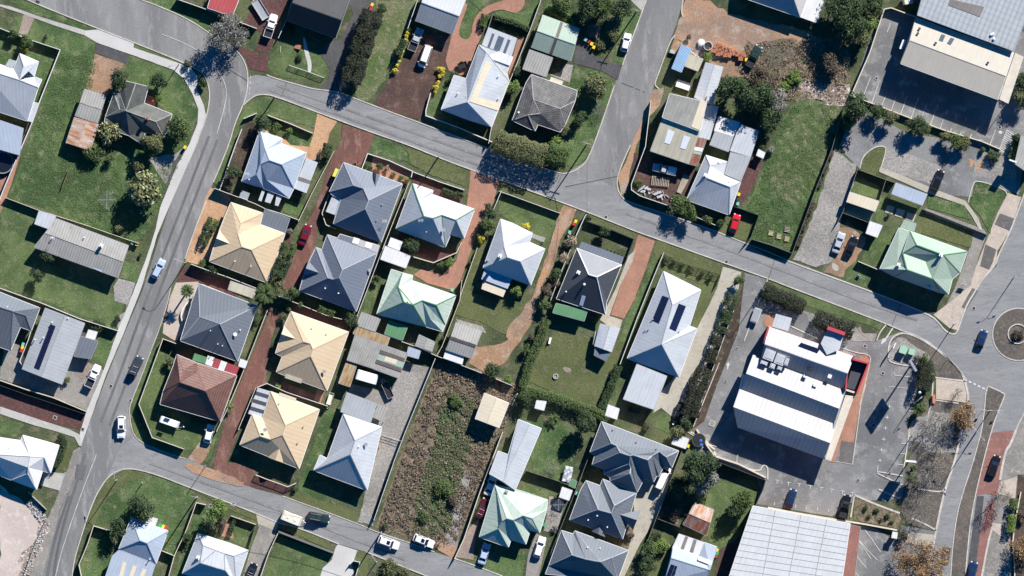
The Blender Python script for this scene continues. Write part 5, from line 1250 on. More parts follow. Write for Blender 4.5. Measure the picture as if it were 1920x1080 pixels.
skil('square green flat roof attached below the pale green house', 'r_dkgreen', '1000,245 1138,292 1100,392 965,345', 2.5, name='patio_cover', cat='patio cover', posts=True)
skil('grey corrugated garage roof beside the green flat roof', 'r_oldlight', '795,182 935,232 895,328 755,280', 2.5, name='garage', cat='garage')
skil('long rusty yellow shed roof above the grey corrugated sheds', 'r_rustyellow', '755,282 1005,372 985,432 730,342', 2.4, name='shed', cat='shed')
skil('large square grey corrugated shed roof', 'r_oldgrey', '745,352 940,420 878,602 685,540', 2.7, name='shed', cat='shed')
skil('grey patchwork shed with brown and green strips and a cream sheet', 'r_oldgrey', '942,422 1140,490 1070,675 880,605', 2.6, name='shed', cat='shed')
panel('brown_strip', 'r_brownstrip', '935,462 1120,528 1112,552 925,490')
panel('green_sheet', 'r_green', '920,495 1115,560 1100,600 905,535')
panel('cream_sheet', 'r_cream', '975,510 1062,538 1050,572 962,545', up=0.08)
panel('brown_strip', 'r_brownstrip', '903,538 1095,605 1090,630 893,560', up=0.08)
skil('small pale blue lean-to roof beside the patchwork shed', 'r_paleblue', '1145,440 1235,472 1218,530 1130,505', 2.3, name='lean_to', cat='lean-to', posts=True)
gab('low grey double carport below the pale green house', 'r_oldlight', '1225,350 1195,435 1320,478 1342,405', 0.3, 2.3, name='carport', cat='carport', posts=True)
skil('narrow rusty tin shed left of the white caravan', 'r_rustyellow', '680,552 758,578 705,740 620,712', 2.3, name='shed', cat='shed')
gab('grey corrugated garage with a brown strip above a white awning', 'r_oldlight', '1500,258 1695,322 1618,528 1425,462', 0.6, 2.6, name='garage', cat='garage')
panel('brown_strip', 'r_brownstrip', '1465,365 1650,430 1645,448 1458,385')
lean('white_awning', 'r_white', '1422,466 1562,512 1548,575 1405,525', 2.2)
Z(320, 520)
T(1, 2)
bld('golden yellow hipped house with a satellite dish between two red drives', 'r_sand', '265,175 697,330 535,770 155,630 200,512 148,490 175,405 215,285', '362,402:2.4 432,458:2.9 415,510:2.9 412,415:2.6', 'abjli bckj cdk deljk efil aifgh', eave=2.7)
gablet('215,285 175,405 298,380', 1.3)
panel('porch_roof', 'r_cream', '228,640 352,682 342,715 218,672', up=0.1)
vent('515,625', 'satellite_dish', mat='trimgrey')
vent('420,305 530,348', h=0.3, mat='trimgrey')
Z(420, 690)
bld('pale yellow hipped house with a striped side verandah near the south street', 'r_sand', '530,262 1078,465 850,1130 182,862 322,518 440,560', '700,640:3.0 665,748:3.0 530,798:2.3 418,762:2.2', 'abg bchg cdjih dej efj faghij', eave=2.7)
gablet('495,1000 672,1065 635,885', 1.2)
panel('roof_notch', 'r_cream', '630,272 820,340 810,365 615,300', up=0.03)
for i in range(7):
    x0, y0 = (385 - i * 15.5, 218 + i * 42)
    lean('striped_verandah', 'r_paleroof' if i % 2 == 0 else 'trimdark', f'{x0},{y0} {x0 + 150},{y0 + 45} {x0 + 134},{y0 + 87} {x0 - 16},{y0 + 42}', 2.5, posts=i in (0, 6))
vent('470,690', 'satellite_dish', mat='trimgrey')
vent('625,398 900,655 835,838', h=0.35, mat='trimgrey')
bld('pale corrugated hipped house with a grey rear roof beside the gravel drive', 'r_paleroof', '1345,515 1780,662 1612,1372 1012,1148 1085,975 1165,1015', '1480,808:2.7 1428,967:2.7', 'abg bchg cdh dhgafe', eave=2.8, cap='r_zinc')
lean('rear_roof', 'r_zinc', '1385,268 1725,395 1655,620 1310,490', 2.8)
lean('side_patio', 'r_oldlight', '1735,400 1845,440 1800,610 1690,560', 2.3)
vent('1600,855', 'satellite_dish', mat='trimgrey')
vent('1525,875', h=0.4)
Z(870, 400)
bld('blue white hipped house with a tall chimney between two dirt drives', 'r_paleroof', '412,65 545,112 770,225 735,325 910,400 750,810 215,615', '455,380:1.8 490,495:2.6 632,540:2.6', 'abhig bcdh dejih efj fgij', eave=2.8)
vent('405,480', 'chimney', 1.6, mat='trimwhite')
vent('275,520', 'satellite_dish', mat='trimgrey')
lean('rear_porch_roof', 'r_paleblue', '235,625 540,740 490,850 195,740', 2.6)
lean('cream_awning', 'r_cream', '220,755 478,850 440,942 195,850', 2.3)
lean('small_porch', 'r_oldlight', '770,228 918,275 895,325 750,270', 2.2)
bld('charcoal hipped house with a pale front slope and a white flue', 'r_charcoal', '1270,392 1770,580 1600,1000 1590,1140 1040,960', '1400,688:2.9 1490,715:2.9', 'abgf bcg cdg deafg', eave=2.8, cap='trimwhite', wall='wallbrick')
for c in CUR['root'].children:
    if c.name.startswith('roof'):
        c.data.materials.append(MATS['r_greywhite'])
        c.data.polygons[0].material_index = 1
lean('front_verandah', 'r_bluegrey', '1320,318 1795,490 1772,570 1285,385', 2.6)
vent('1285,665', 'chimney', 1.0, mat='trimwhite')
vent('1350,800', 'whirlybird')
vent('1148,880', h=0.5)
panel('skylight_strip', 'whiteplastic', '1325,920 1368,932 1335,1045 1295,1030')
T(2, 2)
skil('pair of dark green flat roofs at the back of the charcoal house', 'r_dkgreen', '330,115 565,170 540,248 305,185', 2.4, name='patio_cover', cat='patio cover', posts=True)
gab('white and blue gabled garden shed below the charcoal house', 'r_paleroof', '660,268 618,435 745,480 810,300', 0.7, 2.4, name='garden_shed', cat='garden shed')
lean('side_lean', 'r_paleroof', '625,325 648,333 622,430 605,422', 1.8)
lean('front_awning', 'r_slate', '620,440 740,485 705,552 612,505', 2.2)
Z(1140, 470)
bld('long white hipped house with two strips of solar panels', 'r_paleroof', '622,232 1042,442 915,847 997,877 795,1422 213,1212', '720,607:2.6 597,1050:2.8 915,847.5:.1', 'abg bchg cdh deh efh aghf', eave=2.9, wall='wallwhite')
at(960,540,4)
solar('1124,55 1176,74 1100,266 1048,240', 1, 6)
solar('1246,115 1304,136 1227,324 1174,300', 1, 6)
at(1140,470,6)
vent('500,770 420,890 455,880 795,910', h=0.35, mat='trimgrey')
T(2, 2)
skil('large white flat garage roof beside the cream concrete drive', 'r_paleroof', '935,570 1160,660 1062,910 833,832', 2.9, name='garage', cat='garage', wall='wallwhite')
skil('small white striped shed at the end of the hedge', 'r_white', '720,872 805,905 785,985 698,955', 2.2, name='garden_shed', cat='garden shed')
skil('tiny pale shed under the trees below the long hedge', 'r_white', '185,840 258,850 240,918 170,900', 2.0, name='garden_shed', cat='garden shed')
T(1, 2)
gab('square cream shed in the scrubby vacant lot', 'r_cream', '1895,862 1822,1048 1645,980 1715,788', 0.5, 2.9, name='shed', cat='shed', wall='wallwhite', trim='trimwhite')
Z(860, 860)
at()
bld('long pale corrugated roof wing in the southern block', 'r_paleroof', '972,786 1015,803 966,918 918,888 934,845 953,852', '993.5,794.5:.6 944,902:.6', 'bchg aghdef abg cdh', eave=3.2, wall='wallwhite', name='house_wing', cat='house wing')
Z(860, 860)
bld('pale green and white hipped house with folded valleys near the south street', 'r_paleg', '410,290 690,355 1000,460 990,570 910,832 805,800 755,960 590,905 560,992 232,878', '540,660:2.4 615,680:2.4 722,628:2.4 825,662:1.7 490,690:2.2 448,778:1.5', 'abcdnmlk den nefm mfgl klgho ohip pij akopj', eave=2.7)
vent('535,370', 'chimney', 0.5, mat='trimgrey')
skil('small bright cream square roof beside the clothesline yard', 'r_white', '1165,315 1280,355 1240,468 1130,430', 2.2, name='garden_shed', cat='garden shed')
skil('small dark green shed roof below the crumpled tarp', 'r_dkgreen', '1270,228 1330,255 1305,330 1238,300', 2.0, name='garden_shed', cat='garden shed')
T(2, 3)
bld('slate blue hipped unit in the middle of three by the cream drive', 'r_slate', '515,430 555,362 660,400 680,350 932,455 828,800 430,658', '600,590:1.9 645,575:2.5 742,602:2.6 765,545:2.7', 'abih bcji cdkj dek ekjf agh ghijf', eave=2.8, cap='r_zinc')
gablet('965,580 905,732 808,614', 1.3)
gablet('595,740 698,785 658,690', .9)
vent('570,655 637,622 713,708', h=0.5)
Z(1080, 770)
bld('large many hipped slate unit at the north end of the cream drive', 'r_slate', '285,120 1152,450 1075,640 985,620 930,735 905,730 870,800 765,760 685,915 385,785 380,745 310,705 320,655 180,605 212,495 155,465', '395,362:2.2 450,385:2.2 490,462:2.9 605,500:2.9 640,490:2.9 800,545:2.9 850,500:2.3 930,452:2.1 1010,515:1.6 600,700:2.4 612,640:1.9 595,590:2.2', 'aqp abyxwvutsrq bcy cdxy defwx fgvw ghuv hizABtu ijz jkAz klBA lmtB mnst nors opqr', eave=2.8, cap='r_zinc')
vent('410,215 672,352 895,430', h=0.4, mat='trimdark')
T(2, 3)
bld('slate blue hipped unit at the south end by the cream drive', 'r_slate', '370,735 460,762 470,738 872,885 790,1110 250,1060 275,1000', '450,915:2.2 550,945:2.6 660,965:2.7 745,935:1.8', 'ahg abih bcji cdkj dek efghijk', eave=2.8, cap='r_zinc')
vent('565,858 660,866 660,1015', h=0.4)
gab('low rusty tin shed with an orange roof on the grassy lot', 'r_rust', '1370,525 1512,580 1458,775 1280,690', 0.7, 2.3, name='shed', cat='shed')
for c in CUR['root'].children:
    if c.name.startswith('roof'):
        c.data.materials.append(MATS['r_rustdark'])
        c.data.polygons[1].material_index = 1
skil('white roof with dark skylight stripes at the bottom edge', 'r_white', '1250,760 1440,825 1405,922 1205,855', 2.7, name='rear_wing', cat='house wing')
panel('skylight_strip', 'r_dullstrip', '1298,778 1320,785 1285,880 1262,872')
panel('skylight_strip', 'r_dullstrip', '1360,800 1385,808 1355,905 1330,895')
bld('pale metal roofed house with one square of solar panels at the bottom edge', 'r_paleblue', '1205,857 1400,925 1440,825 1535,858 1440,1120 1140,1120', '1190,940:.9 1480,1030:.9', 'abcdhg hdefg gfa', eave=2.8)
solar('1190,985 1310,1028 1275,1130 1150,1090', 4, 3)
panel('white_sheet', 'r_white', '1400,925 1500,965 1490,995 1388,955')
skil('small white shed roof by the dark trampoline corner', 'r_white', '1225,15 1325,50 1300,125 1195,88', 2.3, name='garden_shed', cat='garden shed')
at()
bld('huge white warehouse roof with sheet seams at the bottom right', 'r_bigwhite', '1410,947 1592,980 1570,1130 1362,1090', eave=6.0, name='warehouse', cat='warehouse', wall='wallbrick', trim='trimwhite', over=0.1)
m = MB()
for k in range(1, 12):
    a, b = W(1410 - k*3.9, 947 + k*11.8), W(1592 - k*1.7, 980 + k*11.5)
    line_mb(m, [a, b], .09, 6.0, 6.035)
for k, x in enumerate((1452, 1500, 1548)):
    line_mb(m, [W(x, 955 + k*8.5), W(x - 30, 1110 + k*5)], .12, 6.001, 6.045)
m.build('roof_seams', 'trimgrey', CUR['root'], (*CUR['c'], 0))
skil('strip of terracotta tiled roof along the white warehouse', 'r_tile_brown', '1594,983 1612,987 1600,1090 1574,1085', 3.4, name='warehouse_arcade', cat='arcade roof')
for c in CUR['root'].children:
    if c.name.startswith('roof'):
        c.data.materials[0] = MATS['redshoulder']
T(3, 3)
skil('small white meter box shed beside the leafless garden strip', 'r_white', '932,745 968,752 962,798 922,790', 2.2, name='meter_shed', cat='meter shed')
Z(1340, 580)
REST = bld('fast food restaurant with a sawtooth of white roof bays and red walls', 'r_mac', '600,188 1560,525 1482,716 1440,895 512,548 551,388', '551,388.5:1.75 1482,716.5:1.75', 'abhg ghde', eave=3.9, name='restaurant', cat='restaurant', wall='wallwhite', trim='redpaint', over=0.3)
def bay(a, r0, r1, d, z, rise):
    q = P(a + ' ' + r1 + ' ' + d + ' ' + r0); n0, n1, e1, s1, s0, e0 = q
    m = MB(); cx, cy = CUR['c']
    for f in ((n0, n1, e1, e0), (e0, e1, s1, s0)): m.poly([(p[0], p[1], z + (rise if p in (e0, e1) else 0)) for p in f][::-1])
    for f in ((n1, e1, s1), (n0, e0, s0)): m.poly([(p[0], p[1], z + (rise if p in (e0, e1) else 0)) for p in f])
    m.prism([p[:2] for p in (s0, s1, n1, n0)], z - .2, z - .02)
    o = m.build('roof_bay', 'r_mac', CUR['root'], (cx, cy, 0)); uvface(o.data, None)
at(1340, 580, 6)
bay('425,508 1460,912', '342,718', '1385,1112', '1335,1285 300,890', 3.9, 2.3)
at(1340, 720, 6)
bay('272,58 1360,450', '200,252', '1285,657', '1225,840 250,485', 3.9, 2.3)
lean('east_parapet', 'fencecream', '1462,120 1560,135 1300,860 1225,838', 4.3, posts=False)
lean('east_parapet', 'trimgrey', '1440,60 1465,70 1240,830 1225,822', 4.5, posts=False)
cx, cy = CUR['c']
m = MB()
p = ccw([q[:2] for q in P('300,-140 1445,60 1225,835 255,485 190,250')])
m.prism(inset(p, 0.5), 0, 3.8)
m.build('wall', 'wallwhite', CUR['root'], (cx, cy, 0))
Z(1340, 580)
lean('play_area_roof', 'trimdark', '1560,560 1695,600 1580,905 1470,880', 3.6, posts=False)
for s, w in (('1562,520 1550,560 1720,605 1590,940', 0.38), ('1480,715 1462,900', 0.3), ('600,195 545,385', 0.35)):
    m = MB()
    p = [q[:2] for q in P(s)]
    line_mb(m, p, w, 0, 5.2)
    m.build('red_wall', 'redpaint', CUR['root'], (cx, cy, 0))
lean('cream_sill', 'fencecream', '1448,885 1578,925 1570,945 1442,905', 4.1, posts=False)
lean('north_entry_roof', 'r_paleroof', '682,48 862,98 820,245 640,190', 4.1, posts=False)
lean('drive_through_roof', 'r_paleroof', '1262,215:5.2 1345,240:5.35 1250,510:5.35 1182,380:5.2', 5.8, posts=False)
lean('drive_through_roof', 'r_paleroof', '1345,240:5.35 1445,272:5.2 1392,450:5.2 1250,510:5.35', 5.8, posts=False)
m = MB()
line_mb(m, [q[:2] for q in P('1255,205 1452,275')], 0.75, 0, 6.2)
m.build('red_sign_wall', 'redpaint', CUR['root'], (cx, cy, 0))
lean('roof_skylight', 'solar', '962,372 1175,445 1140,495 925,410', 5.15, posts=False)
for x, y, w, l in ((605, 510, 2.3, 2.3), (725, 560, 2.1, 2.3), (795, 585, 1.0, 1.6), (545, 600, 1.5, 0.8), (640, 635, 1.1, 1.1), (720, 660, 1.0, 0.8)):
    wx, wy = W(x, y)
    m = MB()
    m.box((wx, wy, 5.4), (w, l, 1.2), math.radians(-20))
    m.box((wx, wy, 6.03), (w * 0.7, l * 0.7, 0.1), math.radians(-20))
    m.build('air_conditioner', 'galv', CUR['root'], (cx, cy, 0))
wx, wy = W(1055, 672)
m = MB()
m.tube((wx, wy, 4.8), (wx, wy, 6.2), 0.45, n=12)
m.build('exhaust_flue', 'blacksteel', CUR['root'], (cx, cy, 0))
for x, y in ((1283, 750), (1120, 845), (1010, 745)):
    wx, wy = W(x, y)
    m = MB()
    m.box((wx, wy, 5.1), (0.8, 0.8, 0.6), math.radians(-20))
    m.build('roof_hatch', 'whiteplastic', CUR['root'], (cx, cy, 0))
Z(1560, 380)
bld('mint green hipped house with twin ridges and verandahs near the roundabout', 'r_green', '745,285 868,320 1512,552 1428,790 1345,858 1300,1030 1205,1015 690,830 530,745', '935,478:2.2 1235,590:2.6 1045,665:1.3 785,570:1.2 828,755:2.4 1118,858:2.5 725,690:.7', 'bckj cdk kdefgol jklm mlon abmpi bjm pmn pnhi nogh', eave=3.0, cap='r_dkgreen', wall='wallcream')
vent('735,700 1205,590', 'chimney', 1.1, mat='trimwhite')
vent('1075,950', 'chimney', 0.5, mat='trimwhite')
lean('rear_awning', 'r_green', '805,190 945,235 920,325 760,280', 2.4)
T(3, 1)
skil('cream yellow shed roof on the fenced lawn', 'r_cream', '610,360 830,430 800,508 585,435', 2.6, name='shed', cat='shed')
skil('pale blue grey carport roof with three open bays', 'r_paleblue', '955,292 1190,378 1152,462 922,375', 2.6, name='carport', cat='carport', posts=True)
skil('small square white roofed shed beside the parked cars', 'r_white', '760,580 855,612 815,702 730,670', 2.3, name='shed', cat='shed')
skil('white corrugated roof corner at the right edge', 'r_oldlight', '1890,-60 1960,-30 1960,230 1843,150', 3.5, name='shop', cat='shop', over=0.05)
for i, s in enumerate(('895,455 950,472 935,530 875,512', '968,480 1030,500 1005,555 950,538', '1045,512 1112,530 1090,585 1030,565')):
    patch('concrete_bay', 'creamconcrete', s, 'mark')
at()
T(0, 0)
fence('tall white fence along the left side of the green field', '455,375 300,765 245,920 40,1400 0,1500', 1.8, 'fencewhite', w=0.1, capw=0.2)
fence('white fence running from the left edge to the top of the green field', '-20,205 0,212 70,240 260,310 455,375', 1.5, 'fencewhite', capw=0.16)
fence('long fence behind the verge at the top of the bend', '1330,-5 1530,65 1700,130 1925,215', 1.8, 'fencedark', 'fencewhite', capw=0.16)
T(0, 1)
fence('thin wire fence between the green field and the long pale house', '45,403 300,500 620,600 1040,745', 1.3, 'fencegrey', 'fencecream', capw=0.12)
fence('white fence below the big lawn on the west side', '-10,1072 0,1080 320,1195 600,1310 885,1400', 1.7, 'fencewhite', capw=0.16)
fence('short dark timber rail half way across the green field', '520,190 465,330', 1.0, 'timber', w=0.1)
T(0, 2)
fence('white curved fence beside the solar panelled house', '235,320 215,390 150,550 175,585', 1.6, 'fencewhite', capw=0.14)
fence('low cream wall between the pale house and the maroon drive', '0,690 200,760 400,820 650,925', 1.5, 'fencegrey', 'fencecream', w=0.15, capw=0.25)
fence('dark timber fence along the top of the maroon drive', '-10,725 200,800 640,945', 1.2, 'fencedark', capw=0.1)
T(0, 3)
fence('timber retaining wall beams beside the white sand site', '215,450 350,580', 1.0, 'timber', 'paletimber', capw=0.3)
fence('fallen orange site barrier along the edge of the sand site', '350,650 260,860 180,1080', 0.9, 'fencegrey', 'paletimber', capw=0.12, style='picket')
fence('cream fence round the bottom left house with the striped rear roof', '830,740 705,702 660,840 595,995 620,1110', 1.7, 'fencecream', capw=0.18)
fence('cream fence between the two bottom left white houses', '1545,545 1475,528 1400,735 1310,925 1265,1090', 1.7, 'fencecream', capw=0.18)
fence('short cream fence across the side of the striped roof house', '1220,890 1312,928', 1.5, 'fencecream', capw=0.16)
fence('thin cream fence in front of the raised hip house', '1735,628 1918,692', 1.2, 'fencecream', capw=0.16)
fence('dark fence right of the raised hip house', '1915,715 1870,860', 1.6, 'fencedark', 'fencegrey')
T(1, 0)
fence('white picket fence across the corner lawn with the swing bench', '250,490 395,540 510,583', 0.9, 'fencewhite', style='picket', capw=0.12)
fence('thin pale fence left of the black tiled house', '275,0 230,150 170,285', 1.5, 'fencedark', 'fencewhite', capw=0.12)
fence('tall thin fence beside the maroon gravel drive at the top', '1215,-5 1140,215', 2.0, 'fencegrey', 'fencewhite', capw=0.14)
fence('white low wall in front of the long cream and white house', '1310,700 1275,830 1275,868 1530,962 1770,1065', 1.2, 'fencewhite', w=0.16, capw=0.24)
fence('long thin fence between the cream house and the grey tiled house', '2140,-5 2060,215 1960,470 1890,640 1765,965 1745,1075', 1.8, 'fencegrey', 'fencewhite', capw=0.13)
fence('garden wall above the skylit patio roof', '1745,205 1775,110 1920,160 2050,215', 1.2, 'fencedark', 'fencegrey', w=0.2, capw=0.2)
T(0, 1)
fence('white fence along the west road verge beside the pale blue house', '1650,345 1770,5 1815,-110', 1.5, 'fencewhite', capw=0.2)
fence('low white wall across the verge above the corner house', '1830,-190 1925,-230', 1.2, 'fencewhite', capw=0.18)
T(1, 0)
fence('low cream wall in front of the corner house beside the orange drive', '90,865 250,925 425,1000', 1.3, 'fencecream', w=0.15, capw=0.22)
Z(320, 360)
fence('fence between the pale blue corner house and the yellow house', '500,-40 780,65 960,135 1070,190 1220,235 1450,318', 1.8, 'fencegrey', 'fencewhite', capw=0.14)
fence('long pale fence left of the first red drive', '1840,-455 1590,20 1440,330', 1.8, 'fencegrey', 'fencecream', capw=0.14)
fence('white fence below the sand yellow house', '235,812 420,880 640,955 960,1080', 1.8, 'fencewhite', capw=0.16)
fence('cream brick kerb fence round the curved awning', '1780,35 1705,240 1750,370 1860,415', 1.5, 'fencecream', w=0.14, capw=0.2)
Z(320, 520)
fence('pale fence left of the second red drive', '1090,375 985,640 860,960 770,1180 640,1480 520,1730', 1.8, 'fencegrey', 'fencecream', capw=0.16)
fence('long cream fence behind the blue grey porch house', '1030,140 1420,290 1640,380 1750,425 1925,470', 1.8, 'fencegrey', 'fencecream', capw=0.16)
fence('short wing fence along the slate blue house', '360,78 625,185', 1.2, 'fencecream', capw=0.12)
fence('twisting white garden edge by the palm bed', '215,255 140,350 115,420 130,490', 0.6, 'fencewhite', w=0.3, capw=0.34, sm=2)
T(0, 2)
fence('tall green topped fence round the brown tiled corner lot', '1320,415 1225,380 1045,870 1145,1120 1380,1205', 1.8, 'fencedark', 'fencecream', capw=0.2)
T(1, 1)
fence('white garden wall round the rose bed above the slate blue house', '795,185 838,72 1000,125 1175,205 1165,250', 1.0, 'fencewhite', capw=0.2)
fence('low white wall along the verge above the white and navy house', '1180,210 1380,285 1560,345', 1.0, 'fencewhite', capw=0.18)
fence('narrow boundary fence between the slate house and the navy house', '1145,300 1060,510 960,765 840,1080 760,1290', 1.8, 'fencegrey', 'fencewhite', capw=0.12)
fence('curved cream brick wall round the paved yard of the navy house', '1125,830 1330,890 1505,815 1540,740', 1.4, 'fencecream', w=0.16, capw=0.24)
fence('fence beside the curved terracotta drive and yellow shrub', '1840,355 1770,520', 1.2, 'fencewhite', capw=0.14)
fence('long fence right of the curved terracotta drive', '1660,780 1560,1060 1530,1150', 1.4, 'fencegrey', 'fencecream', capw=0.14)
fence('dark fence across the lawn above the tall chimney house', '1825,355 1925,390 2280,520', 1.2, 'fencedark', 'fencewhite', capw=0.12)
T(1, 2)
fence('fence below the terracotta loop down to the caravan yard', '1545,-60 1530,90 1395,440 1350,510', 1.8, 'fencegrey', 'fencecream', capw=0.13)
fence('fence along the backs of the sheds and the scrub lot', '1000,365 1200,440 1360,510 1650,620 1920,730', 1.8, 'fencegrey', 'fencewhite', capw=0.14)
fence('long dark fence left of the scrub lot', '1345,530 1120,1080 1040,1290 885,1740', 1.8, 'fencedark', 'fencewhite', capw=0.12)
fence('white fence between the two golden houses', '10,745 85,715 230,780 540,885', 1.8, 'fencewhite', capw=0.16)
fence('grey fence down the left of the pale yellow house', '0,750 -130,1060', 1.5, 'fencedark', 'fencewhite', capw=0.12)
T(1, 3)
fence('long cream wall right of the scrub lot', '1850,0 1680,450 1560,800 1490,950', 1.8, 'fencecream', w=0.14, capw=0.22)
fence('picket fence with cream pillars in front of the pale yellow house', '0,320 80,352 160,380 240,410 300,383', 1.2, 'fencedark', 'fencecream', style='picket', capw=0.22)
fence('grey wall across the top of the walled lawn', '170,745 350,815 585,905', 1.5, 'fencegrey', 'fencegrey', w=0.3, capw=0.5)
fence('cream fence down the left of the walled lawn', '165,760 100,900 30,1100', 1.7, 'fencecream', capw=0.18)
fence('white gate and fence beside the white concrete driveway', '705,990 730,965 780,975 745,1090', 1.3, 'fencewhite', capw=0.14)
T(2, 1)
fence('white fence beside the bins next to the charcoal house', '555,525 480,690', 1.7, 'fencewhite', capw=0.18)
fence('long dark slatted fence in front of the charcoal house', '560,580 760,650 915,715 860,860', 1.4, 'fencedark', 'fencedark', w=0.25)
fence('thin fence right of the dirt drive with the pink shrubs', '480,690 380,930 290,1170', 1.6, 'fencegrey', 'fencewhite', capw=0.12)
fence('black railing above the long white house', '1130,820 1250,890 1560,980 1530,1060', 1.3, 'fencedark', 'blacksteel', style='picket')
fence('white fence left of the long white house', '1135,820 1040,1050 940,1300 810,1650', 1.7, 'fencegrey', 'fencewhite', capw=0.16)
fence('white fence round the cluttered works yard', '1040,-320 1000,20 895,300 895,345 960,390 1180,465', 1.8, 'fencegrey', 'fencewhite', capw=0.16)
fence('low fence in front of the shaded white house', '1375,545 1550,620', 1.2, 'fencedark', 'fencewhite', capw=0.14)
fence('dark fence behind the parked red car', '1600,545 1640,460 1850,535 1790,700 1745,750', 1.6, 'fencedark', 'fencedark')
fence('tall dark fence between the green lot and the gravel drive', '2480,-260 2400,30 2280,330 2100,820 1945,760 1800,715', 1.8, 'fencedark', 'fencegrey', capw=0.1)
T(2, 2)
fence('thin pale fence along the hedge left of the restaurant drive', '1670,145 1500,620 1370,1000', 1.3, 'fencegrey', 'fencewhite', capw=0.13)
fence('fence along the back of the three slate units', '0,880 40,790', 1.5, 'fencewhite', capw=0.14)
T(2, 3)
fence('dark fence between the three units and the green house', '600,120 480,430 300,880 240,1090', 1.8, 'fencedark', 'fencegrey', capw=0.1)
fence('dark fence right of the cream unit driveway', '1285,110 1200,330 1010,830', 1.8, 'fencedark', 'fencegrey', capw=0.1)
fence('dark fence across the lawn behind the clothesline yard', '110,290 300,350 485,420', 1.6, 'fencedark', 'fencegrey', capw=0.1)
fence('short fence below the rust shed lawn', '1095,650 1280,720', 1.5, 'fencedark', 'fencegrey')
fence('cream garden wall beside the big white warehouse', '1385,-20 1430,60 1520,130', 0.6, 'fencecream', w=0.4, capw=0.45)
fence('tall dark fence between the restaurant lot and the grassy yard', '1330,190 1560,230 1900,360 1880,430 1810,580', 2.0, 'fencedark', 'fencedark', w=0.15)
T(2, 3)
fence('cream wall along the kerb behind the restaurant car park', '1455,90 1520,180 1700,240 1860,320 1900,340', 0.8, 'fencecream', w=0.35, capw=0.4)
T(3, 0)
fence('cream wall round the north car park', '620,720 700,745 1075,890 1330,980 1600,1060 1740,1120', 1.1, 'fencecream', w=0.18, capw=0.26)
fence('long cream wall left of the north car park', '620,720 760,400 870,70 920,60 1110,130', 1.6, 'fencecream', w=0.18, capw=0.26)
T(3, 1)
fence('grey fence round the lawn with the cream shed', '520,590 560,510 670,190 885,270 950,290', 1.7, 'fencegrey', 'fencegrey')
fence('thin fence between the lawn shed and the carport', '880,275 840,400', 1.6, 'fencegrey', 'fencegrey')
fence('grey fence below the cream shed', '555,515 760,590', 1.5, 'fencegrey', 'fencegrey')
fence('cream wall beside the verge left of the mint green house', '675,880 830,945', 1.4, 'fencegrey', 'fencecream', capw=0.2)
fence('dark wall beside the verge footpath of the mint green house', '1160,490 1340,560 1640,680', 1.0, 'fencegrey', 'fencegrey', w=0.15)
T(3, 3)
fence('cream brick wall along the bottom car park bays', '0,565 200,605 500,655 730,692 965,735', 0.8, 'fencecream', w=0.3, capw=0.36)
fence('thin retaining wall at the far right garden', '1895,450 1850,680 1835,820 1850,1080', 0.7, 'fencecream', capw=0.3)
T(0, 1)
car('pale silver blue hatchback driving up the west road', 'wagon', 'p_bluesilver', '1225,865 1155,1005', scale=0.95)
T(0, 2)
car('dark grey SUV parked at the kerb of the west road', 'suv', 'p_slate', '1055,515 985,665', rack=True)
car('white ute with an empty black tray on the paved forecourt', 'ute', 'p_white', '735,585 665,735')
car('white SUV with a square sunroof at the road junction', 'suv', 'p_white', '910,1115 912,970', sunroof=True)
caravan('white dinghy under a cover lying on the corner lawn', '1345,1030 1200,980', L=4.4, Wd=1.5, H=1.3, name='covered_boat', cat='boat', hatches=0)
T(0, 3)
car('white hatchback on the dirt drive behind the brown tiled house', 'hatch', 'p_white', '1585,-60 1550,85', group=None)
car('black car with a roof rack beside the bottom left drive', 'hatch', 'p_black', '1905,1000 1865,1100', rack=True)
T(1, 0)
car('white ute with a loaded tray on the top left maroon drive', 'ute', 'p_white', '140,110 85,280')
trailer('white framed boat trailer at the top of the maroon drive', '10,30 60,110', L=4.6, Wd=1.9, mat='p_white', bed='trimgrey')
car('silver ute with an open door and black tray by the grey garage', 'ute', 'p_silver', '1230,225 1170,370')
car('long white van on the maroon gravel drive', 'van', 'p_white', '1238,510 1300,335')
trailer('small black box trailer on the terracotta paving', '1520,500 1580,480', L=2.0, Wd=1.3)
T(2, 0)
car('white hatchback parked on the verge of the side street', 'hatch', 'p_white', '868,265 842,375')
car('dark green wrecked ute at the end of the red pallets', 'ute', 'p_green', '1840,375 1790,470')
trailer('trailer heaped with white scrap beside the drab workshop', '1345,660 1225,620', L=3.2, Wd=1.6, mat='timber', bed='whiteplastic')
T(1, 1)
car('dark red car parked on the narrow red drive', 'sedan', 'p_maroon', '395,608 342,755')
T(2, 1)
car('white ute standing in the shade of the workshop', 'ute', 'p_silver', '1070,175 1215,205', traymat='whiteplastic')
car('bright red hatchback parked by the cross street', 'hatch', 'p_red', '1693,520 1650,668')
T(3, 1)
car('silver sedan on the dirt lot, left of the pair', 'sedan', 'p_silver', '560,655 500,825')
car('black sedan on the dirt lot, right of the pair', 'sedan', 'p_black', '655,690 590,850')
car('black car parked on the north asphalt apron', 'wagon', 'p_black', '1300,195 1240,355')
T(3, 2)
car('dark blue car circling the roundabout', 'hatch', 'p_navy', '1622,320 1580,450')
T(3, 3)
car('black car driving along the red shoulder', 'wagon', 'p_black', '1725,160 1665,350')
car('navy car parked in the bay beside the white warehouse', 'hatch', 'p_navy', '195,420 150,575')
car('large black ute parked in the bay beside the gravel garden', 'ute', 'p_black', '595,475 560,640')
car('dark blue car at the bottom right edge of the road', 'wagon', 'p_navy', '1545,985 1510,1120')
T(1, 2)
caravan('bright white caravan roof parked below the patchwork sheds', '910,690 755,645', L=4.7, Wd=2.2, hatches=0)
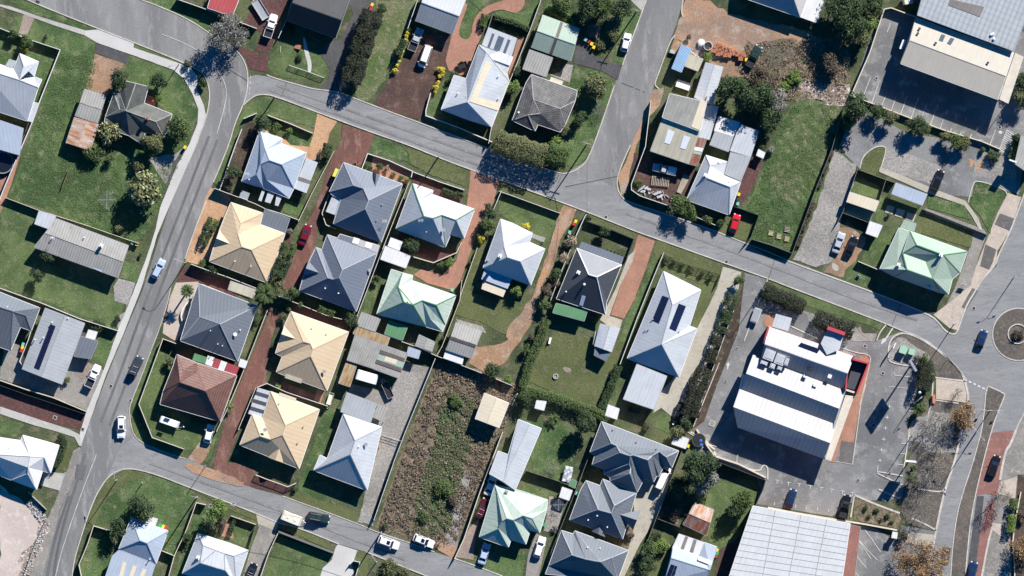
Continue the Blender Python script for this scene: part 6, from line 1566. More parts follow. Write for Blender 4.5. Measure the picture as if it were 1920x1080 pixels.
trailer('black empty boat trailer beside the caravan', '965,715 1010,815', L=3.6, Wd=1.5, mat='galv')
trailer('long pale boat trailer in the passage below the golden house', '545,870 570,790', L=2.6, Wd=1.0, mat='p_cream', bed='p_cream')
T(1, 3)
caravan('cream caravan with two roof hatches parked on the south street', '335,672 205,620', L=4.6, Wd=2.1, mat='p_cream')
car('big black four wheel drive with a roof rack on the south street', 'suv', 'p_green', '555,655 390,625', rack=True)
car('white SUV with a long dark sunroof on the south street', 'suv', 'p_white', '1065,855 925,805', sunroof=True)
car('white wagon parked tight to the scrub lot kerb', 'wagon', 'p_white', '1328,845 1190,790', sunroof=True)
car('white sedan at the top of the narrow drive by the long wall', 'sedan', 'p_white', '1785,330 1735,465')
car('dark red wagon with roof bars on the narrow drive', 'wagon', 'p_darkred', '1725,510 1670,640', rack=True)
car('pale silver sedan on the drive below the folded green roof', 'sedan', 'p_bluesilver', '1735,840 1690,985')
T(2, 3)
car('white station wagon beside the green house at the south', 'wagon', 'p_white', '230,790 185,935')
car('white delivery van beside the slate units', 'van', 'p_white', '1165,270 1095,425', scale=1.05)
car('dark silver hatchback under the bottom unit porch', 'hatch', 'p_slate', '310,1040 270,1120')
T(2, 2)
car('black four wheel drive parked on the cream drive lawn edge', 'ute', 'p_black', '1230,1020 1275,870')
T(0, 0)
bins('200,375', ['b_yellow'], ['yellow lidded bin between the shrubs at the top left house'])
T(1, 0)
bins('872,36 862,65 845,97', ['b_yellow', 'b_red', 'b_teal'], ['yellow lidded bin beside the long dark hedge', 'red lidded bin beside the long dark hedge', 'green lidded bin beside the long dark hedge'])
T(2, 0)
bins('552,298 578,312 597,330 613,355', ['b_teal', 'b_red', 'b_yellow', 'b_yellow'], ['green lidded bin in the row of four', 'red lidded bin in the row of four', 'yellow lidded bin next to the red one in the row of four', 'yellow lidded bin at the end of the row of four'])
T(0, 1)
bins('995,742 1028,752 1388,25', ['b_teal', 'b_yellow', 'b_yellow'], ['green lidded bin at the end of the long pale house', 'yellow lidded bin at the end of the long pale house', 'yellow lidded bin under trees by the west footpath'])
T(0, 2)
bins('175,422 170,445 163,470', ['b_teal', 'b_yellow', 'b_red'], ['green lidded bin beside the curved white fence', 'yellow lidded bin beside the curved white fence', 'red lidded bin beside the curved white fence'])
T(0, 3)
bins('1200,700 1225,708 1250,718', ['b_green', 'b_yellow', 'b_red'], ['green lidded bin behind the bottom left striped house', 'yellow lidded bin behind the bottom left striped house', 'red lidded bin behind the bottom left striped house'])
T(2, 1)
bins('478,580 465,600 432,662 1700,378 1695,415 1692,448', ['b_yellow', 'b_red', 'b_teal', 'b_yellow', 'b_body', 'b_teal'], ['yellow lidded bin beside the dirt drive fence', 'red lidded bin beside the dirt drive fence', 'green lidded bin among pink shrubs by the dirt drive', 'yellow lidded bin beside the shaded white house', 'black lidded bin beside the shaded white house', 'green lidded bin beside the shaded white house'])
T(1, 2)
bins('1472,15 160,722 178,738', ['b_teal', 'b_green', 'b_yellow'], ['green lidded bin by the pale green roof corner', 'green lidded bin behind the golden house', 'yellow lidded bin behind the golden house'])
T(2, 3)
bins('1320,105 240,695 485,460 1537,885 1537,910 1528,930', ['b_yellow', 'b_green', 'b_teal', 'b_yellow', 'b_green', 'b_red'], ['yellow lidded bin by the dark trampoline', 'green lidded bin beside the folded green roof', 'green lidded bin by the middle slate unit', 'yellow lidded bin beside the bottom edge solar house', 'green lidded bin beside the bottom edge solar house', 'red lidded bin beside the bottom edge solar house'])
T(0, 0)
streetlamp('street lamp at the path where the bend begins', '1342,482', ang=200, h=6)
post('drain grate marker at the bend of the west road', '1770,355', 2.2, plate=(0.5, 0.03, 0.5))
T(0, 1)
streetlamp('street lamp on the west road beside the sand yellow house', '1395,890', 8, ang=160, reach=2)
T(1, 0)
powerpole('timber power pole in the lawn above the corner house', '140,730', 8.5, ang=25, arms=0)
T(2, 0)
powerpole('power pole with crossarm on the side street verge', '930,92', 9, ang=-15)
T(2, 1)
powerpole('tall power pole with long crossarm at the hedge corner', '560,5', 9.5, ang=-15, arms=2)
streetlamp('thin street lamp opposite the side street', '560,512', 7, ang=80)
post('white sign beside the works fence kerb', '850,365', 1.6)
T(1, 1)
powerpole('power pole on the verge above the white and navy house', '1368,98', 8.5, arms=0)
T(0, 3)
streetlamp('street lamp on the corner lawn of the south street', '878,358', 7.5, ang=100, reach=1.6)
powerpole('power pole with crossarm on the south verge', '1480,485', 9.5, ang=-15)
post('short post on the corner lawn', '1068,380', 1.8, mat='fencecream', r=0.1)
T(1, 3)
powerpole('power pole at the kerb beside the parked white SUV', '940,750', 8, arms=0)
streetlamp('street lamp at the end of the walled lawn', '905,970', 6, ang=120)
at()
T(0, 3)
post('tall bare pole beside the south street dirt drive', '1545,250', 5, r=0.07, name='bare_pole', cat='pole')
T(3, 2)
streetlamp('tall slim lamp on the traffic corner by the mint green house', '1395,270', 9, ang=120)
streetlamp('double armed lamp on the median island', '1668,915', 7, ang=0, arms=2)
post('white arrow sign on the median island', '1610,912', 2.2, plate=(0.6, 0.04, 0.6))
post('second white sign on the median island edge', '1725,932', 2.2, plate=(0.5, 0.04, 0.5))
post('white sign post beside the roundabout car', '1335,545', 2, mat='fencedark')
simple('sign_pylon', 'sign', 'tall restaurant pylon sign standing at the hedge of the car park', [('pole', 'galv', lambda m: m.tube((0, 0, 0), (0, 0, 8), 0.18)), ('sign_panel', 'trimgrey', lambda m: m.box((0, 0, 8.6), (2.6, 0.5, 4.2)))], '1070,580', ang=-60)
streetlamp('car park lamp between the hedge and the bays', '1090,860', 5, ang=40)
T(3, 3)
streetlamp('car park lamp beside the leafless trees', '1080,25', 7, ang=40)
simple('sign_board', 'sign', 'square advertising board on a post beside the car park entry', [('pole', 'galv', lambda m: m.tube((0, 0, 0), (0, 0, 4), 0.14)), ('sign_panel', 'whiteplastic', lambda m: m.box((0, 0, 5.2), (2.4, 0.35, 3)))], '1058,215', ang=-5)
streetlamp('tall double armed lamp by the leafless trees on the road edge', '1560,5', 9, ang=130, arms=2)
T(3, 2)
streetlamp('lamp with two curved arms north of the roundabout', '1850,-90', 7, ang=200, arms=2)
simple('direction_sign', 'sign', 'tall direction sign on the traffic island beside the green boxes', [('pole', 'galv', lambda m: m.tube((0, 0, 0), (0, 0, 2), 0.08)), ('sign_panel', 'whiteplastic', lambda m: m.box((0, 0, 2.4), (1.2, 0.2, 1.8)))], '943,430', ang=65)
T(2, 2)
streetlamp('tall lamp at the start of the restaurant drive-through lane', '1880,15', 8, ang=120)
T(3, 1)
simple('sign_pylon', 'sign', 'flat sign pylon standing near the striped bay', [('pole', 'galv', lambda m: m.tube((0, 0, 0), (0, 0, 3), 0.1)), ('sign_panel', 'whiteplastic', lambda m: m.box((0, 0, 3.9), (1.6, 0.3, 2.4)))], '1825,130', ang=-20)
post('white board on the verge corner of the mint green house', '1470,1050', 1.6, plate=(1.2, 0.06, 0.8), ang=-15)
def wire(label, s, h=8.5):
    p = P(s)
    m = MB()
    a, b = (Vector((*p[0][:2], h)), Vector((*p[1][:2], h)))
    n = 14
    pr = [a.lerp(b, i / n) - Vector((0, 0, 1.2 * math.sin(math.pi * i / n))) for i in range(n + 1)]
    for q, r in zip(pr, pr[1:]):
        m.tube(q, r, 0.035, n=4, cap=False)
    o = m.build('overhead_wire', 'blacksteel', None, (*p[0][:2], 0))
    o.location = (*p[0][:2], 0)
    tag(o, label, 'overhead wire', 'overhead power wires')
T(2, 1)
wire('dark overhead wire crossing the street junction northwards', '560,5 560,512')
at()
wire('overhead wire from the corner pole up the side street', '1100,271 1192,23')
wire('overhead wire across the south verge', '370,931 715,998', 8)
T(0, 0)
shrub('round dark shrub by the top left fence', '100,265', 45, 'l_dark')
shrub('round shrub right of the brick path', '212,312', 50, 'l_mid')
shrub('tiny dark bush alone on the top left lawn', '345,275', 20, 'l_dark')
tree('shady tree behind the tiled corner house', '905,590', 75, 5, 'l_dark')
shrub('small shrub beside the gravel of the corner house', '870,645', 38, 'l_mid')
tree('dark tree in front of the tiled corner house', '1190,620', 75, 4, 'l_dark')
shrub('yellowish shrub beside the pink patio', '1195,735', 36, 'l_bright')
tree('large round olive tree at the right of the tiled house', '1355,960', 100, 5, 'l_mid')
tree('spiky yellow flecked tree below the tiled corner house', '820,1010', 90, 3.4, 'l_palm', ls=.6)
tree('olive tree right of the spiky clump', '1150,1075', 85, 4.5, 'l_olive')
bare('big grey leafless tree at the road bend', '1705,255', 150, 9, 'palebark', leaves='l_grey', nleaf=6500, ls=0.34)
shrub('small verge bush at the path corner', '1400,480', 30, 'l_dark')
shrub('shrub between the footpath and the bend', '1525,620', 36, 'l_dark', h=2.2)
T(0, 1)
tree('huge round spiky tree with yellow green leaves beside the west footpath', '1095,352', 135, 5.2, 'l_palm', ls=.85, dens=1.5, lobes=16)
shrub('round pale shrub above the huge spiky tree', '1040,168', 42, 'l_olive')
shrub('pale shrub at the wire fence below the huge spiky tree', '895,632', 34, 'l_olive')
tree('small dark tree alone on the big west lawn', '290,985', 55, 3, 'l_dark')
tree('dark tree against the long pale house', '365,850', 52, 3, 'l_dark')
shrub('low scrubby plants under the tiled corner house', '835,100', 40, 'l_mid')
shrub('sprawling bush under the corner trees', '700,60', 90, 'l_mid', h=2)
shrub('small dark clump by the verge lamp', '1055,830', 18, 'l_dark', group=None)
hedge('clipped shrub row in the orange paving, upper clump', '1605,560 1575,645', 75, 1.3, 'l_mid')
hedge('clipped shrub row in the orange paving, lower clump', '1555,660 1520,760', 65, 1.2, 'l_dark')
tree('bushy tree beside the white road fence of the corner house', '1755,205', 62, 3.5, 'l_dark')
shrub('straggly brown shrub at the white road fence', '1705,320', 40, 'l_brown')
shrub('low plants at the lamp by the yellow house', '1530,905', 45, 'l_mid', h=1.2)
shrub('dark plants along the yellow house fence', '1600,935', 45, 'l_dark')
T(0, 2)
palm('small feather palm in the brick garden bed', '1410,20', 52, 4.5, 'l_mid', 24)
shrub('flower clump on the corner lot lawn', '1275,560', 38, 'l_olive')
shrub('dark bush at the footpath end', '880,225', 30, 'l_dark')
shrub('row of low bushes behind the west road fence', '740,300', 60, 'l_dark', h=1)
shrub('round yellow green shrub by the maroon drive', '170,745', 18, 'l_bright')
shrub('trailing shrub by the red drive fence', '1712,880', 40, 'l_bright')
shrub('pot plants beside the pale roofed house', '500,690', 28, 'l_olive')
T(0, 3)
hedge('olive hedge beside the white west corner house', '445,20 490,60 460,170 410,260', 42, 1.6, 'l_dark')
tree('dark spreading tree behind the striped roof house', '1060,570', 105, 4.5, 'l_dark')
tree('second dark tree at the fence of the striped roof house', '885,715', 72, 4, 'l_dark')
tree('tall bright tree between the bottom left houses', '1635,590', 92, 6, 'l_bright')
tree('purple brown leafy part of the verge tree', '1650,680', 45, 4, 'l_brown')
hedge('dark flower row beside the brick path, left', '1685,660 1660,755', 26, 0.8, 'l_brown')
hedge('dark flower row beside the brick path, right', '1760,650 1720,775', 28, 0.8, 'l_dark')
shrub('dark shrub in shade left of the raised hip house', '1400,790', 40, 'l_dark')
T(1, 0)
hedge('very long tall dark hedge beside the asphalt drive', '880,90 800,330 710,620', 150, 3.6, 'l_darkhedge', dens=1.2, ls=0.34)
shrub('small dark bush above the long hedge', '940,60', 42, 'l_dark')
for i, (x, y, r) in enumerate(((1145, 238, 30), (1125, 268, 20), (1125, 300, 20), (1105, 345, 22), (1092, 393, 24), (1085, 425, 18), (1072, 460, 15), (1058, 492, 16), (1042, 528, 24), (1385, 520, 32), (1400, 550, 26), (1378, 577, 20), (1363, 620, 20), (1352, 655, 30), (1343, 690, 18))):
    tree('bright yellow shrub in the row ' + ('left' if i < 9 else 'right') + ' of the maroon gravel, ' + ('first from the top', 'second from the top', 'third from the top', 'fourth from the top', 'fifth from the top', 'sixth from the top', 'seventh from the top', 'eighth from the top', 'last at the bottom')[i if i < 9 else (0, 1, 2, 3, 4, 8)[i - 9]], f'{x},{y}', r, 1.3, 'l_yellow', 'shrub', 'shrub', 'yellow shrubs lining the maroon gravel')
hedge('dark bushes on the left of the maroon gravel', '1110,300 1070,420', 40, 2, 'l_dark')
shrub('low green clump beside the path steps', '1480,560', 40, 'l_dark')
hedge('dark garden hedge above the skylit patio', '1790,130 1930,170 2040,220', 40, 1.3, 'l_dark')
hedge('bushes between the steps and the garden wall', '1720,110 1700,200', 50, 1.2, 'l_mid')
shrub('low planting in the corner lawn shade', '270,235', 50, 'l_dark', h=1)
shrub('small bush on the corner lawn by the path', '325,425', 32, 'l_dark', h=0.8)
shrub('dark leafy shrub at the wall of the corner house', '45,910', 70, 'l_dark')
shrub('light shrub in the corner house garden', '255,975', 28, 'l_bright')
shrub('low green bushes by the corner house wall', '150,960', 45, 'l_mid', h=1)
T(1, 1)
hedge('dark bush at the bottom of the orange drive', '545,0 520,100', 65, 1.8, 'l_dark')
hedge('leafy trees between the yellow house and the red drive, upper', '250,740 235,830', 105, 3, 'l_mid')
hedge('leafy trees between the yellow house and the red drive, lower', '215,870 160,990', 110, 3.2, 'l_dark')
shrub('pale dry tussock beside the yellow house', '255,650', 28, 'l_grey')
for i, (x, y, r, l, t) in enumerate(((820, 165, 26, 'l_dark', 'dark rose bush at the left of the rose garden'), (855, 185, 26, 'l_dark', 'second dark rose bush in the rose garden'), (935, 172, 32, 'l_dark', 'round dark bush in the middle of the rose garden'), (985, 180, 24, 'l_pink', 'pink flecked bush in the rose garden'), (1025, 238, 28, 'l_mid', 'green bush below the rose garden paving'), (1085, 258, 28, 'l_mid', 'green bush left of the round yellow green ball'), (1135, 270, 27, 'l_bright', 'round yellow green ball shrub at the rose garden'))):
    shrub(t, f'{x},{y}', r, l)
tree('round dark bushy tree below the white and navy house', '1168,775', 68, 3, 'l_dark')
shrub('dark bush at the terracotta drive corner', '1525,385', 36, 'l_dark')
hedge('dark bushes above the white and navy house', '1400,350 1500,385', 40, 1.4, 'l_dark')
tree('large olive tree beside the curved terracotta drive', '1745,600', 62, 3.2, 'l_mid')
tree('second olive tree at the curved drive fence', '1765,530', 48, 3, 'l_dark')
shrub('big yellow shrub beside the curved drive', '1685,705', 36, 'l_yellow')
shrub('pale flowering bush below the curved brick wall', '1445,885', 38, 'l_bright')
shrub('grassy bush by the walled paved yard', '1390,905', 36, 'l_mid', h=1.3)
shrub('dark narrow bush behind the blue grey porch house', '900,1010', 36, 'l_dark')
shrub('pale bush by the tussock at the drive edge', '1740,470', 34, 'l_dark')
shrub('dark bush beside the side drive fence', '1600,890', 20, 'l_dark')
T(1, 2)
palm('grey green fan palm at the junction of the fences', '75,40', 85, 4.5, 'l_mid', 34)
tree('olive tree behind the fan palm', '165,5', 55, 3.5, 'l_olive')
tree('leafy tree right of the fan palm along the cream fence', '270,45', 58, 3.5, 'l_mid')
shrub('small shrub under the cream fence', '335,130', 36, 'l_dark')
shrub('yellow green shrub at the top of the golden house', '240,160', 22, 'l_bright')
shrub('dark tuft beside the second red drive', '210,215', 32, 'l_olive')
hedge('shrubs along the cream fence behind the golden house', '470,150 590,200', 55, 1.6, 'l_mid')
tree('dark tree at the golden house corner fence', '725,240', 60, 3, 'l_dark')
shrub('dark bush below the corner fence tree', '700,290', 36, 'l_dark')
tree('round dark tree at the end of the back lawn', '1775,630', 68, 3, 'l_dark')
shrub('light shrubs beside the round dark back tree', '1880,690', 40, 'l_bright', h=1.2)
shrub('dark creeping bush beside the red drive fence', '130,430', 24, 'l_dark')
shrub('tall dark shrubs beside the green roof fence', '1410,380', 22, 'l_dark')
shrub('bright shrub in the scrub lot middle', '1500,860', 60, 'l_mid', h=0.8)
T(1, 3)
tree('brown dead bush beside the scrub lot track', '1475,515', 45, 1.6, 'l_brown')
shrub('green tangle in the middle of the scrub lot', '1390,420', 75, 'l_mid', h=1)
shrub('green tangle near the south kerb of the scrub lot', '1260,640', 55, 'l_mid', h=0.8)
shrub('leafy hedge bush at the bottom of the south street', '1000,1020', 70, 'l_olive', h=1.2)
shrub('leafy verge bush right of the bottom hedge', '1120,1060', 60, 'l_olive', h=1.2)
shrub('small bush by the picket fence end', '290,430', 24, 'l_dark')
shrub('dark bush at the post on the scrub lot kerb', '970,700', 22, 'l_dark')
T(2, 0)
tree('pale shrubby tree at the top of the northern garden', '375,25', 75, 3.5, 'l_mid')
tree('large dark tree at the top of the northern garden', '560,50', 110, 6, 'l_dark')
tree('olive crowned tree in the northern garden', '690,60', 90, 5.5, 'l_mid')
tree('dark leafy tree near the side street verge', '825,60', 90, 5, 'l_dark')
tree('shrubby tree beside the four bins', '760,260', 55, 2.2, 'l_olive')
shrub('rocky ground cover behind the bins', '620,240', 60, 'l_grey', h=0.8)
shrub('low weedy garden right of the bins', '665,340', 55, 'l_olive', h=0.8)
hedge('bright strip of garden plants behind the green garage', '260,60 400,130 450,190', 50, 1, 'l_bright')
tree('round red brown tree on the street corner lawn', '620,650', 108, 4, 'l_olive')
shrub('dark shrub below the grey carport', '40,530', 42, 'l_dark')
tree('leafy green tree beside the grey tiled house', '20,660', 60, 3, 'l_bright')
tree('shady bush behind the grey tiled house corner', '500,890', 62, 3, 'l_dark')
bare('small leafless shrub on the corner lawn', '650,830', 60, 2.2)
tree('grey green bush at the corner lawn hedge', '390,965', 50, 2.5, 'l_olive')
tree('bright shrub at the top of the corner hedge', '335,1060', 62, 2.4, 'l_bright')
tree('big round dark green tree beside the long white shed', '1655,670', 118, 7, 'l_dark', dens=1.2)
tree('wide dark tree right of the big round one', '1830,740', 130, 7, 'l_dark', dens=1.1)
tree('mottled brown green tree behind the round trees', '1880,590', 100, 5, 'l_brown')
tree('low dark tree shading the rear verandah', '1930,880', 100, 5, 'l_dark')
shrub('yellow green shrub at the end of the white shed', '1468,440', 45, 'l_bright', h=1.6)
shrub('tiny weeds near the round tank', '1330,280', 26, 'l_brown')
T(2, 1)
hedge('massive olive corner hedge on the cross street, west part', '-120,-20 60,40 250,105', 170, 4.2, 'l_olive', dens=1.1, ls=0.34)
hedge('massive olive corner hedge on the cross street, east part', '270,60 420,110', 150, 4, 'l_mid', dens=1.1, ls=0.34)
tree('leafy tree leaning over the works yard fence', '1260,450', 78, 4, 'l_mid')
tree('smaller leafy tree right of the works yard fence', '1340,520', 60, 3.5, 'l_mid')
shrub('low shrubs along the front of the shaded house', '1460,560', 50, 'l_olive', h=1.4)
shrub('dark shrub left of the red car', '1560,590', 40, 'l_dark')
shrub('weeds in the cluttered works yard', '950,290', 40, 'l_mid', h=0.7)
shrub('yellow ball shrub beside the tall chimney house', '105,618', 30, 'l_yellow')
tree('pink flowering shrub between the dirt drives, upper', '440,730', 50, 2.2, 'l_pink')
tree('pink flowering shrub between the dirt drives, lower', '385,850', 42, 2, 'l_pink')
tree('round dark ball tree left of the charcoal house', '330,980', 52, 2.6, 'l_dark')
shrub('grey brown shrub below the round ball tree', '330,1050', 34, 'l_brown')
tree('dark small tree at the slatted fence', '690,650', 48, 2.4, 'l_dark')
shrub('dark shrub by the verge beside the bins', '570,555', 30, 'l_dark')
for i, (x, y) in enumerate(((1150, 870), (1210, 890), (1275, 915), (1345, 940), (1420, 970), (1490, 1000))):
    shrub('young shrub behind the black railing, ' + ('leftmost', 'second from the left', 'third from the left', 'fourth from the left', 'fifth from the left', 'rightmost')[i], f'{x},{y}', 24, 'l_dark', group='young shrubs behind the black railing')
for i in range(6):
    shrub('small clipped ball in front of the charcoal house, ' + ('first from the pink step', 'second', 'third', 'fourth', 'fifth', 'last by the fence')[i], f'{715 + i * 27:.0f},{790 + i * 11:.0f}', 9, 'l_dark', h=0.6, group='clipped balls in front of the charcoal house')
shrub('shrub at the head of the restaurant drive hedge', '1700,1010', 50, 'l_mid')
T(2, 2)
tree('pale shrub at the left of the green back roofs', '245,130', 55, 2.4, 'l_mid')
shrub('bright shrub on the back lawn edge', '30,20', 48, 'l_bright')
shrub('red brown round shrub beside the dirt drive', '140,365', 30, 'l_brown')
shrub('round green shrub beside the dirt drive', '108,455', 36, 'l_mid')
shrub('brown shrub at the top of the dirt drive', '260,20', 50, 'l_brown')
hedge('long clipped hedge left of the fire pit lawn', '260,235 200,400 130,560 80,740', 62, 1.7, 'l_mid')
hedge('long clipped hedge below the fire pit lawn', '70,760 330,830 640,940 720,990', 75, 1.8, 'l_mid')
hedge('short hedge right of the fire pit lawn', '800,580 740,740 670,900', 55, 1.6, 'l_dark')
tree('large dark tree above the slate units', '555,1015', 95, 5, 'l_dark', dens=1.1)
shrub('grey bush below the white corner fence', '90,830', 60, 'l_dark')
hedge('dark native hedge along the restaurant drive, upper part', '1660,30 1610,200 1560,330', 80, 2, 'l_dark', gaps=0.25)
hedge('dark native hedge along the restaurant drive, middle part', '1540,360 1480,560', 75, 2, 'l_darkhedge', gaps=0.2)
hedge('dark native hedge along the restaurant drive, lower part', '1450,600 1380,760 1330,960', 120, 2.4, 'l_darkhedge')
tree('olive tree beside the white flat shed', '1240,1090', 58, 3, 'l_olive')
shrub('dark bush at the end of the cream drive', '1300,1010', 50, 'l_dark')
shrub('green weeds by the drive fence', '1620,230', 30, 'l_bright')
shrub('low bushes beside the big white garage', '1010,1035', 30, 'l_brown')
palm('small dark spiky palm on the back lawn', '310,985', 50, 0.8, 'l_mid', 14)
T(2, 3)
tree('very large dark spreading tree above the rust shed', '1405,245', 128, 8, 'l_dark', dens=1.15, lobes=18)
tree('grey twiggy lower tree beside the very large one', '1440,370', 100, 5, 'l_grey')
tree('dark tree between the units fence and the rust shed', '1270,400', 80, 4, 'l_dark')
tree('rounded tree on the grassy yard by the warehouse', '1720,500', 85, 4.5, 'l_mid', squash=0.9)
tree('dark lower crown by the warehouse fence', '1680,590', 72, 4, 'l_dark')
tree('leafy tree beside the cream unit drive at the bottom', '1040,870', 65, 3.5, 'l_mid')
tree('dark leafy tree at the bottom of the unit drive', '1000,1000', 80, 4, 'l_dark')
shrub('bright shrub on the bottom lawn', '1120,850', 60, 'l_bright', h=1.6)
shrub('grey brown brush pile by the unit fence', '1190,620', 60, 'l_brown', h=1.2)
tree('dark shrub by the bottom lawn fence', '1080,780', 40, 2, 'l_dark')
bare('sprawling bare frangipani on the back lawn', '300,270', 62, 2.6, 'paletimber')
shrub('brown bed plants beside the middle unit', '880,780', 40, 'l_brown', h=1)
shrub('pale plants by the folded green house bin', '320,720', 26, 'l_grey')
shrub('leaf clump at the green house clothesline', '330,490', 24, 'l_olive')
T(3, 0)
tree('big dark tree behind the grey house at the top', '560,60', 150, 7, 'l_dark', lobes=16)
tree('dark tree at the left of the north car park', '620,180', 130, 6, 'l_dark', lobes=14)
tree('yellow green tree at the north car park wall', '775,190', 60, 3.5, 'l_bright')
tree('olive tree at the left of the north car park wall', '690,290', 80, 4, 'l_olive')
tree('dark tree at the top beside the meter yard', '770,30', 100, 5, 'l_dark')
tree('dark brown bush in the scrub yard', '460,470', 90, 3, 'l_brown')
bare('brown leafless thicket in the scrub yard', '60,400', 130, 3)
shrub('bright weeds at the scrub yard edge', '200,590', 60, 'l_bright', h=1.3)
tree('grey green tree at the left of the green lot', '60,760', 90, 4, 'l_grey')
shrub('yellow weeds near the rubble strip', '110,650', 50, 'l_bright', h=1.2)
for x, y, r, l, t in ((672, 795, 85, 'l_dark', 'large dark tree at the corner of the car park wall'), (810, 840, 50, 'l_dark', 'dark tree below the car park wall, second from the corner'), (905, 885, 50, 'l_olive', 'grey green tree below the car park wall, third from the corner'), (612, 915, 52, 'l_mid', 'yellow tinted tree at the gravel drive head'), (1110, 930, 62, 'l_dark', 'dark tree half way along the car park wall'), (1185, 970, 38, 'l_mid', 'green bush right of the half way wall tree'), (1325, 1020, 40, 'l_olive', 'brown bush near the end of the car park wall'), (1405, 1060, 48, 'l_mid', 'olive ball near the end of the car park wall'), (1475, 1075, 45, 'l_olive', 'last olive bush along the car park wall'), (1890, 620, 60, 'l_dark', 'dark tree at the right edge beside the parapet'), (1900, 740, 60, 'l_olive', 'leafy tree at the right edge below the parapet')):
    tree(t, f'{x},{y}', r*1.3, max(2.2, r / 15), l)
shrub('pointed hedge strip beside the hatched bay', '1870,1040', 50, 'l_dark')
hedge('dark clipped block beside the white roof corner', '1850,1010 1890,1130', 55, 1.4, 'l_dark')
T(3, 1)
hedge('oval clipped hedge near the sign pylon', '1650,75 1730,105', 70, 1.5, 'l_dark')
shrub('small dark bush left of the oval hedge', '1610,50', 28, 'l_dark')
hedge('bushy strip beside the hatched bay and white roof', '1850,20 1830,110', 60, 1.4, 'l_mid')
for i, (x, y, r) in enumerate(((120, 140, 30), (240, 270, 24), (450, -5, 0))):
    if r:
        hedge('strip of low weeds along the gravel drive fence, ' + ('upper', 'lower')[i], ('480,60 430,180 380,330', '350,420 270,620 220,780')[i], 26, 0.6, 'l_brown', gaps=0.3)
shrub('low plants beside the mint green house walk', '905,530', 20, 'l_mid')
shrub('white leaved shrub at the far fence of the green lot', '20,50', 30, 'l_grey')
shrub('twiggy shrub by the little white shed', '-50,20', 34, 'l_dark')
T(3, 2)
hedge('dark hedge along the restaurant verge, left part', '-40,10 120,80 270,150', 110, 2, 'l_darkhedge', dens=1.1)
hedge('dark hedge along the restaurant verge, right part', '350,220 480,270 640,320', 120, 2.2, 'l_darkhedge', dens=1.1)
hedge('tall hedge beside the pylon sign', '1170,560 1190,640 1150,760', 110, 2.6, 'l_darkhedge')
tree('grey green bush at the head of the tall hedge', '1180,540', 52, 2.4, 'l_mid')
shrub('grey shrubs beside the pale green boxes', '1115,520', 32, 'l_grey')
tree('agave like bush beside the car park footpath', '1135,910', 50, 2.6, 'l_mid')
tree('small red flowering plants in the roundabout centre', '1880,350', 50, 0.9, 'l_brown')
bare('autumn tree with orange leaves beside the road', '1465,960', 105, 5, 'twig', leaves='l_orange', nleaf=5200, ls=0.3)
bare('small leafless tree on the paved corner', '1415,790', 55, 5, depth=4)
bare('leafless tree left of the autumn tree', '1290,960', 100, 5, 'palebark')
bare('leafless tree at the car park edge below the agave', '1200,1040', 90, 5, 'palebark')
T(3, 3)
bare('leafless tree beside the road, uppermost', '1310,30', 110, 6, 'twig')
bare('pale leafless tree over the leaf litter', '1280,200', 130, 6, 'palebark', leaves='l_pink', nleaf=900, ls=0.2)
bare('leafless tree above the arrow marking', '1170,330', 120, 6, 'palebark')
bare('leafless tree beside the car park exit', '1120,620', 100, 5.5, 'twig')
tree('dark pointed conifer shrub at the car park edge', '1080,350', 55, 3.6, 'l_mid')
shrub('small dark ball above the conifer shrub', '1090,275', 26, 'l_dark')
for i, (x, y, r, l) in enumerate(((730, 568, 24, 'l_dark'), (812, 592, 23, 'l_dark'), (898, 628, 26, 'l_dark'), (758, 630, 20, 'l_mid'), (852, 652, 16, 'l_brown'), (932, 672, 20, 'l_mid'))):
    shrub('clipped ball in the triangular bed, ' + ('upper left', 'upper middle', 'upper right', 'lower left', 'small brown one', 'lower right')[i], f'{x},{y}', r, l, h=0.9, group='clipped balls in the triangular garden bed')
bare('large autumn tree with orange leaves at the bottom right', '1130,990', 205, 8, 'twig', leaves='l_orange', nleaf=9500, ls=0.32)
shrub('red brown bush beside the white meter shed', '1015,775', 42, 'l_brown')
bare('leafless tree beside the red shoulder', '1720,480', 110, 6, 'twig', leaves='l_brown', nleaf=700, ls=0.2)
hedge('bright clipped hedge at the far right, upper', '1845,500 1835,580', 60, 1.6, 'l_mid')
hedge('bright clipped hedge at the far right, lower', '1830,620 1815,750', 60, 1.6, 'l_bright')
bare('autumn tree cut by the right edge', '1900,870', 90, 5, leaves='l_orange', nleaf=2500, ls=0.3)
shrub('dark red shrub at the far right', '1905,620', 40, 'l_brown')
T(0, 1)
clothesline('rotary clothesline standing on the green field', '805,420', 2.0)
T(2, 3)
clothesline('rotary clothesline in the gravel yard', '350,545', 1.3)
def pallet(m):
    for k in range(5):
        m.box((0, -0.44 + 0.22 * k, 0.5), (1.0, 0.17, 1.0))
T(2, 0)
pos = [(1515, 350), (1530, 380), (1555, 345), (1560, 370), (1585, 360), (1575, 395), (1610, 375), (1600, 410), (1632, 378), (1630, 412), (1665, 395), (1692, 405), (1735, 412), (1715, 437), (1495, 375), (1545, 400)]
names = ['at the tank end', 'below the tank end one', 'third along the top', 'fourth along', 'fifth along the top', 'sixth, in the lower row', 'seventh along the top', 'eighth, in the lower row', 'ninth beside the white one', 'tenth, in the lower row', 'eleventh, standing apart', 'twelfth, tall brown one', 'last but one by the wreck', 'last one by the wreck', 'first, beside the round tank', 'lowest near the tank']
proto = None
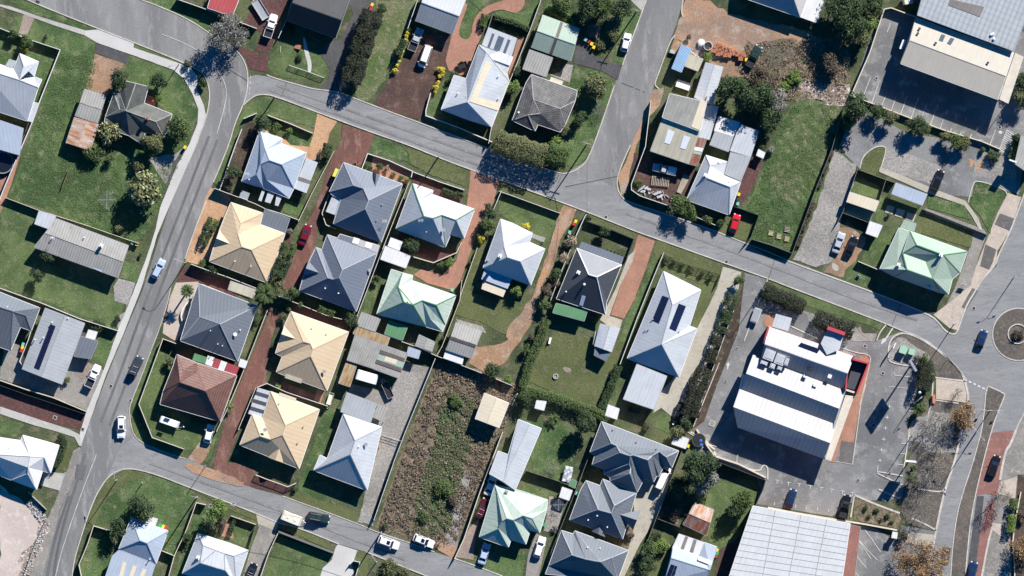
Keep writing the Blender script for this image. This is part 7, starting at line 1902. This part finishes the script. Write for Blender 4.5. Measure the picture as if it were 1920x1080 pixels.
for (x, y), nm in zip(pos, names):
    wx, wy = W(x, y)
    if proto is None:
        proto = empty('brick_pallet', wx, wy, 0, 0.4)
        m = MB()
        pallet(m)
        m.build('brick_stack', 'terrac', proto)
        m = MB()
        m.box((0, 0, 0.06), (1.15, 1.1, 0.1))
        m.build('pallet_base', 'timber', proto)
        o = proto
    else:
        o = proto.copy()
        COL.objects.link(o)
        o.location = (wx, wy, 0)
        o.rotation_euler = (0, 0, random.uniform(-0.5, 0.5))
        for c in proto.children:
            d = c.copy()
            COL.objects.link(d)
            d.parent = o
    tag(o, 'pallet of red clay bricks in the yard row, ' + nm, 'brick pallet', 'pallets of red bricks in the works yard')
def tank(m):
    m.lathe((0, 0, 0), [(1.0, 0), (1.0, 1.4), (0.82, 1.42), (0.8, 0.2)], 24)
simple('water_tank', 'tank', 'open round white rimmed concrete tank beside the brick pallets', [('body', 'concrete', tank)], '1470,345')
simple('bag_pile', 'pile', 'pale bag of rubble left of the round tank', [('bag', 'whiteplastic', lambda m: m.lathe((0, 0, 0), [(0.75, 0), (0.85, 0.5), (0.6, 0.9), (0.2, 1.0)], 9))], '1418,322')
simple('machine', 'machine', 'small yellow machine beside the dark wreck', [('body', 'b_yellow', lambda m: m.box((0, 0, 0.5), (0.7, 0.9, 0.9), taper=0.7)), ('arm', 'blacksteel', lambda m: m.tube((0, 0.4, 0.9), (0.5, 0.9, 0.7), 0.06))], '1755,450')
simple('concrete_block', 'block', 'pale square block beside the shipping container', [('body', 'concrete', lambda m: m.box((0, 0, 0.4), (1.2, 0.8, 0.8), taper=0.92))], '1202,388', ang=-15)
T(2, 1)
def junk(m):
    for i in range(26):
        m.box((random.uniform(-4, 4), random.uniform(-0.6, 0.6) - 0.0, random.uniform(0.1, 0.6)), (random.uniform(0.2, 1.8), random.uniform(0.1, 0.5), 0.15), random.uniform(-1, 1))
simple('scrap_heap', 'scrap heap', 'long heap of white and grey scrap along the works fence', [('scrap', 'galv', junk)], '1080,375', ang=-18, kind='stuff')
def slats(m):
    for i in range(11):
        m.box((-1.8 + i * 0.36, 0, 0.5), (0.14, 2.0, 0.08))
simple('timber_rack', 'rack', 'slatted timber rack in the works yard', [('slat', 'paletimber', slats), ('frame', 'timber', lambda m: (m.box((0, -0.9, 0.4), (3.8, 0.1, 0.1)), m.box((0, 0.9, 0.4), (3.8, 0.1, 0.1))))], '1112,280', ang=-6)
simple('timber_stack', 'timber stack', 'stack of long boards beside the works yard shed wall', [('board', 'paletimber', lambda m: [m.box((-0.5 + i * 0.22, 0, 0.3), (0.17, 4.2, 0.15), -0.02 * i) for i in range(6)])], '1280,300', ang=-22)
T(3, 1)
for x, y, t in ((22, 668, 'leftmost'), (82, 692, 'second'), (142, 712, 'rightmost low'), (142, 642, 'dark upper')):
    simple('pallet_garden', 'planter', f'square pallet planter on the green lot, {t} one', [('frame', 'paletimber', lambda m: [m.box((0, -0.45 + 0.3 * i, 0.2), (1.1, 0.12, 0.3)) for i in range(4)]), ('soil', 'yellowplastic' if y > 650 else 'timber', lambda m: m.box((0, 0, 0.15), (0.9, 0.8, 0.2)))], f'{x},{y}', ang=-10, group='pallet planters on the green lot')
for i, (x, y) in enumerate(((1005, 462), (1075, 475))):
    None
T(3, 2)
for i, (x, y) in enumerate(((1012, 465), (1075, 478))):
    simple('utility_box', 'utility box', ('larger left', 'smaller right')[i] + ' pale green utility cabinet on the traffic island', [('cabinet', 'greenmetal', lambda m: m.box((0, 0, 0.7), (1.5 - 0.3 * i, 1.4 - 0.2 * i, 1.4))), ('lid', 'greenmetal', lambda m: m.box((0, 0, 1.45), (1.6 - 0.3 * i, 1.5 - 0.2 * i, 0.1)))], f'{x},{y}', ang=-18)
simple('park_bench', 'bench', 'red timber bench on the paved strip by the autumn tree', [('seat', 'terrac', lambda m: m.box((0, 0, 0.45), (0.6, 1.9, 0.08))), ('backrest', 'terrac', lambda m: m.box((-0.28, 0, 0.75), (0.06, 1.9, 0.4))), ('leg', 'blacksteel', lambda m: m.box((0, 0.7, 0.2), (0.5, 0.1, 0.4))), ('leg', 'blacksteel', lambda m: m.box((0, -0.7, 0.2), (0.5, 0.1, 0.4)))], '1243,832')
simple('umbrella', 'umbrella', 'white round umbrella beside the tall hedge', [('canopy', 'whiteplastic', lambda m: m.lathe((0, 0, 2.1), [(0.35, 0), (0.2, 0.2), (0.04, 0.3)], 8)), ('pole', 'galv', lambda m: m.tube((0, 0, 0), (0, 0, 2.3), 0.03))], '1135,785')
def pod(m):
    m.prism([(-1.6, -0.35), (0.9, -0.45), (1.0, 0.3), (0.2, 0.45), (-1.5, 0.35)], 0.15, 0.5)
T(0, 0)
simple('patio_furniture', 'patio set', 'red and white patio chairs beside the dark tiled house', [('table', 'terrac', lambda m: m.lathe((0, 0, 0.68), [(0.5, 0), (0.5, 0.05)], 14)), ('chair', 'whiteplastic', lambda m: m.box((0.9, 0.3, 0.4), (0.5, 0.5, 0.1))), ('chair', 'terrac', lambda m: m.box((-0.7, -0.5, 0.4), (0.5, 0.5, 0.1)))], '1150,745')
patch('paving', 'orangepave', '1110,712 1180,735 1160,800 1090,780', 'top')
T(0, 1)
def trampo(label, s, r, mat='blacksteel'):
    simple('trampoline', 'trampoline', label, [('mat', mat, lambda m: m.lathe((0, 0, 0.8), [(r * 0.88, 0), (r * 0.88, 0.03)], 28)), ('rim', 'fencedark', lambda m: m.lathe((0, 0, 0.78), [(r * 0.88, 0.02), (r, 0.02), (r, 0.08), (r * 0.88, 0.08)], 28, cap=False)), ('leg', 'galv', lambda m: m.tube((r * 0.8, 0, 0), (r * 0.8, 0, 0.78), 0.04)), ('leg', 'galv', lambda m: m.tube((-r * 0.8, 0, 0), (-r * 0.8, 0, 0.78), 0.04)), ('leg', 'galv', lambda m: m.tube((0, r * 0.8, 0), (0, r * 0.8, 0.78), 0.04))], s)
simple('swimming_pool', 'pool', 'round dark above ground pool at the left edge', [('wall', 'trimgrey', lambda m: m.lathe((0, 0, 0), [(2.4, 0), (2.4, 1.1), (2.25, 1.12), (2.2, 0.9)], 32)), ('water', 'glass', lambda m: m.lathe((0, 0, 0.9), [(2.2, 0), (2.2, 0.01)], 32))], '20,140')
T(2, 3)
trampo('dark blue trampoline in the walled corner by the restaurant', '1400,60', 1.5)
simple('pool_toy', 'toy', 'pair of blue rings lying on the dark trampoline', [('ring', 'bluetarp', lambda m: m.lathe((0, 0, 0.84), [(0.25, 0), (0.32, 0.05), (0.25, 0.08)], 12)), ('ring', 'bluetarp', lambda m: m.lathe((0.1, -0.9, 0.84), [(0.25, 0), (0.32, 0.05), (0.25, 0.08)], 12))], '1415,65')
T(2, 2)
simple('fire_pit', 'fire pit', 'round white rimmed fire pit on the back lawn', [('rim', 'concrete', lambda m: m.lathe((0, 0, 0), [(0.6, 0), (0.6, 0.35), (0.42, 0.37), (0.4, 0.1)], 18)), ('ash', 'trimgrey', lambda m: m.lathe((0, 0, 0.1), [(0.4, 0), (0.1, 0.1)], 14))], '327,663')
patch('bare_patch', 'beigeearth', '380,590 430,595 450,620 420,640 385,620', 'path', smooth=2)
simple('statue', 'garden ornament', 'white ornament and bench at the hedge of the fire pit lawn', [('seat', 'whiteplastic', lambda m: m.box((0, 0, 0.4), (0.4, 1.4, 0.1))), ('backrest', 'whiteplastic', lambda m: m.box((-0.2, 0, 0.7), (0.06, 1.4, 0.5)))], '285,395', ang=-15)
def tarp(m):
    n = 7
    b = len(m.v)
    for i in range(n + 1):
        for j in range(n + 1):
            m.v.append((-0.9 + 1.8 * i / n, -1.7 + 3.4 * j / n, 1.2 + random.uniform(-0.16, 0.16)))
    for i in range(n):
        for j in range(n):
            a = b + i * (n + 1) + j
            m.f.append((a, a + n + 1, a + n + 2, a + 1))
            m.mi.append(0)
T(2, 3)
simple('crumpled_tarp', 'tarp', 'crumpled silver green tarp over a frame behind the clothesline yard', [('sheet', 'galv', tarp), ('frame', 'trimgrey', lambda m: [m.tube((x, y, 0), (x, y, 1.1), 0.04) for x in (-0.8, 0.8) for y in (-1.5, 1.5)])], '418,315', ang=-14)
T(1, 0)
simple('slide', 'slide', 'pink plastic play slide on the corner lawn', [('slide_bed', 'terrac', lambda m: m.prism([(-0.7, -0.45), (0.7, -0.55), (0.75, 0.35), (-0.5, 0.6)], 0.1, [0.2, 0.7, 0.7, 0.2]))], '312,350', ang=-10)
simple('plank', 'plank', 'thin pale post lying on the corner lawn', [('board', 'paletimber', lambda m: m.box((0, 0, 0.1), (0.15, 1.3, 0.15)))], '183,370')
simple('garden_arch', 'garden arch', 'dark timber frame lying on the shaded front lawn', [('board', 'timber', lambda m: m.box((0, 0, 0.3), (3.2, 0.15, 0.15), -0.35))], '450,295')
T(3, 1)
simple('outdoor_bench', 'bench', 'small white chair on the verge below the square shed', [('seat', 'whiteplastic', lambda m: m.box((0, 0, 0.4), (0.7, 0.5, 0.08))), ('backrest', 'whiteplastic', lambda m: m.box((0, 0.25, 0.65), (0.7, 0.06, 0.45)))], '678,992', ang=-30)
simple('shade_net', 'shade net', 'dark netted plant frame in front of the cream shed', [('netting', 'shadecloth', lambda m: m.box((0, 0, 1.0), (6.0, 2.0, 0.04))), ('frame', 'timber', lambda m: m.box((0, -0.95, 0.5), (6.0, 0.08, 1.0)))], '680,515', ang=-18)
simple('signboard', 'sign', 'low green sign at the wall of the mint green house', [('sign_panel', 'trimgreen', lambda m: m.box((0, 0, 0.6), (1.4, 0.12, 0.6)))], '1255,712', ang=-20)
simple('signboard', 'sign', 'short green sign near the awning of the mint green house', [('sign_panel', 'trimgreen', lambda m: m.box((0, 0, 0.6), (1.0, 0.12, 0.5)))], '1130,663', ang=-20)
T(2, 2)
simple('planter_box', 'planter', 'dark empty planter frame below the white garage', [('frame', 'timber', lambda m: [m.box((0, s * 0.7, 0.25), (2.9, 0.1, 0.4)) for s in (-1, 1)] + [m.box((s * 1.4, 0, 0.25), (0.1, 1.3, 0.4)) for s in (-1, 1)])], '915,915', ang=-12)
simple('delivery_box', 'menu board', 'drive-through menu board beside the restaurant lane', [('frame', 'galv', lambda m: m.box((0, 0, 0.9), (1.6, 3.2, 0.5))), ('sign_panel', 'trimgrey', lambda m: m.box((0, 0, 1.2), (1.3, 2.8, 0.08)))], '1830,205', ang=-20)
T(1, 1)
simple('motorbike', 'motorbike', 'small dark motorbike parked by the slate blue roof', [('frame', 'blacksteel', lambda m: m.box((0, 0, 0.6), (1.3, 0.25, 0.45), taper=0.7)), ('wheel', 'rubber', lambda m: m.tube((0.7, -0.06, 0.32), (0.7, 0.06, 0.32), 0.32)), ('wheel', 'rubber', lambda m: m.tube((-0.7, -0.06, 0.32), (-0.7, 0.06, 0.32), 0.32)), ('handlebar', 'steel', lambda m: m.tube((0.45, -0.35, 1.0), (0.45, 0.35, 1.0), 0.03))], '738,148', ang=30)
T(1, 3)
simple('gate', 'gate', 'dark metal pipe gate across the gravel drive', [('rail', 'steel', lambda m: [m.tube((-2.2, 0, z), (2.2, 0, z), 0.04) for z in (0.3, 0.7, 1.1)] + [m.tube((x, 0, 0.1), (x, 0, 1.1), 0.03) for x in (-2.2, 0, 2.2)])], '1020,45', ang=-18)
at()
scatter('dry brown scrub and weeds covering the vacant lot', '820,688 890,693 968,722 963,760 938,830 903,900 878,960 856,1015 820,1028 772,1012 712,988 718,965 775,800', 'l_straw', 16000, .36, .45, .7, 'dry scrub', 'dry_scrub')
scatter('dark brown dead weeds in the vacant lot', '820,688 890,693 968,722 963,760 938,830 903,900 878,960 856,1015 820,1028 772,1012 712,988 718,965 775,800', 'l_brown', 5000, .34, .5, .9, 'dry grass', 'dry_grass')
scatter('green weeds running down the middle of the vacant lot', '830,730 890,750 880,850 858,930 840,1000 775,1003 780,930 815,830', 'l_grass', 14000, .32, .35, .6, 'weeds', 'weeds')
scatter('brown brush covering the works yard beside the green lot', '1400,80 1560,72 1592,110 1588,160 1500,150 1490,185 1440,188 1385,130', 'l_straw', 6000, .34, .5, .9, 'brush', 'brush')
scatter('mixed grass tufts over the green lot', '1487,200 1560,192 1582,210 1556,300 1526,380 1488,462 1412,448 1397,395 1422,350 1440,290 1462,240', 'l_grass', 12000, .24, .12, .7, 'grass', 'grass_tufts')
scatter('rough grass of the big western field', '115,100 180,105 175,160 150,210 125,280 210,305 235,350 345,290 300,385 268,450 240,452 160,425 95,392 20,368 50,290 85,185', 'l_grass', 20000, .22, .1, .6, 'grass', 'grass_tufts')
scatter('leaf litter and stones below the leafless trees', '1740,770 1800,775 1790,850 1770,915 1752,985 1705,980 1692,960 1697,900 1712,830 1722,790', 'l_grey', 2200, .3, .08, .8, 'leaf litter', 'leaf_litter')
scatter('pale rubble and dry weeds at the top of the green lot', '1495,142 1520,150 1588,160 1592,188 1570,198 1500,175 1487,165', 'l_straw', 700, .35, .3, 0, 'rubble', 'rubble_strip')
scatter('debris along the edge of the white sand site', '50,945 62,932 85,965 93,980 78,1020 55,1078 42,1078 52,1050 62,1020 80,985', 'l_white', 1800, .4, .3, .3, 'debris', 'debris')
